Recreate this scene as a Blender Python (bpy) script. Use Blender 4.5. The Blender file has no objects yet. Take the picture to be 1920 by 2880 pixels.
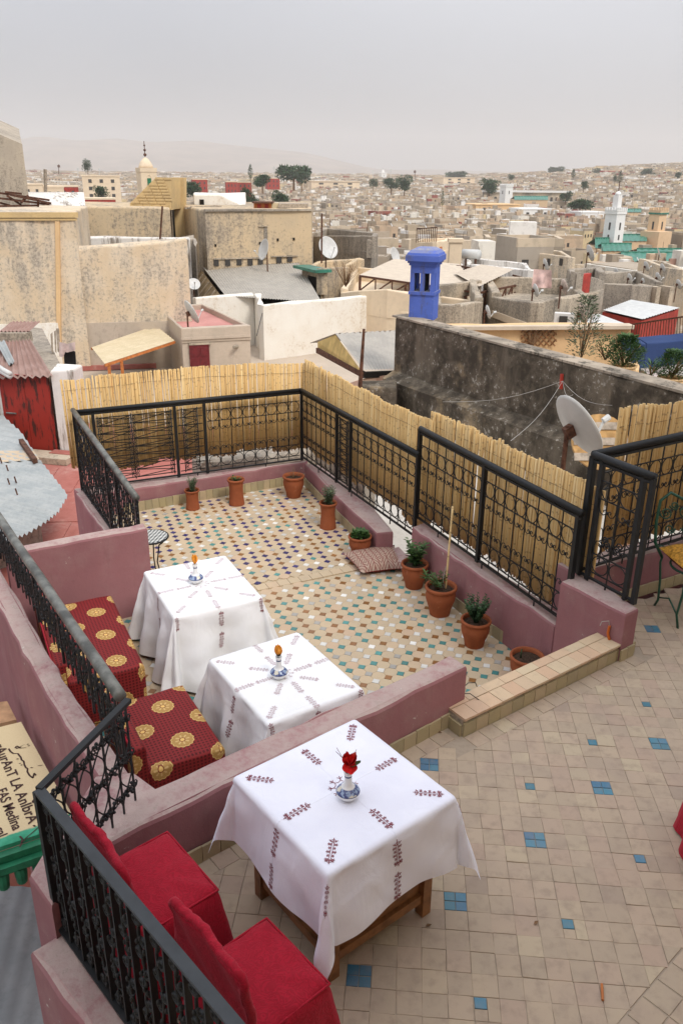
import bpy, math, random
from mathutils import Vector as V, Matrix, noise as mn
R = math.radians
random.seed(7)
sc = bpy.context.scene
COL = sc.collection

# ------------------------------------------------------------------ camera
H = 3.2665                       # eye height above the upper terrace floor
F = 2300.0                       # focal length for a frame 2880 units tall
CM = Matrix(((0.9999459, 0.0104013, 0.0), (0.0039740, -0.3820468, 0.9241344), (0.0096122, -0.9240844, -0.3820675)))
cam = bpy.data.cameras.new('camera')
cam.sensor_fit = 'VERTICAL'; cam.sensor_height = 36.0; cam.lens = 36.0 * F / 2880.0
cam.clip_start = 0.05; cam.clip_end = 30000
camo = bpy.data.objects.new('camera', cam); COL.objects.link(camo)
rt, up, bk = CM @ V((1, 0, 0)), CM @ V((0, -1, 0)), CM @ V((0, 0, -1))
camo.matrix_world = Matrix(((rt.x, up.x, bk.x, 0), (rt.y, up.y, bk.y, 0), (rt.z, up.z, bk.z, H), (0, 0, 0, 1)))
sc.camera = camo

# ------------------------------------------------------------------ world, sun, exposure
SUN_AZ, SUN_EL = R(142), R(48)     # sun behind thin cloud, behind the camera on the right (azimuth from +Y towards +X is positive)
wd = bpy.data.worlds.new('World'); sc.world = wd; wd.use_nodes = True
nt = wd.node_tree; nt.nodes.clear()
out = nt.nodes.new('ShaderNodeOutputWorld'); bg = nt.nodes.new('ShaderNodeBackground')
sky = nt.nodes.new('ShaderNodeTexSky'); sky.sky_type = 'NISHITA'; sky.sun_disc = False
sky.sun_elevation = SUN_EL; sky.sun_rotation = SUN_AZ
sky.air_density = 1.0; sky.dust_density = 6.0; sky.ozone_density = 1.0; sky.altitude = 400
tc = nt.nodes.new('ShaderNodeTexCoord')
cl = nt.nodes.new('ShaderNodeTexNoise'); cl.inputs['Scale'].default_value = 1.0; cl.inputs['Detail'].default_value = 3.0
cl.inputs['Roughness'].default_value = 0.45
mp = nt.nodes.new('ShaderNodeMapping'); mp.inputs['Scale'].default_value = (1, 1, 2.2); mp.inputs['Location'].default_value = (1.0, 2.0, 0.0)
nt.links.new(tc.outputs['Generated'], mp.inputs['Vector']); nt.links.new(mp.outputs[0], cl.inputs['Vector'])
rp = nt.nodes.new('ShaderNodeValToRGB')                         # grey dusty cloud deck, brighter overhead as overcast skies are
rp.color_ramp.elements[0].position = 0.30; rp.color_ramp.elements[0].color = (4.1, 4.35, 4.9, 1)
rp.color_ramp.elements[1].position = 0.72; rp.color_ramp.elements[1].color = (6.7, 6.85, 7.3, 1)
nt.links.new(cl.outputs['Fac'], rp.inputs['Fac'])
sz = nt.nodes.new('ShaderNodeSeparateXYZ'); nt.links.new(tc.outputs['Generated'], sz.inputs[0])
mr = nt.nodes.new('ShaderNodeMapRange'); nt.links.new(sz.outputs[2], mr.inputs[0])
mr.inputs[1].default_value = 0.0; mr.inputs[2].default_value = 1.0; mr.inputs[3].default_value = 0.465; mr.inputs[4].default_value = 2.22
vm = nt.nodes.new('ShaderNodeVectorMath'); vm.operation = 'SCALE'; nt.links.new(rp.outputs[0], vm.inputs[0]); nt.links.new(mr.outputs[0], vm.inputs['Scale'])
mx = nt.nodes.new('ShaderNodeMix'); mx.data_type = 'RGBA'; mx.inputs[0].default_value = 0.90
nt.links.new(sky.outputs[0], mx.inputs[6]); nt.links.new(vm.outputs[0], mx.inputs[7])
bg.inputs['Strength'].default_value = 0.10
nt.links.new(mx.outputs[2], bg.inputs['Color']); nt.links.new(bg.outputs[0], out.inputs['Surface'])

sun = bpy.data.lights.new('sun', 'SUN'); sun.energy = 1.5; sun.angle = R(16); sun.color = (1.0, 0.95, 0.88)
suno = bpy.data.objects.new('sun', sun); COL.objects.link(suno)
sdir = V((math.sin(SUN_AZ) * math.cos(SUN_EL), math.cos(SUN_AZ) * math.cos(SUN_EL), math.sin(SUN_EL)))
suno.rotation_euler = sdir.to_track_quat('Z', 'Y').to_euler()
suno.location = (0, 0, 60)

vs = sc.view_settings
vs.view_transform = 'Standard'; vs.look = 'None'; vs.gamma = 1.0; vs.exposure = 0.64; vs.use_curve_mapping = False
sc.cycles.use_denoising = True
sc.cycles.max_bounces = 7; sc.cycles.diffuse_bounces = 3; sc.cycles.glossy_bounces = 2
sc.cycles.transmission_bounces = 4; sc.cycles.transparent_max_bounces = 8; sc.cycles.volume_bounces = 1
sc.cycles.caustics_reflective = False; sc.cycles.caustics_refractive = False

# ------------------------------------------------------------------ pixel helpers (photo 1920x2880) used to lay the place out in metres
def ray(x, y): return CM @ V(((x - 960) / F, (y - 1440) / F, 1.0))
def W(x, y, z=0.0):
    d = ray(x, y); t = (z - H) / d.z; return V((d.x * t, d.y * t, z))
def WY(x, y, Y):
    d = ray(x, y); t = Y / d.y; return V((d.x * t, Y, H + d.z * t))
def OW(x, y, A, B):                                            # ray meets the vertical plane through plan points A, B
    d = ray(x, y); e = (B - A); nx, ny = e.y, -e.x
    t = (A.x * nx + A.y * ny) / (d.x * nx + d.y * ny); return V((d.x * t, d.y * t, H + d.z * t))
def PX(p):
    c = CM.transposed() @ (V(p) - V((0, 0, H)))
    return (960 + F * c.x / c.z, 1440 + F * c.y / c.z) if c.z > 0.01 else (-1e5, -1e5)

# ------------------------------------------------------------------ mesh and object helpers
WM = {}
class MB:
    def __init__(s): s.v = []; s.f = []; s.uv = None
    def add(s, vs, fs):
        o = len(s.v); s.v += [tuple(v) for v in vs]; s.f += [tuple(i + o for i in f) for f in fs]; return s
    def box(s, c, d, rz=0.0, taper=1.0):
        c = V(c); x, y, z = d[0] / 2, d[1] / 2, d[2] / 2; ca, sa = math.cos(rz), math.sin(rz)
        P = []
        for k, zz in ((1, -z), (taper, z)):
            for a, b in ((-x, -y), (x, -y), (x, y), (-x, y)):
                a *= k; b *= k; P.append((c.x + a * ca - b * sa, c.y + a * sa + b * ca, c.z + zz))
        return s.add(P, [(3, 2, 1, 0), (4, 5, 6, 7), (0, 1, 5, 4), (1, 2, 6, 5), (2, 3, 7, 6), (3, 0, 4, 7)])
    def bar(s, a, b, w, h, upv=(0, 0, 1)):                      # rectangular bar between two points
        a, b = V(a), V(b); d = (b - a).normalized(); u = V(upv)
        if abs(d.dot(u)) > .98: u = V((0, 1, 0))
        r = d.cross(u).normalized() * w / 2; u2 = r.cross(d).normalized() * h / 2
        P = [p + i * r + j * u2 for p in (a, b) for i, j in ((-1, -1), (1, -1), (1, 1), (-1, 1))]
        return s.add(P, [(0, 1, 2, 3), (7, 6, 5, 4), (0, 4, 5, 1), (1, 5, 6, 2), (2, 6, 7, 3), (3, 7, 4, 0)])
    def tube(s, path, r, n=6, close=False, caps=True):
        path = [V(p) for p in path]; m = len(path); rr = r if hasattr(r, '__len__') else [r] * m
        P = []; prev = None
        for i, p in enumerate(path):
            if close: t = path[(i + 1) % m] - path[i - 1]
            else: t = path[min(i + 1, m - 1)] - path[max(i - 1, 0)]
            t = t.normalized() if t.length > 1e-9 else V((0, 0, 1))
            if prev is None:
                u = t.orthogonal().normalized()
            else:
                u = (prev - t * prev.dot(t)); u = u.normalized() if u.length > 1e-6 else t.orthogonal().normalized()
            prev = u; w = t.cross(u)
            for k in range(n):
                a = 2 * math.pi * k / n; P.append(p + (u * math.cos(a) + w * math.sin(a)) * rr[i])
        Fs = []
        for i in range(m if close else m - 1):
            j = (i + 1) % m
            for k in range(n): l = (k + 1) % n; Fs.append((i * n + k, i * n + l, j * n + l, j * n + k))
        if caps and not close: Fs += [tuple(range(n - 1, -1, -1)), tuple((m - 1) * n + k for k in range(n))]
        return s.add(P, Fs)
    def lathe(s, prof, c=(0, 0, 0), n=20, caps=(True, False)):
        c = V(c); P = []; Fs = []; m = len(prof)
        for r, z in prof:
            for k in range(n): a = 2 * math.pi * k / n; P.append((c.x + r * math.cos(a), c.y + r * math.sin(a), c.z + z))
        for i in range(m - 1):
            for k in range(n): l = (k + 1) % n; Fs.append((i * n + k, i * n + l, (i + 1) * n + l, (i + 1) * n + k))
        if caps[0]: Fs.append(tuple(range(n - 1, -1, -1)))
        if caps[1]: Fs.append(tuple((m - 1) * n + k for k in range(n)))
        return s.add(P, Fs)
    def prism(s, poly, z0, z1):                                 # plan polygon (ccw), flat top and bottom; z may be per-vertex lists
        m = len(poly); zs0 = z0 if hasattr(z0, '__len__') else [z0] * m; zs1 = z1 if hasattr(z1, '__len__') else [z1] * m
        P = [(p[0], p[1], a) for p, a in zip(poly, zs0)] + [(p[0], p[1], a) for p, a in zip(poly, zs1)]
        return s.add(P, [tuple(range(m - 1, -1, -1)), tuple(range(m, 2 * m))] + [(i, (i + 1) % m, m + (i + 1) % m, m + i) for i in range(m)])
    def mesh(s, name, mat=None, smooth=False):
        me = bpy.data.meshes.new(name); me.from_pydata(s.v, [], s.f)
        if mat:
            for m_ in (mat if isinstance(mat, (list, tuple)) else [mat]): me.materials.append(m_)
        if smooth: me.polygons.foreach_set('use_smooth', [True] * len(me.polygons))
        if s.uv:
            l = me.uv_layers.new(name='UVMap')
            l.data.foreach_set('uv', [c for lp in me.loops for c in s.uv[lp.vertex_index]])
        me.update(); return me
    def build(s, name, mat, parent=None, smooth=False, mw=None): return link(name, s.mesh(name, mat, smooth), parent, mw)

def link(name, me, parent=None, mw=None):
    o = bpy.data.objects.new(name, me); COL.objects.link(o)
    mw = mw or Matrix(); o.matrix_basis = mw; WM[o.name] = mw.copy()
    if parent is not None:
        o.parent = parent; o.matrix_parent_inverse = WM[parent.name].inverted()
    return o
def empty(name, loc):
    return link(name, None, None, Matrix.Translation(V(loc)))
def tag(o, label=None, cat=None, group=None, kind=None):
    for k, v in (('label', label), ('category', cat), ('group', group), ('kind', kind)):
        if v: o[k] = v
    return o
def thing(name, loc, label, cat, group=None): return tag(empty(name, loc), label, cat, group)
def TR(loc, rz=0.0, s=1.0):
    m = Matrix.Translation(V(loc)) @ Matrix.Rotation(rz, 4, 'Z')
    return m @ (Matrix.Scale(s, 4) if not hasattr(s, '__len__') else Matrix.Diagonal((*s, 1)))
def lerp(a, b, t): return a + (b - a) * t
def off(A, B, d):                                              # shift plan segment A-B to its right-hand side by d
    e = (B - A); e.z = 0; e.normalize(); n = V((e.y, -e.x, 0)); return A + n * d, B + n * d
def clip(poly, a, n):                                          # keep the part of a plan polygon with (p-a).n >= 0
    o = []
    for i in range(len(poly)):
        p, q = poly[i], poly[(i + 1) % len(poly)]
        dp = (p[0] - a[0]) * n[0] + (p[1] - a[1]) * n[1]; dq = (q[0] - a[0]) * n[0] + (q[1] - a[1]) * n[1]
        if dp >= 0: o.append(p)
        if (dp >= 0) != (dq >= 0):
            t = dp / (dp - dq); o.append((p[0] + (q[0] - p[0]) * t, p[1] + (q[1] - p[1]) * t))
    return o
def area(p): return abs(sum(p[i][0] * p[(i + 1) % len(p)][1] - p[(i + 1) % len(p)][0] * p[i][1] for i in range(len(p)))) / 2
def inside(p, poly):
    c = False
    for i in range(len(poly)):
        a, b = poly[i], poly[i - 1]
        if (a[1] > p[1]) != (b[1] > p[1]) and p[0] < (b[0] - a[0]) * (p[1] - a[1]) / (b[1] - a[1]) + a[0]: c = not c
    return c

# ------------------------------------------------------------------ procedural materials
class G:
    def __init__(s, name, rough=.85, spec=.3):
        s.m = bpy.data.materials.new(name); s.m.use_nodes = True; s.t = s.m.node_tree; s.b = s.t.nodes['Principled BSDF']
        s.b.inputs['Roughness'].default_value = rough; s.b.inputs['Specular IOR Level'].default_value = spec
        s._pos = None
    def n(s, typ, **k):
        x = s.t.nodes.new(typ)
        for a, v in k.items(): setattr(x, a, v)
        return x
    def put(s, sock, v):
        if isinstance(v, bpy.types.NodeSocket): s.t.links.new(v, sock)
        else: sock.default_value = (*v, 1) if hasattr(v, '__len__') and len(v) == 3 and sock.type == 'RGBA' else v
    @property
    def pos(s):
        if not s._pos: s._pos = s.n('ShaderNodeNewGeometry')
        return s._pos.outputs['Position']
    @property
    def nz(s): s.pos; return s.sep(s._pos.outputs['Normal'])[2]
    @property
    def obj(s): return s.n('ShaderNodeTexCoord').outputs['Object']
    @property
    def uv(s): return s.n('ShaderNodeTexCoord').outputs['UV']
    @property
    def rnd(s):                                                # one random value per object and per loose piece of a joined mesh
        s.pos; a = s.n('ShaderNodeObjectInfo').outputs['Random']; return s.fr(s.M('ADD', a, s._pos.outputs['Random Per Island']))
    def M(s, op, a, b=None, c=None):
        x = s.n('ShaderNodeMath', operation=op); s.put(x.inputs[0], a)
        if b is not None: s.put(x.inputs[1], b)
        if c is not None: s.put(x.inputs[2], c)
        return x.outputs[0]
    def fr(s, a): return s.M('FRACT', a)
    def mul(s, a, b): return s.M('MULTIPLY', a, b)
    def addm(s, a, b): return s.M('ADD', a, b)
    def sub(s, a, b): return s.M('SUBTRACT', a, b)
    def step(s, v, lo, hi):                                    # smooth 0..1 between lo and hi
        x = s.n('ShaderNodeMapRange', interpolation_type='SMOOTHSTEP'); s.put(x.inputs[0], v)
        x.inputs[1].default_value = lo; x.inputs[2].default_value = hi; return x.outputs[0]
    def sep(s, v): x = s.n('ShaderNodeSeparateXYZ'); s.put(x.inputs[0], v); return x.outputs
    def comb(s, a, b, c=0.0):
        x = s.n('ShaderNodeCombineXYZ'); s.put(x.inputs[0], a); s.put(x.inputs[1], b); s.put(x.inputs[2], c); return x.outputs[0]
    def sc(s, v, k): x = s.n('ShaderNodeMapping'); s.put(x.inputs[0], v); x.inputs['Scale'].default_value = k; return x.outputs[0]
    def noise(s, scale, vec=None, det=4.0, rough=.55, dist=0.0):
        x = s.n('ShaderNodeTexNoise'); s.put(x.inputs['Vector'], vec if vec is not None else s.pos)
        x.inputs['Scale'].default_value = scale; x.inputs['Detail'].default_value = det; x.inputs['Roughness'].default_value = rough
        x.inputs['Distortion'].default_value = dist; return x.outputs['Fac']
    def vor(s, scale, vec=None, feature='F1'):
        x = s.n('ShaderNodeTexVoronoi', feature=feature); s.put(x.inputs['Vector'], vec if vec is not None else s.pos)
        x.inputs['Scale'].default_value = scale; return x.outputs['Distance']
    def mix(s, f, a, b, mode='MIX'):
        x = s.n('ShaderNodeMix', data_type='RGBA', blend_type=mode); s.put(x.inputs[0], f); s.put(x.inputs[6], a); s.put(x.inputs[7], b); return x.outputs[2]
    def ramp(s, f, stops, const=False):
        x = s.n('ShaderNodeValToRGB'); e = x.color_ramp.elements
        if const: x.color_ramp.interpolation = 'CONSTANT'
        while len(e) < len(stops): e.new(.5)
        for i, (p, c) in enumerate(stops): e[i].position = p; e[i].color = (*c, 1)
        s.put(x.inputs[0], f); return x.outputs[0]
    def bump(s, h, d=.01, strength=.6):
        x = s.n('ShaderNodeBump'); x.inputs['Strength'].default_value = strength; x.inputs['Distance'].default_value = d
        s.put(x.inputs['Height'], h); s.t.links.new(x.outputs[0], s.b.inputs['Normal'])
    def col(s, c): s.put(s.b.inputs['Base Color'], c); return s
    def done(s): return s.m

def plaster(name, c1, c2, stain=None, st=(.52, .68), dust=None, speck=None, sp=(.60, .66), scale=1.0, streak=.35, bumpd=.006, rough=.92):
    g = G(name, rough, .15)
    a = g.noise(1.1 * scale, det=5); b = g.noise(9 * scale, det=4, rough=.65); c = g.noise(38 * scale, det=3, rough=.7)
    col = g.mix(g.step(a, .32, .68), c1, c2)
    col = g.mix(g.mul(g.step(b, .42, .75), .35), col, tuple(x * .72 for x in c1))
    if stain:
        v = g.sc(g.pos, (1, 1, streak)); q = g.addm(g.mul(g.noise(1.7 * scale, v, 6, .62), .62), g.mul(g.noise(11 * scale, v, 4, .7), .38))
        col = g.mix(g.step(q, *st), col, stain)
    if speck:
        col = g.mix(g.mul(g.step(g.addm(g.mul(c, .3), g.mul(b, .7)), *sp), .8), col, speck)
    if dust:
        col = g.mix(g.mul(g.step(g.nz, .5, .9), g.step(g.addm(g.mul(b, .4), g.mul(a, .6)), .25, .62)), col, dust)
    g.col(col); g.bump(g.addm(g.mul(b, .6), g.mul(c, .4)), bumpd, .7); return g.done()

def plain(name, c, rough=.7, spec=.3, metal=0.0, var=.0, vs_=20):
    g = G(name, rough, spec); g.b.inputs['Metallic'].default_value = metal
    if var:
        n_ = g.noise(vs_, det=4); g.col(g.mix(g.step(n_, .3, .7), tuple(x * (1 - var) for x in c), tuple(min(1, x * (1 + var)) for x in c)))
    else: g.col(c)
    return g.done()

def limewash():
    g = G('purple limewash', .9, .18); p = g.pos; L = g.noise(.9, det=5); m = g.noise(3.5, det=6, rough=.62); sv = g.noise(7, g.sc(p, (1, 1, .18)), 5, .65); f1 = g.noise(16, det=6, rough=.75); f2 = g.noise(70, det=3, rough=.7)
    col = g.mix(g.step(L, .35, .65), (.32, .146, .152), (.262, .120, .128)); col = g.mix(g.mul(g.step(m, .45, .68), .5), col, (.33, .19, .185)); col = g.mix(g.mul(g.step(sv, .55, .72), .35), col, (.20, .095, .098))
    top = g.step(g.nz, .45, .9); dust = g.mul(top, g.step(g.addm(g.mul(m, .55), g.mul(f1, .45)), .30, .56)); col = g.mix(g.mul(dust, .9), col, (.43, .335, .30)); col = g.mix(g.mul(g.mul(top, g.step(f1, .55, .66)), .6), col, (.30, .235, .205))
    chip = g.step(g.addm(g.mul(f1, .6), g.mul(m, .4)), .622, .645); col = g.mix(g.mul(chip, .8), col, (.56, .49, .44)); col = g.mix(g.mul(g.step(f2, .6, .72), .3), col, (.17, .10, .095)); g.col(col); g.bump(g.addm(g.addm(g.mul(m, .8), g.mul(f1, .5)), g.mul(f2, .15)), .010, .75); return g.done()
PURPLE = limewash()
def weathered(name, c1, c2, grey, dark, white, k=1.0, amt=(.44, .62), streak=.16, peel=(.60, .66), bumpd=.03):
    g = G(name, .93, .12); p = g.pos; sv = g.sc(p, (1, 1, streak)); L = g.noise(.22 * k, det=4); m = g.noise(.9 * k, det=6, rough=.62); s1 = g.noise(2.6 * k, sv, 6, .68); f1 = g.noise(9 * k, det=5, rough=.75); f2 = g.noise(26 * k, det=3, rough=.7)
    col = g.mix(g.step(m, .36, .64), c1, c2)
    q = g.addm(g.addm(g.mul(L, .42), g.mul(s1, .30)), g.addm(g.mul(m, .12), g.mul(f1, .16)))
    col = g.mix(g.mul(g.step(q, *amt), .85), col, grey); col = g.mix(g.mul(g.step(g.addm(g.mul(q, .6), g.mul(f1, .4)), amt[1] - .09, amt[1] + .02), .75), col, dark)
    col = g.mix(g.mul(g.step(g.addm(g.mul(m, .5), g.mul(f1, .5)), *peel), .7), col, white); col = g.mix(g.mul(g.step(f2, .56, .72), .22), col, dark)
    g.col(col); g.bump(g.addm(g.mul(f1, .7), g.mul(f2, .3)), bumpd, .8); return g.done()
BEIGE = weathered('weathered beige render', (.63, .50, .345), (.69, .575, .43), (.44, .385, .315), (.23, .20, .165), (.74, .67, .57), 1.0, (.46, .58))
BEIGE2 = weathered('stained ochre render', (.62, .475, .30), (.56, .44, .29), (.38, .32, .25), (.17, .14, .11), (.66, .54, .38), .8, (.45, .57), .10)
GREYB = weathered('grey pebbled render', (.40, .345, .275), (.47, .40, .31), (.30, .26, .215), (.15, .13, .105), (.58, .52, .44), 1.3, (.40, .56), .25)
WHITE = weathered('peeling whitewash', (.80, .765, .69), (.77, .72, .635), (.66, .565, .44), (.52, .43, .33), (.60, .50, .38), 1.2, (.50, .62), .5, (.57, .62), .02)
WHITE2 = plaster('stained whitewash', (.78, .75, .70), (.7, .66, .6), stain=(.25, .21, .17), st=(.50, .60), scale=.7, streak=.15, bumpd=.02)
def mould():
    g = G('mould-black render', .95, .1); a = g.noise(.55, det=6, rough=.6); b = g.noise(3.2, det=6, rough=.68); c = g.noise(13, det=5, rough=.7); st = g.noise(1.1, g.sc(g.pos, (1, 1, .25)), 5, .6); z = g.sep(g.pos)[2]
    col = g.mix(g.step(b, .38, .64), (.060, .049, .037), (.14, .115, .085)); col = g.mix(g.mul(g.step(st, .50, .66), .75), col, (.19, .155, .115))
    col = g.mix(g.mul(g.step(a, .56, .66), .8), col, (.36, .27, .165)); col = g.mix(g.mul(g.step(g.addm(g.mul(c, .6), g.mul(b, .4)), .562, .61), .68), col, (.42, .39, .34)); g.col(col); g.bump(g.addm(b, c), .02, .6); return g.done()
DARK = mould()
OCHRE = plaster('ochre limewash', (.72, .49, .26), (.66, .44, .24), stain=(.5, .33, .19), st=(.6, .75), scale=.7, bumpd=.008)
PINKB = plaster('pinkish grey render', (.52, .43, .34), (.46, .385, .305), stain=(.35, .29, .23), st=(.56, .7), scale=.8, bumpd=.012)
ROSEF = plaster('faded rose roof screed', (.55, .27, .235), (.47, .215, .19), stain=(.6, .38, .32), st=(.55, .75), scale=.7, bumpd=.004)
REDF = plaster('red oxide roof screed', (.36, .12, .095), (.42, .165, .135), stain=(.46, .25, .21), st=(.52, .72), scale=.8, bumpd=.004)
BLUE = plaster('blue limewash', (.10, .16, .52), (.08, .13, .43), stain=(.10, .12, .26), st=(.50, .60), dust=(.30, .30, .33), speck=(.20, .25, .55), sp=(.6, .68), scale=1.6, streak=.25, bumpd=.012)
NAVY = plaster('navy paint', (.028, .05, .125), (.035, .06, .15), scale=1.5, bumpd=.004)
CREAM = plaster('cream limewash', (.76, .62, .44), (.7, .56, .4), stain=(.55, .44, .32), st=(.6, .75), scale=.5, bumpd=.01)
YBRICK = plaster('yellow brick', (.62, .45, .22), (.52, .38, .2), stain=(.33, .26, .16), st=(.55, .7), scale=1.2, bumpd=.02)
CEMENT = weathered('old cement', (.47, .385, .285), (.55, .46, .345), (.35, .30, .235), (.16, .135, .105), (.62, .53, .42), 1.4, (.42, .56), .14, bumpd=.015)
MORTAR = plaster('floor mortar', (.33, .265, .20), (.385, .315, .24), scale=4, bumpd=.003)
IRON = plain('black painted iron', (.010, .011, .012), .5, .35)
IRON2 = plain('worn grey green pipe', (.13, .13, .115), .5, .5, .2, .5, 9)
RUST = plain('rusty iron', (.11, .05, .03), .8, .3, .2, .4, 12)
SOIL = plain('dry potting soil', (.055, .035, .024), .95, .1, 0, .5, 60)
DARKH = plain('opening shade', (.02, .017, .014), .9, .1)  # near-black colour standing in for the shade inside openings
WINDK = plain('shaded window', (.05, .045, .04), .6, .4)  # dark colour on solid panels, in place of shade inside the windows
WOOD = plain('brown varnished wood', (.23, .105, .04), .5, .4, 0, .3, 14)
GREYW = plain('weathered board', (.36, .30, .235), .85, .2, 0, .3, 10)
DISHM = plain('dish paint', (.55, .54, .51), .45, .4, 0, .08, 6)
GREENP = plain('green paint', (.015, .16, .075), .5, .4, 0, .3, 8)
GREENI = plain('dark green iron', (.010, .075, .045), .4, .5)
ORANGE = plain('orange painted wood', (.50, .17, .05), .6, .3, 0, .2, 8)
GTILE = plain('green glazed roof tiles', (.035, .17, .115), .45, .5, 0, .3, 2)
MARO = plain('maroon door paint', (.13, .012, .016), .5, .4, 0, .2, 8)
REDP = plain('red paint', (.34, .035, .022), .6, .3, 0, .3, 3)
CABLE = plain('cable', (.03, .03, .03), .6, .3)
CABLEW = plain('pale cable', (.36, .34, .31), .6, .3)

def reedmat():
    g = G('split cane', .6, .35); o = g.sep(g.obj); r = g.rnd
    nd = g.step(g.M('ABSOLUTE', g.sub(g.fr(g.addm(g.mul(o[2], 4.2), r)), .5)), .455, .49)
    st = g.noise(3.0, g.sc(g.pos, (60, 60, 1.2)), 3)
    c = g.ramp(r, [(0, (.60, .38, .145)), (.3, (.70, .475, .20)), (.65, (.65, .43, .175)), (.85, (.75, .56, .28)), (1, (.52, .33, .13))])
    c = g.mix(g.mul(g.step(st, .5, .75), .5), c, (.33, .21, .09)); c = g.mix(g.mul(nd, .55), c, (.26, .16, .07))
    g.col(c); return g.done()
REED = reedmat()

def tilemat(name, stops, rough, spec, wear=.3, bumpd=.0015):
    g = G(name, rough, spec); r = g.rnd; n1 = g.noise(14, det=5, rough=.65); n2 = g.noise(3.2, det=3)
    c = g.ramp(r, stops); c = g.mix(g.mul(g.step(n1, .45, .72), wear), c, (.27, .205, .155)); c = g.mix(g.mul(g.step(n2, .45, .7), wear * .6), c, (.33, .25, .2))
    g.col(c); g.bump(n1, bumpd, .5); return g.done()
TILE = tilemat('unglazed terracotta beige tile', [(0, (.425, .33, .235)), (.25, (.40, .315, .228)), (.5, (.445, .345, .25)), (.7, (.415, .305, .228)), (.88, (.47, .38, .262)), (1, (.35, .27, .205))], .72, .25, .52)
TILEL = tilemat('pale terrace octagon tile', [(0, (.52, .41, .27)), (.4, (.49, .385, .26)), (.75, (.545, .425, .28)), (1, (.53, .385, .26))], .6, .3, .12)
TILES = tilemat('greenish glazed skirting', [(0, (.36, .30, .165)), (.4, (.42, .34, .195)), (.7, (.30, .26, .15)), (1, (.46, .36, .22))], .45, .45, .3)
TILEP = tilemat('pinkish ledge tile', [(0, (.56, .37, .24)), (.4, (.60, .42, .27)), (.7, (.58, .46, .30)), (1, (.52, .33, .22))], .6, .3, .18)
TBLUE = tilemat('turquoise glaze', [(0, (.055, .19, .28)), (.4, (.055, .145, .24)), (.7, (.06, .21, .29)), (1, (.05, .155, .20))], .35, .5, .3)
def glaze(name, c): return tilemat(name, [(0, c), (.5, tuple(x * .75 for x in c)), (1, tuple(min(.9, x * 1.2) for x in c))], .28, .5, .1)
GZ = {'w': glaze('white glaze', (.72, .71, .66)), 't': glaze('teal glaze', (.07, .25, .235)), 'b': glaze('brown glaze', (.27, .12, .035)),
      'u': glaze('cobalt glaze', (.035, .03, .14)), 'g': glaze('pale grey glaze', (.42, .40, .36))}

def corr(name, c1, c2, c3=None):                                # weathered sheet metal / fibre cement
    g = G(name, .6, .4); a = g.noise(2.5, det=5); b = g.noise(16, det=4, rough=.7)
    c = g.mix(g.step(a, .35, .65), c1, c2); c = g.mix(g.mul(g.step(b, .45, .7), .4), c, c3 or tuple(x * .6 for x in c1)); g.col(c); return g.done()
ZINC = corr('blue grey zinc sheet', (.30, .32, .315), (.37, .38, .365), (.22, .235, .24))
TINB = corr('rusty brown sheet', (.27, .155, .12), (.34, .215, .175), (.2, .11, .08))
FIBRE = corr('grey fibre cement sheet', (.34, .31, .265), (.40, .365, .31), (.27, .245, .205))
TANR = corr('tan sheet', (.52, .43, .33), (.58, .49, .375), (.45, .37, .28))
YELR = corr('pale yellow sheet', (.55, .455, .29), (.61, .51, .34), (.48, .38, .23))
PALER = corr('pale metal sheet', (.52, .52, .5), (.6, .6, .57), (.42, .42, .41))

def redvelvet():
    g = G('red jacquard cover', .75, .2); g.b.inputs['Sheen Weight'].default_value = .25; g.b.inputs['Sheen Tint'].default_value = (1, .25, .3, 1)
    v = g.noise(16, det=2, dist=1.8); w = g.M('ABSOLUTE', g.sub(g.fr(g.mul(v, 6)), .5)); k = g.step(w, .16, .30)
    g.col(g.mix(k, (.37, .006, .022), (.30, .0045, .017))); g.bump(g.addm(g.mul(k, .3), g.mul(g.noise(7), 1.5)), .006, .5); return g.done()
RED = redvelvet()

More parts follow.
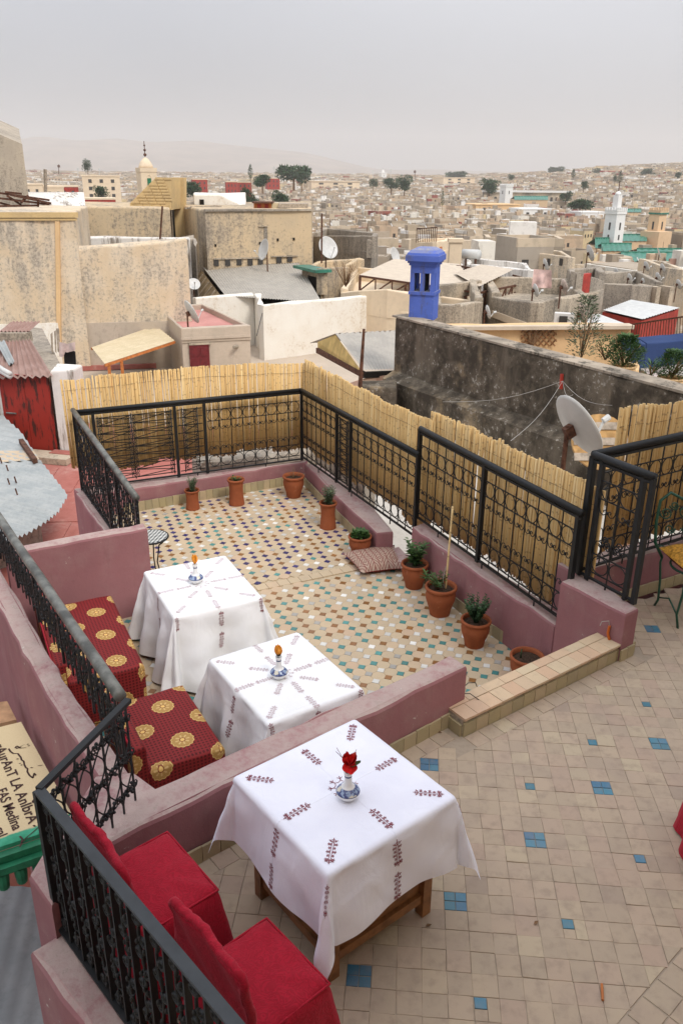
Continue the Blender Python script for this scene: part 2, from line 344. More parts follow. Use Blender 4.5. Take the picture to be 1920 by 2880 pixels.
def brocade():                                                  # red check with gold medallions, laid out in fabric metres (UV)
    g = G('red brocade with gold medallions', .7, .25); u, v, _ = g.sep(g.uv)
    cw, ch = .403, .2015
    row = g.M('FLOOR', g.mul(v, 1 / ch)); sh = g.mul(g.M('MODULO', g.M('ABSOLUTE', row), 2.0), .5)
    x = g.mul(g.sub(g.fr(g.addm(g.mul(u, 1 / cw), sh)), .5), cw / 1.28); y = g.mul(g.sub(g.fr(g.mul(v, 1 / ch)), .5), ch / 1.28)
    r = g.M('SQRT', g.addm(g.mul(x, x), g.mul(y, y))); th = g.M('ARCTAN2', y, x)
    lob = g.M('ABSOLUTE', g.M('COSINE', g.mul(th, 7.0))); rim = g.addm(.055, g.mul(lob, .006))
    med = g.step(g.sub(rim, r), -.0006, .0006)
    pet = g.M('COSINE', g.mul(th, 8.0)); ringp = g.mul(g.step(pet, .1, .5), g.mul(g.step(r, .014, .018), g.step(r, .040, .034)))
    vein = g.step(g.M('ABSOLUTE', g.M('COSINE', g.mul(th, 12.0))), .25, .05)
    core = g.step(r, .0115, .010); halo = g.mul(g.step(r, .017, .015), g.step(r, .0115, .013))
    gold = g.mix(g.mul(ringp, .75), (.40, .235, .07), (.62, .44, .19)); gold = g.mix(g.mul(vein, g.mul(g.step(r, .03, .036), .7)), gold, (.23, .11, .03))
    gold = g.mix(g.step(g.M('ABSOLUTE', g.sub(r, g.sub(rim, .004))), .0022, .0008), gold, (.66, .46, .18))
    gold = g.mix(halo, gold, (.17, .02, .015)); gold = g.mix(core, gold, (.68, .44, .14))
    cx = g.step(g.M('ABSOLUTE', g.sub(g.fr(g.mul(u, 40)), .5)), .22, .34); cy = g.step(g.M('ABSOLUTE', g.sub(g.fr(g.mul(v, 40)), .5)), .22, .34)
    base = g.mix(g.M('MAXIMUM', cx, cy), (.075, .005, .006), (.205, .016, .016))
    g.col(g.mix(med, base, gold)); g.bump(med, .0015, .4); return g.done()
BROC = brocade()
CLOTH = None
def clothmat(name, c1, c2):
    g = G(name, .8, .2); n1 = g.noise(5, det=3); g.col(g.mix(g.step(n1, .35, .7), c1, c2)); g.b.inputs['Sheen Weight'].default_value = .1
    wv = g.noise(420, det=1); wr = g.noise(9, g.sc(g.pos, (1, 1, .5)), 4, .5, 1.2); o = g.sep(g.obj); cr = g.addm(g.step(g.M('ABSOLUTE', g.sub(g.fr(g.addm(g.mul(o[0], 2.6), .5)), .5)), .02, .0), g.step(g.M('ABSOLUTE', g.sub(g.fr(g.addm(g.mul(o[1], 2.6), .5)), .5)), .02, .0)); g.bump(g.addm(g.addm(g.mul(wv, .08), wr), g.mul(cr, .35)), .007, .65); return g.done()
CLOTH = clothmat('shade tinted white cotton', (.77, .77, .86), (.815, .815, .89))  # violet cast of the shade mixed into the white of the cloth
CLOTH2 = clothmat('white washed cotton cloth', (.80, .80, .81), (.76, .755, .75))
EMB = plain('maroon embroidery', (.22, .045, .06), .8, .2, 0, .3, 300)
EMBF = plain('faded maroon embroidery', (.52, .40, .42), .8, .2, 0, .2, 200)
POT = plaster('terracotta', (.31, .092, .038), (.25, .072, .03), stain=(.45, .20, .11), st=(.6, .75), scale=7, bumpd=.003, rough=.75)
def leafmat(name, c, t=.25):
    g = G(name, .55, .35); r = g.rnd; g.col(g.ramp(r, [(0, tuple(x * .6 for x in c)), (.5, c), (1, tuple(min(1, x * 1.5) for x in c))]))
    g.b.inputs['Transmission Weight'].default_value = 0.0; return g.done()
LEAF = leafmat('green leaves', (.055, .115, .03)); LEAF2 = leafmat('grey green leaves', (.11, .14, .075)); LEAF3 = leafmat('dark leaves', (.035, .075, .028))
DRYT = plain('dry twigs', (.20, .115, .06), .9, .2, 0, .3, 30)

# ------------------------------------------------------------------ terraces: floors, walls, ledge
ZF = -.55                                                       # lower terrace floor
def jitter_poly(poly, step=.14, amp=.004, seed=1):
    rn = random.Random(seed); o = []
    for i in range(len(poly)):
        a, b = V(poly[i][:2]), V(poly[(i + 1) % len(poly)][:2]); k = max(1, int((b - a).length / step))
        for j in range(k):
            p = a.lerp(b, j / k); o.append((p.x + rn.uniform(-amp, amp), p.y + rn.uniform(-amp, amp)))
    return o
def wall(name, poly, z0, z1, mat, parent=None, bev=.024, seed=1, amp=.008, ztop=None, step=.14):
    a2 = sum(poly[i][0] * poly[(i + 1) % len(poly)][1] - poly[(i + 1) % len(poly)][0] * poly[i][1] for i in range(len(poly)))
    if a2 < 0: poly = poly[::-1]
    pj = jitter_poly(poly, step, amp, seed); m = len(pj); rn = random.Random(seed + 5)
    zt = [(ztop(p) if ztop else z1) + rn.uniform(-amp, amp) for p in pj]
    P = []; rings = ((z0, 0), (None, -bev * 1.0), (None, 0))
    cen = None
    def inset(i, d):
        p, q, r = V(pj[i - 1]), V(pj[i]), V(pj[(i + 1) % m]); e = (r - p)
        if e.length < 1e-6: return q
        e.normalize(); return q + V((-e.y, e.x)) * d
    for i in range(m): P.append((*pj[i], z0))
    for i in range(m): P.append((*pj[i], zt[i] - bev))
    for i in range(m): q = inset(i, bev * .35); P.append((q.x, q.y, zt[i] - bev * .3))
    for i in range(m): q = inset(i, bev); P.append((q.x, q.y, zt[i]))
    Fs = [tuple(range(3 * m, 4 * m))]
    for k in range(3): Fs += [(k * m + i, k * m + (i + 1) % m, (k + 1) * m + (i + 1) % m, (k + 1) * m + i) for i in range(m)]
    b = MB(); b.add(P, Fs); return b.build(name, mat, parent)

def v2(x, y): return V((x, y, 0))
FA, FB = v2(-1.05, 2.92), v2(.80, 4.41)                         # divider, upper side
LP0, LP1 = v2(.777, 4.207), v2(2.179, 5.219)                    # ledge, upper side
RL0, RL1 = v2(-1.20, 2.60), v2(.10, 1.21)                       # front rail line
BL, BR = v2(-3.09, 9.11), v2(-.53, 10.27)                       # back rail line
LN = v2(-1.87, 6.95)                                            # left rail near end
R1E = v2(.76, 7.72); R2A, R2B = v2(.77, 7.78), v2(1.79, 5.62)
BC = v2(1.84, 5.70); BF = v2(2.12, 5.22); RR = v2(4.2, 7.12)    # block rail corner, its front end, right rail far end

# --- upper floor
UPOLY = [(-1.24, 2.62), (.30, .95), (.9, .3), (4.6, .3), (4.6, 7.2), (1.95, 5.72), (2.0, 5.35), (.85, 4.36), (.72, 4.44), (-1.0, 3.0)]
ufl = MB().prism(UPOLY, -.25, .0035).build('terrace_floor', MORTAR)
tag(ufl, 'upper terrace floor of beige square tiles with turquoise insets', kind='structure')
def tile_mb(poly, t=.0075, ch=.0018, base=-.008, mb=None, z=0.0):
    if sum(poly[i][0] * poly[(i + 1) % len(poly)][1] - poly[(i + 1) % len(poly)][0] * poly[i][1] for i in range(len(poly))) < 0: poly = poly[::-1]
    m = len(poly); cx = sum(p[0] for p in poly) / m; cy = sum(p[1] for p in poly) / m
    rad = max(math.hypot(p[0] - cx, p[1] - cy) for p in poly); k = max(.2, 1 - ch / rad); b = mb or MB()
    P = [(*p, z + base) for p in poly] + [(*p, z + t - ch) for p in poly] + [(cx + (p[0] - cx) * k, cy + (p[1] - cy) * k, z + t) for p in poly]
    Fs = [tuple(range(2 * m, 3 * m))] + [(r * m + i, r * m + (i + 1) % m, (r + 1) * m + (i + 1) % m, (r + 1) * m + i) for r in (0, 1) for i in range(m)]
    b.add(P, Fs); return b
TS = .11; TO = V((1.0447, 3.3549)); CA, RA = V((.99687, -.07903)), V((-.07903, -.99687))
rt_ = random.Random(3)
def sq(h, j=0.0): return [(-h + rt_.uniform(-j, j), -h + rt_.uniform(-j, j)), (h + rt_.uniform(-j, j), -h + rt_.uniform(-j, j)), (h + rt_.uniform(-j, j), h + rt_.uniform(-j, j)), (-h + rt_.uniform(-j, j), h + rt_.uniform(-j, j))]
TV = [tile_mb(sq(.0545, .0022)).mesh('tile', TILE) for _ in range(10)]
TB4 = tile_mb(sq(.0262, .0008)).mesh('blue_tile', TBLUE)
ang = math.atan2(CA.y, CA.x)
nL = (V((LP1.x - LP0.x, LP1.y - LP0.y))).normalized(); nLn = V((nL.y, -nL.x))          # towards the upper floor
nD = (V((FB.x - FA.x, FB.y - FA.y))).normalized(); nDn = V((nD.y, -nD.x))
dg0, dg1 = W(1920, 2662, 0), W(1735, 2880, 0); dgd = V((dg1.x - dg0.x, dg1.y - dg0.y)).normalized(); dgn = V((dgd.y, -dgd.x))
if dgn.dot(V((1.0, 3.3)) - V(dg0[:2])) < 0: dgn = -dgn                                # main field side
BLK = {(-5, -5), (-4, 4), (0, 0), (4, -4), (8, -8), (-8, 8), (-9, -1), (12, -12), (11, -21)}
SGL = {(0, -4): (1, 1), (4, -8): (1, 1), (8, -12): (1, 1), (-3, 9): (-1, -1), (1, 5): (-1, -1), (5, 1): (-1, -1)}
FLOORVIS = [(1150, 2010), (1290, 2230), (1325, 2420), (1330, 2600), (1010, 2760), (1010, 2880), (1920, 2880), (1920, 1660), (1800, 1690), (1790, 1850), (1310, 2100)]
cand = []; stuff = MB()
for i in range(-22, 30):
    for j in range(-36, 27):
        c = TO + CA * (i * TS) + RA * (j * TS)
        if not inside(c, UPOLY): continue
        poly = [(c.x + (CA.x * a + RA.x * b) * .0545, c.y + (CA.y * a + RA.y * b) * .0545) for a, b in ((-1, 1), (1, 1), (1, -1), (-1, -1))]
        al = (c - V(LP0[:2])).dot(nL); q = clip(poly, V(dg0[:2]), dgn)
        if al > -.12 and al < 1.80: q = clip(q, V(LP0[:2]) + nLn * .124, nLn)
        if al < .06: q = clip(q, V(FA[:2]) + nDn * .124, nDn)
        if len(q) < 3 or area(q) < .0006: continue
        full = area(q) > .0108
        if (i, j) in BLK and full:
            for a in (-1, 1):
                for b in (-1, 1):
                    p = c + CA * (a * .0272) + RA * (b * .0272)
                    link('blue_tile', TB4, ufl, TR((p.x, p.y, rt_.uniform(-.001, .001)), ang + rt_.uniform(-.03, .03)))
            continue
        if (i, j) in SGL and full:
            a, b = SGL[(i, j)]
            p = c + CA * (a * .0266) + RA * (b * .0266)
            link('blue_tile', TB4, ufl, TR((p.x, p.y, .001), ang))
            for l in ([(-.0545 * a, -.0545), (-.0015 * a, -.0545), (-.0015 * a, .0545), (-.0545 * a, .0545)], [(0, -.0545 * b), (.0545 * a, -.0545 * b), (.0545 * a, -.002 * b), (0, -.002 * b)]):
                tile_mb([(c.x + CA.x * x + RA.x * y, c.y + CA.y * x + RA.y * y) for x, y in l], mb=stuff)
            continue
        if full: cand.append((c, PX((c.x, c.y, 0))))
        else: tile_mb(q, mb=stuff, z=rt_.uniform(-.001, .001))
cand.sort(key=lambda k: (0 if inside(k[1], FLOORVIS) else 1, k[0].length))
for n_, (c, p) in enumerate(cand):
    if n_ < 300:
        m_ = TR((c.x, c.y, rt_.uniform(-.0018, .0012)), ang + rt_.uniform(-.02, .02) + rt_.choice((0, 1, 2, 3)) * math.pi / 2) @ Matrix.Rotation(rt_.uniform(-.008, .008), 4, 'X')
        link('tile', rt_.choice(TV), ufl, m_)
    else:
        z_ = rt_.uniform(-.0018, .0012)
        tile_mb([(c.x + CA.x * x + RA.x * y, c.y + CA.y * x + RA.y * y) for x, y in [(x, -y) for x, y in sq(.0545, .002)]], mb=stuff, z=z_)
# diagonal field, bottom right
for i in range(-14, 14):
    for j in range(0, 16):
        c = V(dg0[:2]) + dgd * ((i + .5) * .125) - dgn * ((j + .5) * .125 + .004)
        if inside(c, UPOLY): tile_mb([(c.x + dgd.x * x + dgn.x * y, c.y + dgd.y * x + dgn.y * y) for x, y in (sq(.0595, .002) if dgd.x * dgn.y - dgd.y * dgn.x > 0 else sq(.0595, .002)[::-1])], mb=stuff)
# border courses along divider and ledge
for A, d, n_, L in ((V(FA[:2]), nD, nDn, 2.18), (V(LP0[:2]), nL, nLn, 1.75)):
    for k in range(int(L / .121)):
        c = A + d * (.06 + k * .121) + n_ * .064
        tile_mb([(c.x + d.x * x + n_.x * y, c.y + d.y * x + n_.y * y) for x, y in sq(.0582, .002)[::-1]], mb=stuff, z=rt_.uniform(-.001, .001))
tag(stuff.build('tile_field', TILE, ufl), kind='stuff')

# --- lower floor
LPOLY = [(-3.0, 8.95), (-.47, 10.3), (.0, 9.0), (.45, 8.0), (.75, 7.72), (1.28, 6.62), (1.78, 5.82), (1.98, 5.5), (.75, 4.47), (-1.0, 3.2), (-1.65, 4.3), (-2.85, 6.15), (-1.75, 6.78), (-2.2, 7.6)]
lfl = MB().prism(LPOLY, ZF - .2, ZF - .006).build('lower_terrace_floor', plain('pale grout', (.47, .38, .26), .9, .1, 0, .1, 30))
tag(lfl, 'lower terrace floor of pale octagon tiles with small glazed squares', kind='structure')
LA = V((.878, .479)); LB = V((.479, -.878)); LQ = .1175; LO = V((-.278, 6.920))
S0, S1 = W(735, 1652, ZF), W(985, 1600, ZF); sd = V((S1.x - S0.x, S1.y - S0.y)).normalized(); sn = V((-sd.y, sd.x))   # strip; sn points to the far part
sh = LQ / 2 - .0008; dd = .0385
OCT = [(sh, -sh + dd), (sh, sh - dd), (sh - dd, sh), (-sh + dd, sh), (-sh, sh - dd), (-sh, -sh + dd), (-sh + dd, -sh), (sh - dd, -sh)]
SQD = [(dd - .001, 0), (0, dd - .001), (-dd + .001, 0), (0, -dd + .001)]
OM = tile_mb(OCT, .004, .0012).mesh('octagon_tile', TILEL)
SM = {k: tile_mb(SQD, .005, .001).mesh('glazed_tile', m) for k, m in GZ.items()}
oc, sqs = [], []; SB = {k: MB() for k in GZ}; OB = MB()
TABLEMASK = [(360, 1740), (400, 1600), (630, 1560), (745, 1670), (770, 1800), (835, 1775), (1025, 1930), (1000, 2000), (300, 2300), (0, 2300), (0, 1600)]
def rot2(p, a): return (p[0] * math.cos(a) - p[1] * math.sin(a), p[0] * math.sin(a) + p[1] * math.cos(a))
for part in (0, 1):
    ra = (0, -.14)[part]; A_, B_ = V(rot2(LA, ra)), V(rot2(LB, ra)); O_ = LO if part == 0 else V((S0.x, S0.y)) + sn * .1
    aa = math.atan2(A_.y, A_.x)
    for i in range(-45, 46):
        for j in range(-45, 46):
            for kind in (0, 1):
                c = O_ + A_ * ((i + .5 * kind) * LQ) + B_ * ((j + .5 * kind) * LQ)
                sdist = (c - V((S0.x, S0.y))).dot(sn)
                if part == 0 and sdist > -.098 or part == 1 and sdist < .098: continue
                if not inside(c, LPOLY): continue
                p = PX((c.x, c.y, ZF)); vis = -10 < p[0] < 1930 and not inside(p, TABLEMASK)
                (oc if kind else sqs).append((0 if vis else 1, c.length, c, aa, part))
for lst in (oc, sqs): lst.sort(key=lambda k: k[:2])
for n_, (vis, d_, c, aa, part) in enumerate(oc):
    if n_ < 300: link('octagon_tile', OM, lfl, TR((c.x, c.y, ZF + rt_.uniform(-.0008, .0008)), aa))
    else: tile_mb([(c.x + rot2(q, aa)[0], c.y + rot2(q, aa)[1]) for q in OCT], .004, .0012, mb=OB, z=ZF)
for n_, (vis, d_, c, aa, part) in enumerate(sqs):
    u_ = rt_.random()
    k = ('w' if u_ < .33 else 't' if u_ < .61 else 'b' if u_ < .87 else 'g') if part == 0 else ('u' if u_ < .40 else 'w' if u_ < .66 else 'b' if u_ < .85 else 't' if u_ < .95 else 'g')
    if n_ < 300: link('glazed_tile', SM[k], lfl, TR((c.x, c.y, ZF + .001 + rt_.uniform(0, .001)), aa + rt_.uniform(-.05, .05)))
    else: tile_mb([(c.x + rot2(q, aa)[0], c.y + rot2(q, aa)[1]) for q in SQD], .005, .001, mb=SB[k], z=ZF)
tag(OB.build('octagon_field', TILEL, lfl), kind='stuff')
for k in SB: tag(SB[k].build('glazed_field', GZ[k], lfl), kind='stuff')
STM = tile_mb([(-.057, -.056), (.057, -.056), (.057, .056), (-.057, .056)], .007, .002).mesh('strip_tile', TILEL)
for k in range(-20, 20):
    c = V((S0.x, S0.y)) + sd * (k * .118)
    if inside(c, LPOLY): link('strip_tile', STM, lfl, TR((c.x, c.y, ZF), math.atan2(sd.y, sd.x)))

# --- walls of the terraces
def skirting(A, B, z0, h, parent, w=.1, mat=TILES, seed=0):     # tiles on the right-hand side of A->B
    rn = random.Random(seed); L = (B - A).length; d = (B - A).normalized(); n_ = V((d.y, -d.x, 0)); k = max(1, round(L / w)); w = L / k; a = math.atan2(d.y, d.x)
    me = MB().box((0, 0, 0), (w - .004, .014, h)).mesh('skirting_tile', mat)
    for i in range(k):
        p = A + d * ((i + .5) * w) + n_ * (.007 + rn.uniform(0, .002)); link('skirting_tile', me, parent, TR((p.x, p.y, z0 + h / 2 + rn.uniform(-.004, .002)), a))
nB = v2(-nDn.x, -nDn.y)
dv = wall('divider_wall', [(-1.37, 2.71), (-1.20, 2.56), (-1.05, 2.92), (FB.x, FB.y), (FB.x + nB.x * .15, FB.y + nB.y * .15), (-.93, 3.29), (-1.07, 3.40), (-1.25, 3.36)], -3.2, .40, PURPLE, seed=2)
tag(dv, 'low purple wall between the two terraces, running behind the red chairs', 'wall')
skirting(FA + v2(.02, .0), FB, 0.002, .105, dv, .105, seed=1)
lw = wall('parapet_wall', [(-2.95, 6.24), (-1.67, 4.26), (-1.09, 3.41), (-1.24, 3.38), (-1.80, 4.20), (-3.09, 6.17)], -3.2, .33, PURPLE, seed=3, ztop=lambda p: .30 + .08 * max(0, min(1, (4.3 - p[1]) / 1.0)))
tag(lw, 'long purple parapet carrying the worn pipe handrail, beside the brocade benches', 'wall')
fo0, fo1 = off(RL0, RL1, .14); fi0, fi1 = off(RL0, RL1, -.05)
fw = wall('kerb_wall', [tuple(fo0[:2]), tuple(fo1[:2]), tuple(fi1[:2]), tuple(fi0[:2])], -3.2, .20, PURPLE, seed=4, bev=.03, amp=.006)
tag(fw, 'purple kerb wall under the thick black railing at bottom left', 'wall')
ft = MB()
for k in range(9):
    p = RL0.lerp(RL1, .36 + k * .066) + v2(-.072, -.068)
    link('coping_tile', bpy.data.meshes.get('coping_tile') or MB().box((0, 0, 0), (.118, .115, .02)).mesh('coping_tile', TILEP), fw, TR((p.x, p.y, .205), math.atan2(RL1.y - RL0.y, RL1.x - RL0.x)))
bw0, bw1 = v2(-2.80, 6.17), v2(-1.74, 6.76); bo0, bo1 = off(bw0, bw1, -.135)
bw = wall('bench_wall', [tuple(bw0[:2]), tuple(bw1[:2]), tuple(bo1[:2]), tuple(bo0[:2])], -3.2, .30, PURPLE, seed=5)
tag(bw, 'tall purple wall behind the farther brocade bench', 'wall')
ci0, ci1 = v2(-3.02, 8.93), v2(-.49, 10.26); co0, co1 = off(BL, BR, -.09)
bc = wall('kerb_wall', [tuple(ci0[:2]), tuple(ci1[:2]), tuple((co1 + v2(.1, 0))[:2]), tuple((co0 + v2(-.1, 0))[:2])], -3.2, -.26, PURPLE, seed=6)
tag(bc, 'low purple kerb under the railing at the far end of the lower terrace', 'wall')
skirting(v2(-2.62, 9.11), ci1, ZF, .125, bc, .085, seed=2)
li0, li1 = off(BL, LN, -.07); lo0, lo1 = off(BL, LN, .08)
lc = wall('kerb_wall', [tuple(li0[:2]), tuple(li1[:2]), tuple(lo1[:2]), tuple(lo0[:2])], -3.2, -.27, PURPLE, seed=7)
tag(lc, 'low purple kerb along the left side of the lower terrace', 'wall')
c1 = wall('kerb_wall', [(-.49, 10.2), (-.05, 9.0), (.37, 7.98), (.56, 8.02), (.30, 8.9), (-.30, 10.15)], -3.2, -.26, PURPLE, seed=8, amp=.006)
tag(c1, 'low purple kerb behind the first pots on the right, broken at its near end', 'wall')
skirting(v2(-.49, 10.14), v2(-.05, 9.0), ZF, .12, c1, .09, seed=3); skirting(v2(-.05, 9.0), v2(.30, 8.14), ZF, .12, c1, .09, seed=4)
c1b = wall('broken_kerb', [(.37, 7.95), (.42, 7.75), (.70, 7.62), (.78, 7.80), (.62, 8.05), (.5, 8.0)], -3.2, -.46, PURPLE, seed=9, amp=.014)
tag(c1b, 'broken lower end of the purple kerb beside the patterned cushion', 'wall')
w2 = wall('parapet_wall', [(.72, 7.64), (1.26, 6.52), (1.72, 5.72), (1.93, 5.70), (1.52, 6.50), (.86, 7.78)], -3.2, -.05, PURPLE, seed=10)
tag(w2, 'purple parapet behind the large terracotta pots on the right', 'wall')
skirting(v2(.72, 7.64), v2(1.26, 6.52), ZF, .12, w2, .1, seed=5); skirting(v2(1.26, 6.52), v2(1.74, 5.78), ZF, .12, w2, .1, seed=6)
bq = [W(1577, 1633, .4), W(1759, 1727, .4), W(1797, 1710, .4), W(1640, 1603, .4)]
blk = wall('end_block', [tuple(p[:2]) for p in bq], -.7, .40, PURPLE, seed=11)
tag(blk, 'short purple end block holding the angled railing, at the end of the tiled ledge', 'wall')
rw0, rw1 = v2(bq[3].x - .06, bq[3].y - .02), v2(4.2, 7.02); ro0, ro1 = off(rw0, rw1, -.22)
rw = wall('parapet_wall', [tuple(rw0[:2]), tuple(rw1[:2]), tuple(ro1[:2]), tuple(ro0[:2])], -3.2, .38, PURPLE, seed=12)
tag(rw, 'purple parapet behind the green iron chair at the right edge', 'wall')
skirting(rw0 + v2(.2, .1), rw1, 0.002, .1, rw, .1, seed=8)
bk0, bk1 = v2(bq[1].x, bq[1].y), v2(bq[2].x, bq[2].y)
skirting(bk0, bk1, .002, .10, blk, .08, seed=9)
# ledge
lg = empty('tiled_ledge', (LP0.x, LP0.y, 0)); tag(lg, 'raised step of pinkish tiles between upper and lower terrace', 'step')
n3 = v2(-nLn.x, -nLn.y); LB0, LB1 = LP0 + n3 * .21, LP1 + n3 * .21
d3 = v2(nL.x, nL.y); e0, e1 = LP0 + n3 * .012, LP1 + n3 * .012 - d3 * .1
MB().prism([tuple(e0[:2]), tuple(e1[:2]), tuple((LB1 - d3 * .1)[:2]), tuple(LB0[:2])], -.75, .128).build('core', CEMENT, lg)
skirting(LP0 + n3 * .014 , LP1 + n3 * .014, .002, .10, lg, .11, seed=10); skirting(LB0 + n3 * 0, LP0 + n3 * .014, .002, .09, lg, .1, seed=12)
Lg = (LP1 - LP0).length - .08; la_ = math.atan2(nL.y, nL.x); rn = random.Random(4)
f_ = 15; w_ = Lg / f_
m1 = [MB().box((0, 0, 0), (w_ - .003, .128, .016)).mesh('ledge_tile', TILEP), MB().box((0, 0, 0), (w_ * 1.5 - .003, .075, .016)).mesh('ledge_tile', TILEP)]
for k in range(f_):
    p = LP0 + d3 * ((k + .5) * w_) + n3 * .058; link('ledge_tile', m1[0], lg, TR((p.x, p.y, .136 + rn.uniform(-.0015, .001)), la_ + rn.uniform(-.01, .01)))
for k in range(10):
    p = LP0 + d3 * ((k + .5) * w_ * 1.5) + n3 * .165; link('ledge_tile', m1[1], lg, TR((p.x, p.y, .136 + rn.uniform(-.0015, .001)), la_ + rn.uniform(-.01, .01)))
# loose wires at the cut wall end and the orange conduit
wr = MB(); p0 = v2(FB.x - .02, FB.y + .03)
for k, (dx, dy, dz) in enumerate(((.10, .05, .02), (.12, -.03, -.03), (.09, -.08, -.07))):
    a = V((p0.x, p0.y, .20 - k * .03)); b = a + V((dx, dy, dz)); wr.tube([a, a.lerp(b, .5) + V((0, 0, .025)), b, b + V((.012, 0, -.03))], .003, 5)
tag(wr.build('loose_wires', CABLE), 'black wire ends sticking out of the cut end of the divider wall', 'wire')
cd = thing('conduit', (1.93, 5.08, .14), 'orange conduit stub with bare wires on the tiled ledge', 'conduit')
cp = W(1712, 1799, .144); MB().tube([cp, cp + V((-.015, .01, .05)), cp + V((-.01, .01, .11))], .010, 8).build('tube', plain('orange plastic', (.55, .13, .02), .45), cd)
MB().tube([cp + V((-.01, .01, .10)), cp + V((-.02, .01, .15)), cp + V((-.07, .01, .145)), cp + V((-.08, .01, .11))], .003, 5).build('wire', CABLEW, cd)

# ------------------------------------------------------------------ wrought iron railings
def spiral(c, r, turns, a0, sgn=1, n=12):
    return [(c[0] + r * (1 - .8 * t / n) * math.cos(a0 + sgn * turns * 2 * math.pi * t / n), 0, c[1] + r * (1 - .8 * t / n) * math.sin(a0 + sgn * turns * 2 * math.pi * t / n)) for t in range(n + 1)]
def ring_pts(r, cz, n=14): return [(r * math.cos(2 * math.pi * k / n), 0, cz + r * math.sin(2 * math.pi * k / n)) for k in range(n)]
MODW = .148
RING = MB().tube(ring_pts(.068, 0), .0046, 5, True).mesh('ring', IRON, True)
def scroll_mesh(s):
    b = MB()
    for e in (-1, 1):
        p = [(e * .068, 0, .075 * s), (e * .070, 0, .045 * s), (e * .066, 0, .005 * s), (e * .052, 0, -.028 * s), (e * .030, 0, -.036 * s), (e * .012, 0, -.024 * s), (e * .008, 0, -.004 * s), (e * .020, 0, .008 * s), (e * .031, 0, -.002 * s), (e * .026, 0, -.014 * s)]
        b.tube(p, .0042, 5)
    b.box((0, 0, -.012 * s), (.014, .016, .02)); return b.mesh('scroll', IRON, True)
SCD, SCU = scroll_mesh(1), scroll_mesh(-1)
def basis(A, B, z=0.0):
    d = (B - A).normalized(); n_ = V((-d.y, d.x, 0)); m = Matrix(((d.x, n_.x, 0, A.x), (d.y, n_.y, 0, A.y), (0, 0, 1, z), (0, 0, 0, 1))); return m, d, (B - A).length
def circle_panel(A, B, z0, h, parent, x0=.0, x1=None, off0=0):
    m, d, L = basis(A, B, z0); x1 = x1 if x1 is not None else L
    k = max(1, round((x1 - x0) / MODW)); w = (x1 - x0) / k; s = w / MODW
    BAL = MB().box((0, 0, h / 2), (.008, .008, h - .02)).mesh('baluster', IRON)
    zz = [h * .065 / .93, h * .22 / .93, h * .66 / .93, h * .80 / .93]
    for z_ in zz:
        link('cross_bar', MB().box(((x0 + x1) / 2, 0, z_), (x1 - x0, .008, .009)).mesh('cross_bar', IRON), parent, m.copy())
    for i in range(k):
        xc = x0 + (i + .5) * w
        if i: link('baluster', BAL, parent, m @ Matrix.Translation((x0 + i * w, 0, 0)))
        for z_, me in (((zz[0] + zz[1]) / 2, RING), ((zz[2] + zz[3]) / 2, RING), (zz[2] - .078, SCD), (zz[1] + .078, SCU)):
            link('ring' if me is RING else 'scroll', me, parent, m @ Matrix.Translation((xc, 0, z_)) @ Matrix.Diagonal((s, 1, min(1.05, (zz[1] - zz[0]) / .14) if me is RING else 1, 1)))
def lattice_panel(A, B, z0, h, parent, x0, x1, cols):
    m, d, L = basis(A, B, z0); b = MB(); rows = 8; rh = (h - .12) / rows
    for i in range(rows + 1):
        link('cross_bar', MB().box(((x0 + x1) / 2, 0, .06 + i * rh), (x1 - x0, .009, .010)).mesh('cross_bar', IRON), parent, m.copy())
    cx = [x0 + (x1 - x0) * c for c in cols]
    for a_, c_ in zip(cx[:-1], cx[1:]):
        for i in range(rows):
            z_ = .06 + i * rh
            link('brace', MB().bar((a_, 0, z_), (c_, 0, z_ + rh * (1 if i % 2 else .5)), .008, .008).bar((a_, 0, z_ + rh), (c_, 0, z_ + rh * .5), .008, .008).mesh('brace', IRON), parent, m.copy())
    for j, c_ in enumerate(cx):
        q = MB()
        for i in range(rows * 2):
            z_ = .06 + (i + .5) * rh / 2
            for e in ((-1, 1) if 0 < j < len(cx) - 1 else ((1,) if j == 0 else (-1,))):
                q.tube(spiral((c_ + e * .028, z_), .026, 1.35, math.pi if e > 0 else 0, 1 if i % 2 else -1, 11), .0045, 4)
        q.box((c_, 0, h / 2), (.010, .010, h - .08)); link('scroll_column', q.mesh('scroll_column', IRON, True), parent, m.copy())
def railing(A, B, z0, zt, label, panels, rr=.025, posts=(0, 1), zb1=None, rail_mat=IRON, zt1=None, pw=.032):
    o = empty('railing', (A.x, A.y, z0)); tag(o, label, 'railing'); m, d, L = basis(A, B, z0); zt1 = zt if zt1 is None else zt1
    MB().tube([(A.x, A.y, zt), (B.x, B.y, zt1)], rr, 12).build('handrail', rail_mat, o, True)
    MB().bar((A.x, A.y, zt - rr - .012), (B.x, B.y, zt1 - rr - .012), .03, .02).build('rail_bar', IRON, o)
    z1 = z0 if zb1 is None else zb1
    MB().bar((A.x, A.y, z0 + .012), (B.x, B.y, z1 + .012), .022, .016).build('bottom_bar', IRON, o)
    for t in posts:
        p = A.lerp(B, t); q0, q1 = lerp(z0, z1, t), lerp(zt, zt1, t)
        MB().box((p.x, p.y, (q0 + q1) / 2 - .01), (pw, pw, q1 - q0), math.atan2(d.y, d.x)).build('post', IRON, o)
    for t in (.18, .5, .82):                                      # small feet into the wall
        p = A.lerp(B, t); MB().tube([(p.x, p.y, lerp(z0, z1, t) + .01), (p.x, p.y, lerp(z0, z1, t) - .05)], .007, 5).build('foot', IRON, o)
    return o
L_ = (BR - BL).length
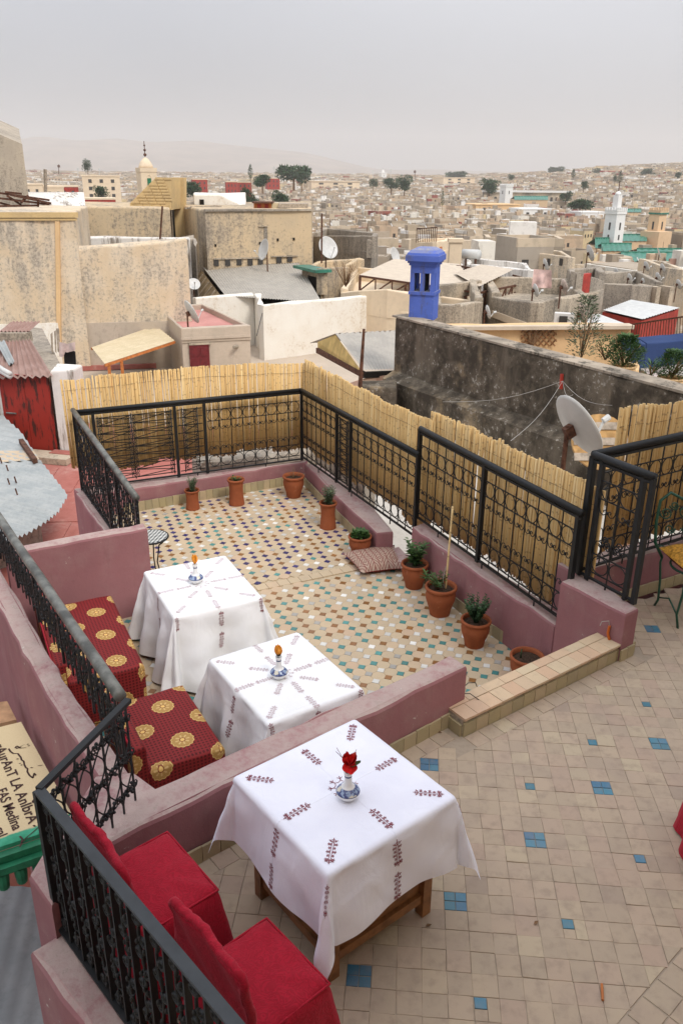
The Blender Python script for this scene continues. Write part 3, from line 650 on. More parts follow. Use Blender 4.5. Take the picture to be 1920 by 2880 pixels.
r_ = railing(BL, BR, -.235, .705, 'black railing across the far end of the lower terrace, half lattice, half circles', None, posts=(0, .075, .415, .545, 1))
lattice_panel(BL, BR, -.235, .90, r_, L_ * .085, L_ * .405, (0.02, .45, .98)); lattice_panel(BL, BR, -.235, .90, r_, L_ * .425, L_ * .535, (.2, .8))
circle_panel(BL, BR, -.235, .93, r_, L_ * .555, L_ * .99)
L_ = (R1E - BR).length
r_ = railing(BR, R1E, -.20, .705, 'black circle-pattern railing on the right, from the far corner to the stepped post', None, posts=(.36, .485, .995))
circle_panel(BR, R1E, -.20, .91, r_, .03, L_ * .35); lattice_panel(BR, R1E, -.20, .88, r_, L_ * .37, L_ * .475, (.15, .85)); circle_panel(BR, R1E, -.20, .91, r_, L_ * .495, L_ * .985)
L_ = (R2B - R2A).length
r_ = railing(R2A, R2B, 0.0, .95, 'black circle-pattern railing above the large pots on the right', None, posts=(0, .47, .985), rr=.029, pw=.038)
circle_panel(R2A, R2B, 0.0, .92, r_, .03, L_ * .46); circle_panel(R2A, R2B, 0.0, .92, r_, L_ * .48, L_ * .975)
L_ = (BF - BC).length
r_ = railing(BC, BF, .42, 1.385, 'short black railing section standing on the purple end block', None, posts=(.02, .17, .84, .985), rr=.029, pw=.034)
circle_panel(BC, BF, .42, .93, r_, L_ * .2, L_ * .82)
m_, _, _ = basis(BC, BF, .42); q = MB()
for e in (-1, 1):
    for k in range(3): q.tube([(L_ * .51 + e * p[0], 0, p[2]) for p in spiral((.03 + .02 * k, .30 + .03 * k), .03, 1.3, math.pi, -1, 10)], .006, 5)
q.tube([(L_ * .51, 0, .24), (L_ * .51, 0, .40)], .008, 5); q.lathe([(.0, .0), (.02, .02), (.0, .05)], (L_ * .51, 0, .30), 8); link('flower_ornament', q.mesh('flower_ornament', IRON, True), r_, m_)
L_ = (RR - BC).length
r_ = railing(BC, RR, .43, 1.385, 'black circle-pattern railing behind the green iron chair', None, posts=(.0, .5, 1), rr=.031, pw=.042)
circle_panel(BC, RR, .43, .92, r_, .08, L_ * .49); circle_panel(BC, RR, .43, .92, r_, L_ * .51, L_ * .99)
# left side: dense foliage balusters under a worn pipe rail
def vine_baluster(h, seed, wob=.016):
    rn = random.Random(seed); b = MB(); pts = []
    for k in range(13):
        t = k / 12; pts.append((wob * math.sin(t * 6 * math.pi + seed), wob * .5 * math.cos(t * 5 * math.pi), t * h))
    b.tube(pts, .0058, 5)
    for k in range(11):
        z_ = (k + .5) / 11 * h; e = rn.choice((-1, 1)); c = V((e * rn.uniform(.010, .028), rn.uniform(-.012, .012), z_))
        b.lathe([(0, -.016), (.011, -.006), (.013, .004), (.006, .014), (0, .018)], c, 5)
        b.tube([(p[0] + c.x * .5, c.y, p[2]) for p in spiral((0, z_), .018, 1.1, rn.uniform(0, 6), e, 7)], .005, 4)
    return b
VB = [vine_baluster(.86, k).mesh('baluster', IRON, True) for k in range(5)]
r_ = railing(BL, LN, -.24, .73, 'black railing of dense iron foliage on the left side of the lower terrace', None, posts=(.0, .55, .70, .985), rail_mat=IRON2, zt1=.51, zb1=-.27, rr=.03)
m_, d_, L_ = basis(BL, LN, -.24)
for k in range(int(L_ / .062)):
    t = (k + .5) * .062 / L_
    link('baluster', VB[k % 5], r_, Matrix.Translation((*BL.lerp(LN, t)[:2], lerp(-.24, -.27, t))) @ Matrix.Rotation(math.atan2(d_.y, d_.x), 4, 'Z') @ Matrix.Diagonal((1, 1, lerp(.95, .72, t) / .86, 1)))
# pipe handrail with filigree on the parapet by the benches
PA, PB = v2(-2.86, 6.18), v2(-1.10, 3.44)
ph = empty('pipe_railing', (PA.x, PA.y, .3)); tag(ph, 'rusty grey pipe handrail over black iron filigree, beside the brocade benches', 'railing')
MB().tube([V((PA.x, PA.y, .735)).lerp(V((PB.x, PB.y, .83)), k / 8) + V((0, 0, .004 * math.sin(k * 2))) for k in range(9)], .032, 14).build('handrail', IRON2, ph, True)
MB().bar((PA.x, PA.y, .685), (PB.x, PB.y, .78), .008, .03).build('rail_bar', plain('rusty strap', (.16, .03, .025), .7), ph)
m_, d_, L_ = basis(PA, PB, .3)
def filigree(seed):
    b = MB(); rn = random.Random(seed)
    for e in (-1, 1): b.tube([(e * .05 * math.cos(math.pi * k / 6), 0, .36 * k / 6) for k in range(7)], .0048, 5)
    b.tube([(.052, 0, 0), (.052, 0, .38)], .0055, 5)
    for k in range(7):
        c = V((rn.uniform(-.035, .035), rn.uniform(-.008, .008), .05 + k * .045)); b.lathe([(0, -.014), (.012, -.004), (.010, .008), (0, .016)], c, 5)
    for z_ in (.10, .26): b.tube(spiral((0, z_), .028, 1.2, 0, 1, 9), .0045, 4)
    return b.mesh('filigree', IRON, True)
FG = [filigree(k) for k in range(4)]
for k in range(int(L_ / .112)):
    t = (k + .5) * .112 / L_; p = PA.lerp(PB, t); link('filigree', FG[k % 4], ph, Matrix.Translation((p.x, p.y, lerp(.32, .40, t))) @ Matrix.Rotation(math.atan2(d_.y, d_.x), 4, 'Z'))
for t in (.02, .22, .42, .62, .82, .985):
    p = PA.lerp(PB, t); MB().box((p.x, p.y, lerp(.50, .60, t)), (.016, .016, .44), math.atan2(d_.y, d_.x)).build('post', IRON, ph)
# small wavy panel on the divider end
A_, B_ = v2(-1.20, 2.60), v2(-.99, 3.21)
sp = empty('railing', (A_.x, A_.y, .4)); tag(sp, 'short black wavy iron railing on the corner beside the farther red chair', 'railing')
MB().bar((A_.x, A_.y, .972), (B_.x, B_.y, .972), .032, .022).build('handrail', IRON, sp)
m_, d_, L_ = basis(A_, B_, .4)
for k in range(7):
    x_ = .03 + k * (L_ - .06) / 6; link('baluster', MB().box((x_, 0, .285), (.008, .008, .57)).mesh('baluster', IRON), sp, m_.copy())
    if k < 6:
        w_ = (L_ - .06) / 6
        for e in (-1, 1): link('wavy_bar', MB().tube([(x_ + w_ / 2 + e * w_ * .5 * math.cos(math.pi * j / 5), 0, .04 + .50 * j / 15) for j in range(16)], .004, 5).mesh('wavy_bar', IRON, True), sp, m_.copy())
for z_ in (.10, .29, .49):
    b = MB(); rn = random.Random(int(z_ * 100))
    for k in range(46):
        x_ = .02 + k * (L_ - .04) / 45; b.lathe([(0, -.011), (.010, -.003), (.009, .004), (0, .011)], (x_, rn.uniform(-.012, .012), z_ + rn.uniform(-.024, .024)), 5)
        if k % 2: b.tube(spiral((x_, z_), .024, 1.2, rn.uniform(0, 6), 1, 8), .004, 4)
    link('rosette_row', b.mesh('rosette_row', IRON, True), sp, m_.copy())
# thick front railing
fr_ = empty('railing', (RL0.x, RL0.y, .2)); tag(fr_, 'thick black flat-bar railing with cast ornaments in the bottom left corner', 'railing')
m_, d_, L_ = basis(RL0, RL1, .2)
MB().bar((RL0.x, RL0.y, .972), (RL1.x, RL1.y, .972), .042, .014).build('handrail', plain('grey black painted steel', (.022, .025, .028), .35, .5, .1, .25, 14), fr_)
MB().bar((RL0.x, RL0.y, .235), (RL1.x, RL1.y, .235), .045, .012).build('bottom_bar', IRON, fr_)
FBAR = MB().box((0, 0, .39), (.010, .026, .74)).mesh('flat_bar', IRON)
def cast_strip(seed):
    rn = random.Random(seed); b = MB(); b.tube([(.012 * math.sin(k * 1.3), 0, .05 + k * .068) for k in range(11)], .007, 5)
    for k in range(9):
        z_ = .08 + k * .078; e = 1 if k % 2 else -1
        b.tube([(p[0] * e, p[1], p[2]) for p in spiral((.02, z_), .026, 1.25, math.pi, 1, 10)], .007, 5)
        for q_ in range(3): b.lathe([(0, -.016), (.010, -.004), (.009, .006), (0, .016)], (rn.uniform(-.03, .03), rn.uniform(-.01, .01), z_ + rn.uniform(-.03, .03)), 5)
    return b.mesh('cast_ornament', IRON, True)
CS = [cast_strip(k) for k in range(3)]; SPC = .118
link('post', MB().box((0, 0, .385), (.03, .045, .76)).mesh('post', IRON), fr_, m_.copy())
for k in range(1, int(L_ / SPC)):
    link('flat_bar', FBAR, fr_, m_ @ Matrix.Translation((k * SPC, 0, 0)))
for k in range(int(L_ / SPC)): link('cast_ornament', CS[k % 3], fr_, m_ @ Matrix.Translation(((k + .5) * SPC, 0, 0)))
b = MB(); b.tube([(-.01, 0, .30), (-.06, .03, .27), (-.06, .03, .20), (-.01, 0, .16)], .009, 6); link('wall_bracket', b.mesh('wall_bracket', IRON, True), fr_, m_.copy())

# ------------------------------------------------------------------ reed screens
RM = [MB().tube([(0, 0, 0), (rt_.uniform(-.004, .004), 0, .5), (0, 0, 1)], [.0105, .0095, .009], 6).mesh('reed', REED, True) for _ in range(4)]
def xy_(p): return v2(p.x, p.y)
def reeds(A, B, zb, zt, label, single, seed, rad=.0095, lean=0.0):
    """zb, zt: functions of t in 0..1"""
    o = empty('reed_screen', (A.x, A.y, zb(0))); tag(o, label, 'screen', 'cane screens behind the railings'); rn = random.Random(seed)
    L = (B - A).length; d = (B - A).normalized(); n_ = V((-d.y, d.x, 0)); x = 0; mass = MB(); pan = 0; top = 0; bot = 0; i = 0; cnt = 0
    while x < L:
        if rn.random() < .10: top = rn.uniform(-.016, .014)
        if rn.random() < .07: bot = rn.uniform(-.07, .03)
        k = rn.uniform(.75, 1.35); x += rad * 1.42 * k; t = x / L
        if rn.random() < .006: x += rad * rn.uniform(.5, 1.5)
        p = A + d * x + n_ * rn.uniform(-.008, .008); z0 = zb(t) + bot + rn.uniform(-.02, .02); z1 = zt(t) + top + rn.uniform(-.005, .005)
        if (i % 1 == 0) and cnt < single:
            cnt += 1
            link('reed', rn.choice(RM), o, Matrix.Translation((p.x, p.y, z0)) @ Matrix.Rotation(rn.uniform(-.014, .014), 4, d) @ Matrix.Rotation(rn.uniform(-.016, .016) + lean, 4, n_) @ Matrix.Rotation(rn.uniform(0, 6), 4, 'Z') @ Matrix.Diagonal((k * rad / .0095, k * rad / .0095, z1 - z0, 1)))
        else:
            q = p + d * rn.uniform(-.012, .012); mass.tube([(p.x, p.y, z0), (q.x, q.y, z1)], rad * k, 5)
        i += 1
    if mass.v: tag(mass.build('reed_mass', REED, o, True), kind='stuff')
    for f_ in (.12, .5, .88):
        MB().tube([(lerp(A.x, B.x, t) - n_.x * .014, lerp(A.y, B.y, t) - n_.y * .014, lerp(zb(t), zt(t), f_) + .006 * math.sin(t * 25)) for t in [k / 12 for k in range(13)]], .0016, 4).build('binding_wire', RUST, o)
    return o
def zfn(pts, A, B):                                             # top line through photo points: list of (t, z)
    def f(t):
        for (t0, z0), (t1, z1) in zip(pts[:-1], pts[1:]):
            if t <= t1: return lerp(z0, z1, (t - t0) / (t1 - t0))
        return pts[-1][1]
    return f
def topz(x, y, A, B): return OW(x, y, A, B).z
def tpos(x, y, A, B): p = OW(x, y, A, B); return (v2(p.x, p.y) - A).dot((B - A).normalized()) / (B - A).length
A_, B_ = off(BL, BR, -.16); A_ = A_ + (A_ - B_).normalized() * .08; B_ = B_ + v2(.10, .04)
def line(A, B, pts):
    q = sorted((tpos(x, y, A, B), topz(x, y, A, B)) for x, y in pts); q = [(-1, q[0][1])] + q + [(2, q[-1][1])]; return zfn(q, A, B)
reeds(A_, B_, line(A_, B_, [(300, 1304), (368, 1302), (430, 1290), (530, 1278), (650, 1266), (760, 1258), (850, 1250)]), line(A_, B_, [(210, 1066), (300, 1056), (440, 1040), (600, 1028), (860, 1018)]), 'straw coloured cane screen behind the far railing of the lower terrace', 90, 1)
C_, D_ = off(BR, R1E, -.16); C_ = B_.copy()
reeds(C_, D_, line(C_, D_, [(870, 1262), (1043, 1374), (1139, 1441), (1160, 1462)]), line(C_, D_, [(870, 1017), (960, 1062), (1085, 1128), (1187, 1172)]), 'straw coloured cane screen behind the first right-hand railing', 60, 2)
E_, F_ = off(R2A, R2B, -.15); E_ = E_ + (E_ - F_).normalized() * .06; F_ = F_ + (F_ - E_).normalized() * .02
reeds(E_, F_, line(E_, F_, [(1200, 1462), (1292, 1499), (1369, 1563), (1452, 1619), (1547, 1692)]), line(E_, F_, [(1200, 1150), (1330, 1205), (1500, 1285), (1650, 1357)]), 'cane screen behind the railing above the large pots', 110, 3, rad=.0105)
G_, H_ = off(BC, RR, -.16); G_ = xy_(OW(1722, 1300, G_, H_))
reeds(G_, H_, line(G_, H_, [(1720, 1540), (1920, 1470)]), line(G_, H_, [(1722, 1152), (1920, 1128)]), 'cane screen behind the railing at the right edge', 40, 4, rad=.0105)

# ------------------------------------------------------------------ tables under cloths
def cloth_fn(a, b, drop_a, drop_b, ztop, zmin, flare, fold, tip, wob, seed):
    """maps flat cloth coordinates (u,v) to local 3-D; a,b half sizes of the top"""
    rn = random.Random(seed); ph = [rn.uniform(0, 6) for _ in range(8)]
    rad = .018
    def hang(s, k):                                            # s: length beyond the edge; returns (outward, down)
        if s < rad * 1.57: q = s / rad; return rad * math.sin(q), rad * (1 - math.cos(q))
        l = s - rad * 1.57; return rad + l * k, rad + l * math.sqrt(max(0, 1 - k * k))
    def fn(u, v):
        su, sv = abs(u) - a, abs(v) - b; eu, ev = (1 if u > 0 else -1), (1 if v > 0 else -1)
        if su <= 0 and sv <= 0: return V((u, v, ztop + .0015 * math.sin(u * 9 + ph[0]) * math.sin(v * 8 + ph[1])))
        if su > 0 and sv <= 0:
            e = .5 + .5 * abs(v) / b; w = fold * math.sin(v * wob + ph[2 + (eu > 0)]) * min(1, su / .2) * su
            o, dn = hang(su, flare); p = V((eu * (a + o + w), v * (1 + .03 * su), ztop - dn))
        elif sv > 0 and su <= 0:
            w = fold * math.sin(u * wob + ph[4 + (ev > 0)]) * min(1, sv / .2) * sv
            o, dn = hang(sv, flare); p = V((u * (1 + .03 * sv), ev * (b + o + w), ztop - dn))
        else:
            r = math.hypot(su, sv); f = math.atan2(sv, su); k = flare + tip * math.sin(2 * f) ** 1.5
            k2 = min(.93, k + fold * math.sin(f * 6 + ph[6])); g = f + .22 * math.sin(2 * (f - math.pi / 4)) * -1
            g = math.pi / 4 + (f - math.pi / 4) * .85 if tip > .1 else f
            o, dn = hang(r, k2); p = V((eu * (a + o * math.cos(g)), ev * (b + o * math.sin(g)), ztop - dn))
        if p.z < zmin:                                         # cloth reaching the floor spreads outwards
            ex = zmin - p.z; q = V((p.x, p.y, 0)).normalized(); p = V((p.x + q.x * ex * .45, p.y + q.y * ex * .45, zmin + .004 + .006 * abs(math.sin(ex * 40))))
        if p.z < ztop - .03: p = p + V((mn.noise(p * 7 + V((seed, 0, 0))), mn.noise(p * 7 + V((0, seed, 5))), 0)) * .011
        return p
    return fn
def cloth_mesh(fn, LU, LV, n, hem=.0, seed=0):
    rn = random.Random(seed); ph = rn.uniform(0, 6); b = MB(); P = []
    for i in range(n + 1):
        for j in range(n + 1):
            s, t = i / n * 2 - 1, j / n * 2 - 1
            P.append(fn(s * (LU + hem * math.sin(t * 7 + ph)), t * (LV + hem * math.sin(s * 6 + ph * 2))))
    b.add(P, [(i * (n + 1) + j, (i + 1) * (n + 1) + j, (i + 1) * (n + 1) + j + 1, i * (n + 1) + j + 1) for i in range(n) for j in range(n)]); return b
def motif_strokes(L=.142, W_=.044):
    S = []
    def st(x0, y0, x1, y1, w=.0022): S.append((x0, y0, x1, y1, w))
    h = L / 2
    for y in (-.004, .004): st(-h * .62, y, h * .62, y, .0018)
    for k in range(5):
        x = -h * .58 + k * h * .29; r = W_ * (.5 if k % 2 == 0 else .36)
        for e in (-1, 1):
            st(x, e * .003, x + .006, e * r, .0026); st(x + .012, e * .003, x + .006, e * r, .0022); st(x + .006, e * r * .6, x + .013, e * r * .85, .0022); st(x + .006, e * r * .6, x - .002, e * r * .85, .0022)
            st(x + .006, e * .006, x + .006, e * r * .45, .005)
    for e in (-1, 1):
        x = e * h * .66; st(x, 0, e * h, 0, .0035); st(x, 0, x + e * .012, .019, .0035); st(x, 0, x + e * .012, -.019, .0035)
        st(e * h * .85, -.008, e * h * .85, .008, .003); st(x + e * .002, .012, x + e * .013, .010, .003); st(x + e * .002, -.012, x + e * .013, -.010, .003)
    return S
MOT = motif_strokes()
def embroider(fn, spots, name, mat, parent, mw, lift=.0022):
    """spots: (u, v, angle, scale)"""
    for u0, v0, a, s in [(u + random.uniform(-.006, .006), v + random.uniform(-.006, .006), a + random.uniform(-.05, .05), s * random.uniform(.93, 1.06)) for u, v, a, s in spots]:
        b = MB(); ca, sa = math.cos(a), math.sin(a)
        for x0, y0, x1, y1, w in MOT:
            d = V((x1 - x0, y1 - y0)); d = d.normalized() if d.length else V((1, 0)); n_ = V((-d.y, d.x)) * w / 2; Q = []
            for px_, py_, sg in ((x0, y0, 1), (x0, y0, -1), (x1, y1, -1), (x1, y1, 1)):
                x, y = (px_ + n_.x * sg) * s, (py_ + n_.y * sg) * s; u, v = u0 + x * ca - y * sa, v0 + x * sa + y * ca
                p = fn(u, v); e = .004; t1 = fn(u + e, v) - p; t2 = fn(u, v + e) - p; nn = t1.cross(t2)
                Q.append(p + (nn.normalized() if nn.length > 1e-9 else V((0, 0, 1))) * lift)
            b.add(Q, [(0, 1, 2, 3)])
        link(name, b.mesh(name, mat), parent, mw.copy())
def star(fn, name, mat, parent, mw, R0=.042, arm=.028):
    b = MB()
    for k in range(8):
        a = math.pi / 8 + k * math.pi / 4; a2 = a + math.pi / 4
        for (x0, y0, x1, y1, w) in ((R0 * math.cos(a), R0 * math.sin(a), (R0 + arm) * math.cos(a), (R0 + arm) * math.sin(a), .004), ((R0 + arm * .4) * math.cos(a), (R0 + arm * .4) * math.sin(a), (R0 + arm * .8) * math.cos(a + .2), (R0 + arm * .8) * math.sin(a + .2), .003), ((R0 + arm * .4) * math.cos(a), (R0 + arm * .4) * math.sin(a), (R0 + arm * .8) * math.cos(a - .2), (R0 + arm * .8) * math.sin(a - .2), .003), (R0 * math.cos(a), R0 * math.sin(a), R0 * .8 * math.cos(a + .39), R0 * .8 * math.sin(a + .39), .0025), (R0 * math.cos(a2), R0 * math.sin(a2), R0 * .8 * math.cos(a + .39), R0 * .8 * math.sin(a + .39), .0025)):
            d = V((x1 - x0, y1 - y0)).normalized(); n_ = V((-d.y, d.x)) * w / 2
            b.add([fn(x0 + n_.x, y0 + n_.y) + V((0, 0, .002)), fn(x0 - n_.x, y0 - n_.y) + V((0, 0, .002)), fn(x1 - n_.x, y1 - n_.y) + V((0, 0, .002)), fn(x1 + n_.x, y1 + n_.y) + V((0, 0, .002))], [(0, 1, 2, 3)])
    link(name, b.mesh(name, mat), parent, mw.copy())
def table_frame(name, label, c, rz, hx, hy, z0, h, group):
    t = thing(name, (c.x, c.y, z0), label, 'table', group); mw = TR((c.x, c.y, z0), rz); s = .052
    LG = MB().box((0, 0, h / 2 - .012), (s, s, h - .024)).mesh('leg', WOOD)
    for ex in (-1, 1):
        for ey in (-1, 1): link('leg', LG, t, mw @ Matrix.Translation((ex * (hx - .06), ey * (hy - .06), 0)))
    link('table_top', MB().box((0, 0, h - .012), (hx * 2 - .01, hy * 2 - .01, .022)).mesh('table_top', WOOD), t, mw.copy())
    for e in (-1, 1):
        for z_, hh, nm in ((.115, .05, 'stretcher'), (.40, .10, 'apron'), (h - .075, .10, 'apron')):
            link(nm, MB().box((0, e * (hy - .06), z_), (hx * 2 - .175, .028, hh)).mesh(nm, WOOD), t, mw.copy()); link(nm, MB().box((e * (hx - .06), 0, z_), (.028, hy * 2 - .175, hh)).mesh(nm, WOOD), t, mw.copy())
        link('side_panel', MB().box((0, e * (hy - .072), .265), (hx * 2 - .18, .012, .26)).mesh('side_panel', WOOD), t, mw.copy()); link('side_panel', MB().box((e * (hx - .072), 0, .265), (.012, hy * 2 - .18, .26)).mesh('side_panel', WOOD), t, mw.copy())
    return t, mw
def oct_spots(r_edge, r_diag, ex, ey, extra=()):
    o = []
    for k in range(8):
        a = k * math.pi / 4; diag = k % 2
        for r in (r_diag if diag else r_edge):
            if diag: o.append((r * .7071 * (1 if math.cos(a) > 0 else -1) * ex, r * .7071 * (1 if math.sin(a) > 0 else -1) * ey, math.atan2((1 if math.sin(a) > 0 else -1), (1 if math.cos(a) > 0 else -1)), 1.0))
            else: o.append((r * math.cos(a) * ex, r * math.sin(a) * ey, a, 1.0))
    return o
# front table (upper terrace)
q = [W(655.6, 2183, .715), W(990, 2028.6, .715), W(1280.6, 2239, .715), W(935, 2448.5, .715)]
c = sum(q, V()) / 4; e1 = (q[2] - q[3]).normalized(); rz = math.atan2(e1.y, e1.x); hs = .345
ft_, mw = table_frame('table', 'dark wooden table under the embroidered cloth nearest the red chairs', c, rz, hs - .01, hs - .01, 0, .713, 'restaurant tables')
fn = cloth_fn(hs, hs, .36, .36, .715, .02, .09, .055, .26, 10, 3)
cl_ = link('tablecloth', cloth_mesh(fn, hs + .365, hs + .365, 92, .010, 2).mesh('tablecloth', CLOTH, True), None, mw.copy())
tag(cl_, 'white cloth with dark red embroidery on the nearest table, short enough to show its legs', 'tablecloth', 'embroidered tablecloths')
embroider(fn, oct_spots((.255, .455, .635), (.385, .61), 1, 1), 'embroidery', EMB, cl_, mw); star(fn, 'embroidery', EMB, cl_, mw)
FT = (c, rz)
# two lower tables, cloths to the floor
LOWT = []
for nm, qq, lab, clab, sd_ in (('far', [(398, 1608.6), (624.7, 1565.5), (739.5, 1677), (506.7, 1733)], 'table hidden under a floor-length cloth beside the farther bench', 'floor-length white cloth with faded embroidery on the farthest table', 5),
                               ('mid', [(584, 1857), (831, 1781.7), (1019, 1933.8), (767, 2031)], 'table hidden under a floor-length cloth just behind the dividing wall', 'floor-length white cloth on the middle table, partly behind the dividing wall', 9)):
    zt = .13; q = [W(x, y, zt) for x, y in qq]; c = sum(q, V()) / 4; e1 = ((q[2] - q[3]) + (q[1] - q[0])).normalized(); rz = math.atan2(e1.y, e1.x)
    hx = ((q[2] - q[3]).length + (q[1] - q[0]).length) / 4; hy = ((q[0] - q[3]).length + (q[1] - q[2]).length) / 4
    t, mw = table_frame('table', lab, c, rz, hx - .012, hy - .012, ZF, zt - ZF - .002, 'restaurant tables')
    mw = TR((c.x, c.y, 0), rz); fn = cloth_fn(hx, hy, .68, .68, zt, ZF + .012, .13, .105, .18, 15, sd_)
    o = link('tablecloth', cloth_mesh(fn, hx + .66, hy + .66, 110, .012, sd_).mesh('tablecloth', CLOTH2, True), None, mw.copy()); tag(o, clab, 'tablecloth', 'embroidered tablecloths')
    embroider(fn, oct_spots((.150, .305), (.165, .385), 1, hy / hx), 'embroidery', EMBF, o, mw); star(fn, 'embroidery', EMBF, o, mw)
    embroider(fn, [(s * (hx + d), 0, 0, 1.0) for s in (-1, 1) for d in (.11, .30)] + [(0, s * (hy + d), math.pi / 2, 1.0) for s in (-1, 1) for d in (.11, .30)] + [(sx * (hx * .98), sy * (hy + .07), sy * math.pi / 2, .9) for sx in (-1, 1) for sy in (-1, 1)], 'embroidery', EMB, o, mw)
    LOWT.append((c, rz, zt))

# ------------------------------------------------------------------ vases with flowers
def vasemat():
    g = G('white porcelain with blue band', .18, .5); o = g.sep(g.obj); z = o[2]; n1 = g.noise(55, g.obj, 3, .6); n2 = g.noise(24, g.obj, 2)
    band = g.mul(g.step(z, .040, .042), g.step(z, .066, .064)); blue = g.mix(g.step(n1, .44, .54), (.06, .08, .20), (.27, .35, .50)); blue = g.mix(g.step(n2, .54, .60), blue, (.62, .58, .48))
    rim = g.mul(g.step(z, .038, .039), g.step(z, .0425, .0415)); nk = g.mul(g.step(z, .118, .119), g.step(z, .128, .127))
    c_ = g.mix(band, (.74, .74, .73), blue); c_ = g.mix(g.M('MAXIMUM', rim, nk), c_, (.04, .055, .14)); g.col(c_); return g.done()
VASEM = vasemat()
VP = [(.026, 0), (.030, .003), (.040, .012), (.0515, .028), (.0535, .040), (.050, .047), (.038, .060), (.026, .068), (.0195, .080), (.0165, .100), (.0165, .120), (.0195, .138), (.0215, .145), (.0175, .146), (.014, .13)]
VM = MB().lathe(VP, (0, 0, 0), 28).mesh('vessel', VASEM, True)
def petal(b, c, az, tilt, L, w, curl=.3, n=5):
    ca, sa = math.cos(az), math.sin(az); P = []
    for i in range(n + 1):
        t = i / n; r = L * t * math.cos(tilt + curl * t * 1.2); z = L * t * math.sin(tilt + curl * t * 1.2); ww = w * math.sin(math.pi * (.12 + .80 * t)) ** .7
        for j in (-1, -.4, .4, 1): P.append((c.x + r * ca - j * ww * sa, c.y + r * sa + j * ww * ca, c.z + z + abs(j) ** 2 * w * .35))
    b.add(P, [(i * 4 + j, i * 4 + j + 1, (i + 1) * 4 + j + 1, (i + 1) * 4 + j) for i in range(n) for j in range(3)])
REDPET = plain('red petal', (.55, .012, .012), .5, .3, 0, .25, 90); ORPET = plain('orange petal', (.86, .36, .045), .55, .3, 0, .2, 90); DKP = plain('dark sepal', (.03, .03, .02), .7)
def vase(base, label, kind, s=1.0, rz=0.0):
    o = thing('flower_vase', base, label, 'vase', 'porcelain vases'); mw = TR(base, rz, s); link('vessel', VM, o, mw)
    t = V(base) + V((0, 0, .148 * s)); rn = random.Random(kind)
    if kind == 1:
        b = MB(); st = t + V((0, 0, .035))
        for k, (az, tl, L, w) in enumerate(((2.6, .75, .048, .030), (.2, .45, .055, .030), (1.3, .9, .045, .028), (-1.35, -.55, .060, .034), (-.5, .55, .05, .03), (3.6, .85, .042, .026), (4.6, .9, .04, .024), (.9, 1.2, .036, .02), (2.9, 1.25, .036, .02), (5.2, 1.2, .036, .02))): petal(b, st, az, tl, L, w, .35)
        b.build('bloom', REDPET, o, True); MB().tube([t - V((0, 0, .03)), st], .004, 6).build('stem', LEAF3, o)
        b = MB(); petal(b, st - V((0, 0, .01)), -.2, .25, .06, .018, .2); b.build('leaf', LEAF, o, True)
        b = MB()
        for a in (.9, 1.2, 2.8, 3.2): b.tube([st, st + V((math.cos(a) * .03, .01, .03)), st + V((math.cos(a) * .055, .02, .055 + .02 * math.sin(a * 3)))], .0012, 4)
        b.build('twig', DRYT, o)
    else:
        b = MB(); st = t - V((0, 0, .002))
        for k in range(8): petal(b, st + V((0, 0, .004)), k * .8 + rn.random(), .95 + rn.uniform(-.1, .35), .072 + rn.uniform(-.01, .012), .024, .3)
        b.build('bloom', ORPET, o, True); b = MB()
        if kind == 2:
            for k in range(5): petal(b, st, k * 1.256, .55, .035, .012, .3)
        else:
            for k in range(3): petal(b, st, k * 2.1, .9, .028, .01, .3)
        b.build('sepal', DKP if kind == 2 else ORPET, o, True)
vase(V((*W(978, 2243, .717)[:2], .7165)), 'porcelain vase with a red fabric rose on the nearest table', 1, 1.0)
vase(V((*W(785, 1906, .13)[:2], .1325)), 'porcelain vase with an orange bud on the middle table', 2, 1.12, 1.0)
vase(V((*W(552, 1639, .13)[:2], .1325)), 'porcelain vase with an orange bud on the farthest table', 3, 1.15, 2.0)

# ------------------------------------------------------------------ brocade benches
def rounded_slab(LX, LY, z0, z1, r=.035, n=6, nx=14, ny=10, sag=.0):
    """closed upholstered box, local x 0..LX, y 0..LY with fabric UVs in metres"""
    b = MB(); uv = []
    prof = [(0, z0), (0, z1 - r)] + [(r - r * math.cos(k * math.pi / 2 / n), z1 - r + r * math.sin(k * math.pi / 2 / n)) for k in range(1, n + 1)]
    loop = []
    for k in range(nx): loop.append((k / nx * LX, 0))
    for k in range(ny): loop.append((LX, k / ny * LY))
    for k in range(nx): loop.append((LX - k / nx * LX, LY))
    for k in range(ny): loop.append((0, LY - k / ny * LY))
    m = len(loop); P = []
    for d, z in prof:
        for x, y in loop:
            xx = min(max(x, d), LX - d) if True else x; yy = min(max(y, d), LY - d); P.append((xx, yy, z + .003 * math.sin(x * 19 + y * 13)))
            dz = z1 - z; uv.append((x if 0 < x < LX else (x - dz if x == 0 else x + dz), y if 0 < y < LY else (y - dz if y == 0 else y + dz)))
    Fs = [(k * m + i, k * m + (i + 1) % m, (k + 1) * m + (i + 1) % m, (k + 1) * m + i) for k in range(len(prof) - 1) for i in range(m)]
    b.add(P, Fs); o = len(b.v); gx, gy = 14, 10; T = []
    for i in range(gx + 1):
        for j in range(gy + 1):
            x, y = r + (LX - 2 * r) * i / gx, r + (LY - 2 * r) * j / gy; s_ = 16 * (i / gx) * (1 - i / gx) * (j / gy) * (1 - j / gy); T.append((x, y, z1 + .003 * math.sin(x * 19 + y * 13) + sag * s_)); uv.append((x, y))
    b.add(T, [(i * (gy + 1) + j, (i + 1) * (gy + 1) + j, (i + 1) * (gy + 1) + j + 1, i * (gy + 1) + j + 1) for i in range(gx) for j in range(gy)])
    b.uv = uv; return b
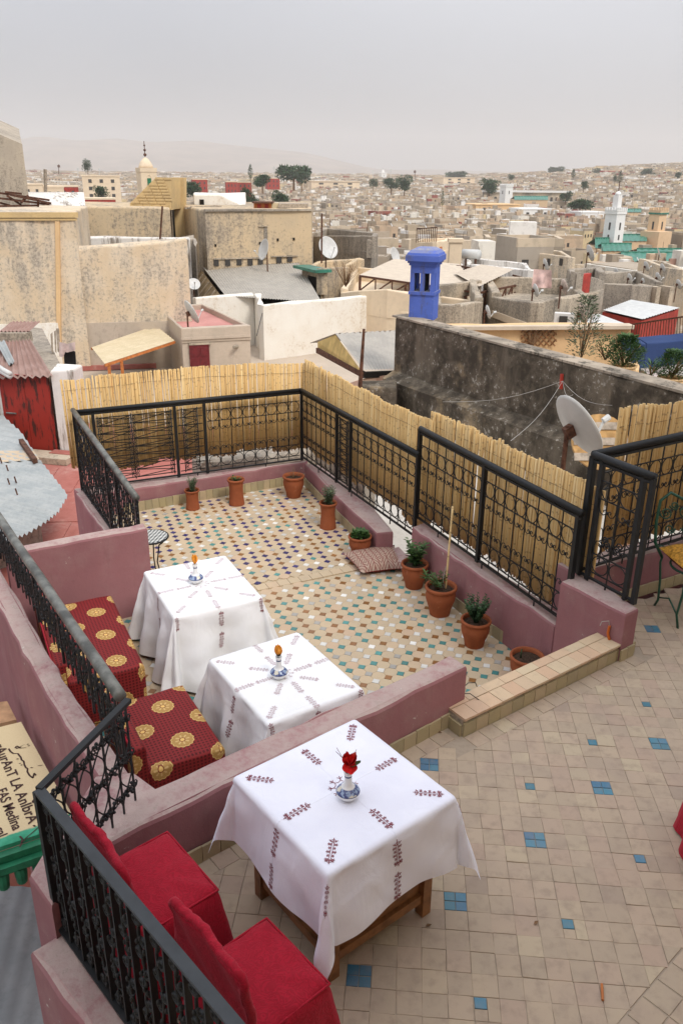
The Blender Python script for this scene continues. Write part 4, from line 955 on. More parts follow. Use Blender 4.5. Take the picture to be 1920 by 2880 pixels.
def bench(p00, p10, p01, zs, label, back_h, uvo):
    """p00 rear-left, p10 rear-right (by the table), p01 near-left in plan"""
    ex = (p10 - p00); ey = (p01 - p00); o = thing('brocade_bench', (p00.x, p00.y, ZF), label, 'bench', 'brocade benches')
    X, Y = ex.normalized(), ey.normalized(); mw = Matrix(((X.x, Y.x, 0, p00.x), (X.y, Y.y, 0, p00.y), (0, 0, 1, 0), (0, 0, 0, 1)))
    s = rounded_slab(ex.length, ey.length, ZF + .02, zs, .03, sag=.012); s.uv = [(u + uvo[0], v + uvo[1]) for u, v in s.uv]
    link('seat', s.mesh('seat', BROC, True), o, mw.copy())
    k = rounded_slab(.085, ey.length + .01, ZF + .02, zs + back_h, .025); k.uv = [(v + uvo[1], u + uvo[0]) for u, v in k.uv]
    link('backrest', k.mesh('backrest', BROC, True), o, mw @ Matrix.Translation((-.083, -.005, 0)))
    link('piping', MB().tube([(-.083, -.004, zs + back_h - .004), (-.083, ey.length + .004, zs + back_h - .004)], .006, 6).mesh('piping', RED), o, mw.copy())
    for a in (.04, ex.length - .04):
        for c_ in (.04, ey.length - .04): link('foot', MB().box((a, c_, ZF + .012), (.04, .04, .024)).mesh('foot', WOOD), o, mw.copy())
    return o
ZS = -.13
a0, a1, a2 = W(316, 1679, ZS), W(462, 1868, ZS), W(285, 1899, ZS)
dxy = (a2 - a1); b1w = .55; X = dxy.normalized()
bench(v2(*(a0 + X * b1w)[:2]), v2(*a0[:2]), v2(*(a1 + X * b1w)[:2]), ZS, 'farther brocade bench against the tall purple wall, red with gold medallions', .16, (.03, .02))
a0, a1 = W(520, 1931, ZS), W(668, 2100, ZS); X = (W(370, 1966, ZS) - a0).normalized(); a1 = a0 + (a1 - a0).normalized() * .80
bench(v2(*(a0 + X * .50)[:2]), v2(*a0[:2]), v2(*(a1 + X * .50)[:2]), ZS, 'nearer brocade bench behind the dividing wall, red with gold medallions', .19, (.12, .09))

# ------------------------------------------------------------------ red covered chairs
def chair(far, right, depth, zs, zb, label, seed):
    """far, right: plan ends of the front edge of the seat; the back lies depth behind it"""
    ex = right - far; X = ex.normalized(); Y = V((X.y, -X.x, 0)); rn = random.Random(seed)
    if Y.dot(v2(-1, -1) if far.x < 1.5 else v2(1, 0)) < 0: Y = -Y                           # towards the railing
    o = thing('covered_chair', (far.x, far.y, 0), label, 'chair', 'red covered chairs'); w = ex.length
    org = far; mw = Matrix(((X.x, Y.x, 0, org.x), (X.y, Y.y, 0, org.y), (0, 0, 1, 0), (0, 0, 0, 1)))
    # skirted seat cover: rounded top, skirt flaring to the floor with soft folds
    b = MB(); N = 64; P = []
    def loop(t):
        t = t % 1 * 4; k = int(t); f = t - k; return ((f * w, 0), (w, f * depth), (w - f * w, depth), (0, depth - f * depth))[k]
    prof = [(.075, zs + .020), (.035, zs + .014), (.012, zs + .002), (0, zs - .022), (-.006, zs - .05), (-.014, zs - .10), (-.026, zs - .17), (-.04, .2), (-.054, .09), (-.062, .015)]
    for d, z in prof:
        for i in range(N):
            x, y = loop(i / N); cx, cy = w / 2, depth / 2; k = 1 - d / .25 + (0 if z > zs - .1 else .20 * (zs - .1 - z) * math.sin(i * 1.15 + seed) * (1 + .5 * math.sin(i * .37)))
            rx, ry = abs(x - cx) / (w / 2), abs(y - cy) / (depth / 2); cr = 1 - .06 * max(0, rx + ry - 1.5) * 2
            P.append((cx + (x - cx) * k * cr, cy + (y - cy) * k * cr, z + .004 * math.sin(i * .8 + seed)))
    Fs = [(r * N + i, r * N + (i + 1) % N, (r + 1) * N + (i + 1) % N, (r + 1) * N + i) for r in range(len(prof) - 1) for i in range(N)]
    P.append((w / 2, depth / 2, zs + .030)); Fs += [(len(P) - 1, (i + 1) % N, i) for i in range(N)]
    b.add(P, Fs); seat = link('seat_cover', b.mesh('seat_cover', RED, True), o, mw.copy())
    b = MB(); b.tube([(w / 2 + (loop(i / 48)[0] - w / 2) * .93, depth / 2 + (loop(i / 48)[1] - depth / 2) * .93, zs + .004) for i in range(48)], .0055, 5, True); link('piping', b.mesh('piping', RED, True), seat, mw.copy())
    # back: a thick soft slab with an uneven furry edge
    n1, n2 = 26, 16; b = MB(); P = []; th = .032
    def bp(i, j, s):
        u = i / n1; z = lerp(zs - .05, zb, j / n2); rd = .04 * (max(0, abs(2 * u - 1) - .8) / .2) ** 2 * (j / n2) ** 6
        y = depth - .03 + .035 * (j / n2) + s * th / 2 * (1 - .0 * u) + .006 * math.sin(u * 9 + j * .7 + seed)
        return V(((u - .5) * (w + .02) + w / 2, y, z - rd + (.005 * math.sin(u * 13 + seed) + .002 * math.sin(u * 41)) * (j / n2) ** 4))
    idx = {}
    for s in (-1, 1):
        for i in range(n1 + 1):
            for j in range(n2 + 1): idx[(s, i, j)] = len(P); P.append(bp(i, j, s))
    Fs = []
    for s in (-1, 1):
        for i in range(n1):
            for j in range(n2): f_ = (idx[(s, i, j)], idx[(s, i + 1, j)], idx[(s, i + 1, j + 1)], idx[(s, i, j + 1)]); Fs.append(f_ if s < 0 else f_[::-1])
    for i in range(n1): Fs.append((idx[(-1, i, n2)], idx[(-1, i + 1, n2)], idx[(1, i + 1, n2)], idx[(1, i, n2)])); Fs.append((idx[(-1, i, 0)], idx[(1, i, 0)], idx[(1, i + 1, 0)], idx[(-1, i + 1, 0)]))
    for j in range(n2):
        for i in (0, n1): Fs.append((idx[(-1, i, j)], idx[(-1, i, j + 1)], idx[(1, i, j + 1)], idx[(1, i, j)]))
    b.add(P, Fs); back = link('backrest_cover', b.mesh('backrest_cover', RED, True), o, mw.copy())
    b = MB()
    path = [bp(0, j, 0) for j in range(n2 + 1)] + [bp(i, n2, 0) for i in range(1, n1)] + [bp(n1, j, 0) for j in range(n2, -1, -1)]
    b.tube([p + V((rn.uniform(-.003, .003), rn.uniform(-.003, .003), rn.uniform(-.003, .004))) for p in path], [th * .52 * rn.uniform(.97, 1.04) for _ in path], 8)
    link('edge_roll', b.mesh('edge_roll', RED, True), back, mw.copy())
    for a in (.04, w - .04):
        for c_ in (.04, depth - .04): link('leg', MB().box((a, c_, zs / 2 - .02), (.036, .036, zs - .05)).mesh('leg', WOOD), o, mw.copy())
chair(v2(-.78, 2.92), v2(-.48, 2.57), .405, .47, .86, 'red covered chair farther from the camera, beside the corner railing', 1)
chair(v2(-.285, 2.455), v2(-.005, 2.145), .40, .47, .86, 'red covered chair nearest the camera at the bottom edge', 2)

# ------------------------------------------------------------------ pots and plants
def pot_round(r, h):
    return [(.60 * r, 0), (.62 * r, .02 * h), (.70 * r, .25 * h), (.90 * r, .55 * h), (.93 * r, .70 * h), (.88 * r, .82 * h), (.86 * r, .86 * h), (.99 * r, .91 * h), (1.0 * r, .96 * h), (.97 * r, h), (.86 * r, h), (.82 * r, .90 * h), (.80 * r, .84 * h)]
def pot_tall(r, h):
    return [(.92 * r, 0), (.95 * r, .03 * h), (.90 * r, .12 * h), (.82 * r, .4 * h), (.80 * r, .6 * h), (.86 * r, .82 * h), (.92 * r, .9 * h), (1.02 * r, .92 * h), (1.04 * r, .97 * h), (1.0 * r, h), (.90 * r, h), (.84 * r, .93 * h), (.82 * r, .9 * h)]
def leaf_quad(b, p, d, upv, L, w):
    d = d.normalized(); s = d.cross(upv); s = s.normalized() * w / 2 if s.length > 1e-4 else V((w / 2, 0, 0)); n_ = s.cross(d).normalized()
    b.add([p, p + d * L * .45 + s + n_ * L * .06, p + d * L - n_ * L * .12, p + d * L * .45 - s + n_ * L * .06], [(0, 1, 2, 3)])
def foliage(b, c, n, R_, hgt, L, w, rn, droop=.3, stems=None, rise=.4):
    for k in range(n):
        a = rn.uniform(0, 6.283); t = rn.random() ** .7; r = R_ * math.sqrt(rn.random()) * (1 - .35 * t); p = c + V((r * math.cos(a), r * math.sin(a), hgt * t))
        d = V((math.cos(a + rn.uniform(-.8, .8)), math.sin(a + rn.uniform(-.8, .8)), rn.uniform(-droop, 1) + rise)); leaf_quad(b, p, d, V((rn.uniform(-.3, .3), rn.uniform(-.3, .3), 1)), L * rn.uniform(.6, 1.25), w * rn.uniform(.7, 1.2))
def stems_up(b, c, n, R_, hgt, rn, r=.003):
    tips = []
    for k in range(n):
        a = rn.uniform(0, 6.283); q = c + V((R_ * math.cos(a) * rn.uniform(.3, 1), R_ * math.sin(a) * rn.uniform(.3, 1), hgt * rn.uniform(.65, 1))); m_ = c.lerp(q, .5) + V((rn.uniform(-.01, .01), rn.uniform(-.01, .01), .01)); b.tube([c + V((rn.uniform(-.02, .02), rn.uniform(-.02, .02), 0)), m_, q], [r, r * .8, r * .4], 5); tips.append((c, q))
    return tips
def stem_leaves(b, tips, per, L, w, rn, start=.25):
    for a, q in tips:
        for k in range(per):
            t = lerp(start, 1, k / max(1, per - 1)); p = a.lerp(q, t); an = k * 2.4 + rn.uniform(-.5, .5); leaf_quad(b, p, V((math.cos(an), math.sin(an), rn.uniform(.1, .9))), V((0, 0, 1)), L * rn.uniform(.6, 1.2) * (1.1 - .4 * t), w * rn.uniform(.7, 1.2))
def pot(bx, by, rx, ry, wpx, kind, label, plant, seed, prof):
    base = W(bx, by, ZF); rn = random.Random(seed)
    dist = base.length; r = wpx / 2 * (base - V((0, 0, H))).length / F * 1.0 / math.cos(math.atan2(abs(bx - 960), F)) * .985
    rim = None; Yc = base.y + r * .35; rimz = WY(rx, ry, base.y).z; h = max(.10, rimz - ZF)
    o = thing('plant_pot', base, label, 'pot', 'terracotta pots along the terrace walls')
    link('pot_body', MB().lathe(prof(r, h), (0, 0, 0), 30).mesh('pot_body', POT, True), o, TR(base, seed))
    zs_ = h * .86; b = MB(); b.lathe([(.0, .006), (.4 * r, .004), (.83 * r, -.002)], (0, 0, zs_), 18, (False, False)); link('soil', b.mesh('soil', SOIL, True), o, TR(base))
    c = base + V((0, 0, zs_)); lv = MB(); sm = MB(); lm = LEAF
    if plant == 'lavender': t = stems_up(sm, c, 26, r * .9, .21, rn, .0022); stem_leaves(lv, t, 22, .045, .008, rn, .2); lm = LEAF2
    elif plant == 'sprig': t = stems_up(sm, c, 7, r * .6, .085, rn, .002); stem_leaves(lv, t, 9, .036, .022, rn)
    elif plant == 'dead': t = stems_up(sm, c, 12, r * 1.0, .13, rn, .002); sm_ = DRYT
    elif plant == 'low': foliage(lv, c, 420, r * .78, .075, .042, .028, rn, .4)
    elif plant == 'sage': t = stems_up(sm, c, 20, r * 1.05, .26, rn, .003); stem_leaves(lv, t, 24, .055, .016, rn, .1); lm = LEAF2
    elif plant == 'rosemary': t = stems_up(sm, c, 17, r * .95, .27, rn, .003); stem_leaves(lv, t, 18, .085, .026, rn, .1)
    elif plant == 'geranium': t = stems_up(sm, c, 46, r * 1.0, .25, rn, .0025); stem_leaves(lv, t, 26, .030, .022, rn, .12); lm = LEAF3
    elif plant == 'stick':
        t = stems_up(sm, c + V((-.03, 0, 0)), 12, r * .8, .18, rn, .003); stem_leaves(lv, t, 16, .05, .016, rn, .3); q = c + V((-r * .9, -.02, .12)); sm.tube([c + V((-.03, 0, .02)), q], .003, 5); stem_leaves(lv, [(q - V((0, 0, .03)), q + V((-.02, 0, .07)))], 20, .075, .022, rn)
        s0 = c + V((.045, .02, -.03)); s1 = WY(1272, 1425, s0.y + .02); k = MB(); k.tube([s0.lerp(s1, i / 9) for i in range(10)], [.0085 + (.0015 if i % 3 == 0 else 0) for i in range(10)], 8); link('bamboo_stake', k.mesh('bamboo_stake', REED, True), o)
        k = MB(); k.tube([c + V((.03, .0, .02)), c + V((.01, -.02, .12)), c + V((.03, 0, .24))], .0025, 5); link('string', k.mesh('string', CABLEW), o)
    elif plant == 'empty': sm.tube([c + V((-.05, .01, 0)), c + V((-.048, .01, .085))], .006, 6)
    if sm.v: link('stems', sm.mesh('stems', DRYT if plant in ('dead', 'stick') else LEAF3, True), o)
    if lv.v: tag(link('leaves', lv.mesh('leaves', lm), o), kind='stuff')
for i, a in enumerate((
    (543, 1431, 544, 1377, 41, 'tall', 'small waisted terracotta pot with grey lavender, at the far kerb', 'lavender', 1, pot_tall),
    (666, 1418, 668, 1346, 47, 'tall', 'waisted terracotta pot with a tiny sprig, at the far kerb', 'sprig', 2, pot_tall),
    (826, 1397, 827, 1337, 63, 'round', 'round terracotta pot with dead stalks in the far corner', 'dead', 3, pot_round),
    (922, 1484, 928, 1412, 50, 'tall', 'tall waisted terracotta pot with a sage plant, by the right kerb', 'sage', 4, pot_tall),
    (1011, 1561, 1013, 1506, 68, 'round', 'squat terracotta pot with low green leaves, beside the cushion', 'low', 5, pot_round),
    (1163, 1650, 1168, 1583, 78, 'round', 'terracotta pot with a leafy green bush, right of the cushion', 'rosemary', 6, pot_round),
    (1235, 1726, 1238, 1647, 90, 'round', 'large terracotta pot with a bamboo stake', 'stick', 7, pot_round),
    (1332, 1814, 1342, 1741, 84, 'round', 'limescaled terracotta pot with a dense small-leaved bush', 'geranium', 8, pot_round),
    (1474, 1916, 1480, 1843, 92, 'round', 'terracotta pot of bare soil beside the tiled ledge', 'empty', 9, pot_round))): pot(*a)

# ------------------------------------------------------------------ floor cushion
def kilim():
    g = G('woven berber cushion', .9, .1); u, v, _ = g.sep(g.uv)
    du = g.M('ABSOLUTE', g.sub(g.fr(g.mul(u, 3.0)), .5)); dv = g.M('ABSOLUTE', g.sub(g.fr(g.mul(v, 2.0)), .5)); dm = g.addm(du, dv); k = g.step(g.M('ABSOLUTE', g.sub(g.fr(g.mul(dm, 5)), .5)), .12, .24)
    wv = g.noise(420, det=1); cr = g.step(g.M('ABSOLUTE', g.sub(g.fr(g.mul(u, 9.0)), .5)), .40, .44)
    c = g.mix(k, (.20, .11, .085), (.50, .39, .31)); c = g.mix(g.step(wv, .45, .6), c, (.30, .17, .13)); c = g.mix(g.mul(cr, .7), c, (.20, .03, .03)); g.col(c); g.bump(k, .003, .5); return g.done()
cq = [W(965, 1572, ZF), W(1016, 1626, ZF), W(1136, 1612, ZF), W(1106, 1548, ZF)]
cu = thing('floor_cushion', sum(cq, V()) / 4, 'patterned berber floor cushion with a red underside beside the pots', 'cushion')
for nm, mt, e in (('woven_top', kilim(), 1), ('red_underside', plain('red velvet underside', (.23, .015, .015), .85), -1)):
    b = MB(); uv = []; n = 18; P = []
    for i in range(n + 1):
        for j in range(n + 1):
            s, t = i / n, j / n; p = cq[0].lerp(cq[1], s).lerp(cq[3].lerp(cq[2], s), t); ed = (16 * s * (1 - s) * t * (1 - t)) ** .42; pin = .92 + .08 * (abs(2 * s - 1) * abs(2 * t - 1)) ** 2
            cc = sum(cq, V()) / 4; p = cc + (p - cc) * (1 + .10 * (abs(2 * s - 1) ** 4 * abs(2 * t - 1) ** 4) - .05); z = .060 + (e * (.085 if e > 0 else .056)) * ed + (.012 * math.sin(s * 7 + t * 5) * ed if e > 0 else 0); P.append((p.x, p.y, ZF + z)); uv.append((t, s))
    b.add(P, [(i * (n + 1) + j, (i + 1) * (n + 1) + j, (i + 1) * (n + 1) + j + 1, i * (n + 1) + j + 1) for i in range(n) for j in range(n)]); b.uv = uv; b.build(nm, mt, cu, True)

# ------------------------------------------------------------------ mosaic bistro table
def mosaic():
    g = G('black and white mosaic', .4, .45); o = g.sep(g.obj); k = g.M('MODULO', g.addm(g.M('FLOOR', g.mul(g.addm(o[0], 5), 42)), g.M('FLOOR', g.mul(g.addm(o[1], 5), 42))), 2.0); g.col(g.mix(g.step(k, .4, .6), (.66, .66, .62), (.02, .03, .035))); return g.done()
c = W(424, 1511, -.02); bt = thing('mosaic_table', (c.x, c.y, ZF), 'small round mosaic table on black iron legs behind the tall purple wall', 'table')
link('table_top', MB().lathe([(.0, 0), (.16, 0), (.165, .008), (.165, .018), (.158, .022), (0, .022)], (0, 0, 0), 32).mesh('table_top', mosaic()), bt, TR((c.x, c.y, -.03), .6)); link('rim', MB().tube([(.168 * math.cos(k * .2618), .168 * math.sin(k * .2618), 0) for k in range(24)], .010, 6, True).mesh('rim', IRON, True), bt, TR((c.x, c.y, -.018)))
for k in range(3):
    a = k * 2.094 - .5; e = V((math.cos(a), math.sin(a), 0)); b = MB(); b.tube([c + e * .13 + V((0, 0, -.04)), c + e * .15 + V((0, 0, -.02)), c + e * .10 + V((0, 0, -.06)), c + e * .06 + V((0, 0, -.25)), c + e * .10 + V((0, 0, -.42)), V((c.x, c.y, ZF + .01)) + e * .16], .007, 6); b.build('leg', IRON, bt, True)

# ------------------------------------------------------------------ green iron chair at the right edge
gp = W(1940, 1735, 0); gc = thing('iron_chair', gp, 'dark green wrought iron chair at the right edge of the upper terrace', 'chair')
fx = [W(1838, 1704, 0), W(1897, 1762, 0)]; ctr = V((fx[0].x + .30, fx[0].y + .04, 0)); zse = .44
X = V((.72, -.69, 0)).normalized(); Y = V((.69, .72, 0)).normalized()                     # X along the visible side, Y towards outside right
A0 = fx[0]; A1 = fx[1]; X = (A1 - A0).normalized(); Y = V((-X.y, X.x, 0)); wd_ = .40; dpt = (A1 - A0).length + .04
def gpnt(x, y, z): return A0 + X * x + Y * y + V((0, 0, z))
for y in (0, wd_):
    MB().tube([gpnt(0, y, 0), gpnt(.04, y, .08), gpnt(.02, y, .25), gpnt(-.02, y, zse - .05), gpnt(-.01, y, zse)], .010, 7).build('leg', GREENI, gc, True)
    MB().tube([gpnt(dpt, y, 0), gpnt(dpt - .05, y, .1), gpnt(dpt - .02, y, .3), gpnt(dpt - .03, y, zse)], .010, 7).build('leg', GREENI, gc, True)
    MB().tube([gpnt(.04, y, .10), gpnt(dpt * .5, y, .17), gpnt(dpt - .05, y, .10)], .007, 6).build('stretcher', GREENI, gc, True)
MB().tube([gpnt(dpt / 2 + (dpt / 2 + .01) * math.cos(k * .2618) , wd_ / 2 + (wd_ / 2 + .01) * math.sin(k * .2618), zse) for k in range(24)], .010, 7, True).build('seat_ring', GREENI, gc, True)
def gpb(x, y, z): return gpnt(x, y - .16 * (z - zse) / .5, z)
bkp = [gpb(-.01, .0, zse), gpb(-.05, -.02, zse + .12), gpb(-.07, .03, zse + .30), gpb(-.09, .10, zse + .46), gpb(-.10, wd_ / 2, zse + .52), gpb(-.09, wd_ - .10, zse + .46), gpb(-.07, wd_ - .03, zse + .30), gpb(-.05, wd_ + .02, zse + .12), gpb(-.01, wd_, zse)]
MB().tube(bkp, .013, 8).build('back_hoop', GREENI, gc, True)
for cy, cz, rr, e in ((.12, .36, .055, 1), (wd_ - .12, .36, .055, -1), (.13, .22, .045, -1), (wd_ - .13, .22, .045, 1), (.2, .42, .04, 1)):
    MB().tube([gpb(-.07, cy + e * p[0], zse + cz + p[2]) for p in spiral((0, 0), rr, 1.6, math.pi, 1, 18)], .006, 6).build('back_scroll', GREENI, gc, True)
for k in range(5): MB().tube([gpb(-.03, .0 + .08 * k, zse + .10), gpb(-.03, wd_ / 2, zse + .02)], .005, 5).build('back_wire', GREENI, gc, True)
cs = thing('seat_cushion', gpnt(dpt / 2, wd_ / 2, zse), 'gold and dark red cushion on the green iron chair', 'cushion')
for nm, mt, e in (('gold_top', plain('gold brocade', (.42, .21, .03), .6, .3, 0, .5, 40), 1), ('red_bottom', plain('dark red satin', (.18, .012, .015), .5), -1)):
    b = MB(); n = 12; P = []
    for i in range(n + 1):
        for j in range(n + 1):
            s, t = i / n, j / n; ed = (16 * s * (1 - s) * t * (1 - t)) ** .4; P.append(gpnt(-.03 + s * (dpt + .06), -.03 + t * (wd_ + .06), zse + .075 + e * .075 * ed))
    b.add(P, [(i * (n + 1) + j, (i + 1) * (n + 1) + j, (i + 1) * (n + 1) + j + 1, i * (n + 1) + j + 1) for i in range(n) for j in range(n)]); b.build(nm, mt, cs, True)
# red chair reaching into the right edge, lower down
chair(v2(1.90, 3.50), v2(1.80, 3.12), .42, .47, .85, 'red covered chair just reaching into the right edge', 3)
# cigarette butt and dead leaves on the tiles
cb = W(1692, 2820, 0); MB().tube([cb + V((.0, 0, .016)), cb + V((.018, .075, .016))], .006, 8).build('wood_peg', ORANGE); tag(bpy.data.objects['wood_peg'], 'small wooden peg lying on the tiles near the bottom right', 'peg')
for k, (x, y) in enumerate(((1100 + 500 * .2551, 1850 + 812 * .2551), (1100 + 660 * .2551, 1850 + 800 * .2551), (1195, 2606), (1500, 2600))):
    p = W(x, y, .012); b = MB(); leaf_quad(b, p, V((1, .4 * (k - 1), .15)), V((0, 0, 1)), .035, .018); b.build('fallen_leaf', DRYT); tag(bpy.data.objects['fallen_leaf' if k == 0 else 'fallen_leaf.%03d' % k], ('dry curled leaf left of the ledge end', 'dry curled leaf against the ledge end', 'dry leaf beside the near table leg', 'dry leaf in the middle of the tiled floor')[k], 'leaf', 'dry leaves')

# ------------------------------------------------------------------ neighbouring roofs and buildings
def corr_strip(name, Lp, Rp, n, amp, mat, parent=None, seg=6, thick=.0):
    """sheet whose ridges run from polyline Lp to polyline Rp; n waves"""
    def along(P, t):
        t *= len(P) - 1; i = min(int(t), len(P) - 2); return P[i].lerp(P[i + 1], t - i)
    m = n * 4; b = MB(); P = []
    nrm = (Rp[0] - Lp[0]).cross(Lp[-1] - Lp[0]).normalized(); nrm = nrm if nrm.z > 0 else -nrm
    for i in range(m + 1):
        t = i / m; a, c = along(Lp, t), along(Rp, t); o = nrm * amp * math.sin(2 * math.pi * n * t)
        for j in range(seg + 1): P.append(a.lerp(c, j / seg) + o)
    b.add(P, [(i * (seg + 1) + j, i * (seg + 1) + j + 1, (i + 1) * (seg + 1) + j + 1, (i + 1) * (seg + 1) + j) for i in range(m) for j in range(seg)])
    return b.build(name, mat, parent, True)
def bld(name, label, pts, z, zb, mat, cat='building', amp=.03, bev=.06, step=.9, seed=1, group=None, ztop=None):
    o = wall('wall', [(p[0], p[1]) for p in pts], zb, z, mat, None, bev, seed, amp, ztop, step); o.name = name
    WM[o.name] = Matrix(); return tag(o, label, cat, group)
def onwall(name, A, B, rect, mat, parent, th=.06, out=.0):
    x0, y0, x1, y1 = rect; xm, ym = (x0 + x1) / 2, (y0 + y1) / 2; p0, p1 = OW(x0, ym, A, B), OW(x1, ym, A, B); zt, zb = OW(xm, y0, A, B).z, OW(xm, y1, A, B).z
    c = (p0 + p1) / 2; d = (p1 - p0); d.z = 0; L = d.length; n_ = V((d.y, -d.x, 0)).normalized(); n_ = n_ if n_.dot(V((-c.x, -c.y, 0))) > 0 else -n_
    return link(name, MB().box((0, 0, 0), (L, th, abs(zt - zb))).mesh(name, mat), parent, TR((c.x + n_.x * out, c.y + n_.y * out, (zt + zb) / 2), math.atan2(d.y, d.x)))
def r6(x, y): return (x * .272, 880 + y * .272)
def xy(p): return v2(p.x, p.y)

# --- sunken red terrace left of the lower terrace
rf = MB().prism([(-13, 6), (-2.2, 6), (-1.6, 9.8), (-.6, 11.2), (-1.2, 20.5), (-13, 21.5)], -3.4, -2.92).build('roof_terrace_floor', REDF); tag(rf, 'faded red screed of the sunken roof terrace on the left', kind='structure')
for k in range(26):
    x, y = -6.6 + (k % 6) * .62, 10.4 + (k // 6) * 1.55; link('screed_panel', bpy.data.meshes.get('screed_panel') or MB().box((0, 0, 0), (.60, 1.5, .02)).mesh('screed_panel', REDF), rf, TR((x, y, -2.915 + .002 * (k % 3)), .08))
DR = W(*r6(605, 1470), -2.9); DA, DB = xy(DR), xy(DR) + v2(-1.25, .30)
sh = thing('shed', (DR.x, DR.y, -2.9), 'whitewashed shed with a rust red door and corrugated roof on the left', 'shed')
ztp = OW(*r6(555, 655), DA, DB).z
wl = wall('wall', [tuple((DA + v2(.62, -.10))[:2]), tuple((DA + v2(.06, .02))[:2]), tuple((DA + v2(.06, .5))[:2]), tuple((DA + v2(.62, .6))[:2])], -2.95, ztp + .15, WHITE2, sh, .05, 3, .03, None, .4)
wl2 = wall('wall', [tuple((DB + v2(-.02, .02))[:2]), tuple((DB + v2(-2.6, .62))[:2]), tuple((DB + v2(-2.5, 1.1))[:2]), tuple((DB + v2(0, .5))[:2])], -2.95, ztp + .05, WHITE2, sh, .05, 4, .03, None, .4)
def reddoor():
    g = G('peeling red door paint', .6, .3); n1 = g.noise(3.5, g.sc(g.pos, (2.2, 2.2, .55)), 5, .6); g.col(g.mix(g.step(n1, .50, .60), (.30, .028, .018), (.07, .02, .015))); g.bump(n1, .005); return g.done()
dm = reddoor(); dr_ = empty('door', (DR.x, DR.y, -2.9)); dr_.parent = sh; dr_.matrix_parent_inverse = WM[sh.name].inverted()
dL = (DB - DA).length; da_ = math.atan2(DB.y - DA.y, DB.x - DA.x); hh = ztp + 2.86
for k in range(2):
    p = DA.lerp(DB, (k + .5) / 2); link('door_leaf', MB().box((0, 0, 0), (dL / 2 - .012, .05, hh)).mesh('door_leaf', dm), dr_, TR((p.x, p.y, -2.88 + hh / 2), da_))
p = DA.lerp(DB, .93); MB().tube([(p.x, p.y - .06, -1.95), (p.x + .25, p.y - .12, -1.95)], .02, 6).build('bolt', IRON2, dr_)
q0, q1 = OW(*r6(0, 690), DA, DB), OW(*r6(575, 650), DA, DB); f0, f1 = WY(*r6(-60, 300), DA.y + 3.2), WY(*r6(320, 285), DA.y + 2.9)
corr_strip('roof_sheet', [f1 + V((0, 0, .02)), f0], [q1 + V((0, -.15, .02)), q0 + V((-.6, -.1, .02))], 11, .035, TINB, sh)
g0, g1 = WY(*r6(310, 250), DA.y + 3.3), WY(*r6(0, 250), DA.y + 3.4); MB().bar(g0, g1, .3, .25).build('roof_kerb', CEMENT, sh); corr_strip('roof_sheet', [g0 + V((0, .9, .25)), g1 + V((0, .9, .25))], [g0 + V((0, 0, .14)), g1 + V((0, 0, .14))], 8, .03, TINB, sh)
corr_strip('roof_patch', [WY(*r6(60, 330), DA.y + 2.6) + V((0, 0, .1)), WY(*r6(-40, 330), DA.y + 2.6) + V((0, 0, .1))], [WY(*r6(165, 560), DA.y + .9) + V((0, 0, .12)), WY(*r6(100, 590), DA.y + .9) + V((0, 0, .12))], 2, .03, ZINC, sh)
for y_ in (630, 660): MB().tube([WY(*r6(-60, y_ - 110), DA.y + .4), WY(*r6(20, y_ - 50), DA.y), WY(*r6(110, y_), DA.y - .3)], .055, 8).build('pipe', PALER, sh, True)
MB().box((DA.x - .35, DA.y - .28, -2.84), (1.7, .5, .14), da_).build('step', CEMENT, sh); MB().box((DA.x + .55, DA.y - .3, -2.83), (1.3, .25, .16), da_).build('red_kerb', REDF, sh)
# sloping rubble-topped wall behind the shed and the cloth on it
s0, s1 = WY(*r6(690, 640), DA.y + .3), WY(*r6(440, 160), DA.y + 9.5)
sw = MB().prism([(s0.x - .75, s0.y), (s0.x, s0.y), (s1.x, s1.y), (s1.x - .9, s1.y)], -4.5, [s0.z, s0.z - .05, s1.z, s1.z + .1]).build('rubble_wall', GREYB); tag(sw, 'rubble-topped wall rising behind the red-doored shed', 'wall')
jl = thing('balcony', WY(*r6(720, 660), DA.y + 3), 'narrow dark balustrade with laundry behind the red-doored shed', 'balcony'); jy = DA.y + 3.2
bp = [WY(*r6(x, y), jy) for x, y in ((675, 410), (770, 400), (690, 690), (790, 690))]
for k in range(6): MB().bar(bp[0].lerp(bp[1], k / 5), bp[2].lerp(bp[3], k / 5), .05, .05).build('baluster', IRON, jl)
MB().bar(bp[0], bp[1], .06, .06).build('rail', IRON, jl)
b = MB(); P = [];
for i in range(9):
    for j in range(7): t, s = i / 8, j / 6; P.append(WY(*r6(lerp(615, 780, t), 320 + 90 * s - 40 * abs(t - .5) + (60 if t < .3 else 0) * s), jy - .15 - .05 * math.sin(t * 9)))
b.add(P, [(i * 7 + j, (i + 1) * 7 + j, (i + 1) * 7 + j + 1, i * 7 + j + 1) for i in range(8) for j in range(6)]); lo = b.build('laundry', plain('pale striped laundry', (.52, .42, .39), .9, .1, 0, .3, 5), None, True); tag(lo, 'pale sheet drying over the dark balustrade behind the shed', 'laundry')
bd = MB()
for k, (x, w_) in enumerate(((540, 16), (575, 14), (605, 24))): bd.add([WY(*r6(x - w_, 220 - 30 * k), jy + .6), WY(*r6(x + w_ * .4, 200 - 20 * k), jy + .6), WY(*r6(x + w_, 420), jy + .6), WY(*r6(x - w_ * .3, 400), jy + .6)] + [WY(*r6(x - w_, 220 - 30 * k), jy + .75), WY(*r6(x + w_ * .4, 200 - 20 * k), jy + .75), WY(*r6(x + w_, 420), jy + .75), WY(*r6(x - w_ * .3, 400), jy + .75)], [(0, 1, 2, 3), (7, 6, 5, 4), (0, 4, 5, 1), (1, 5, 6, 2), (2, 6, 7, 3), (3, 7, 4, 0)])
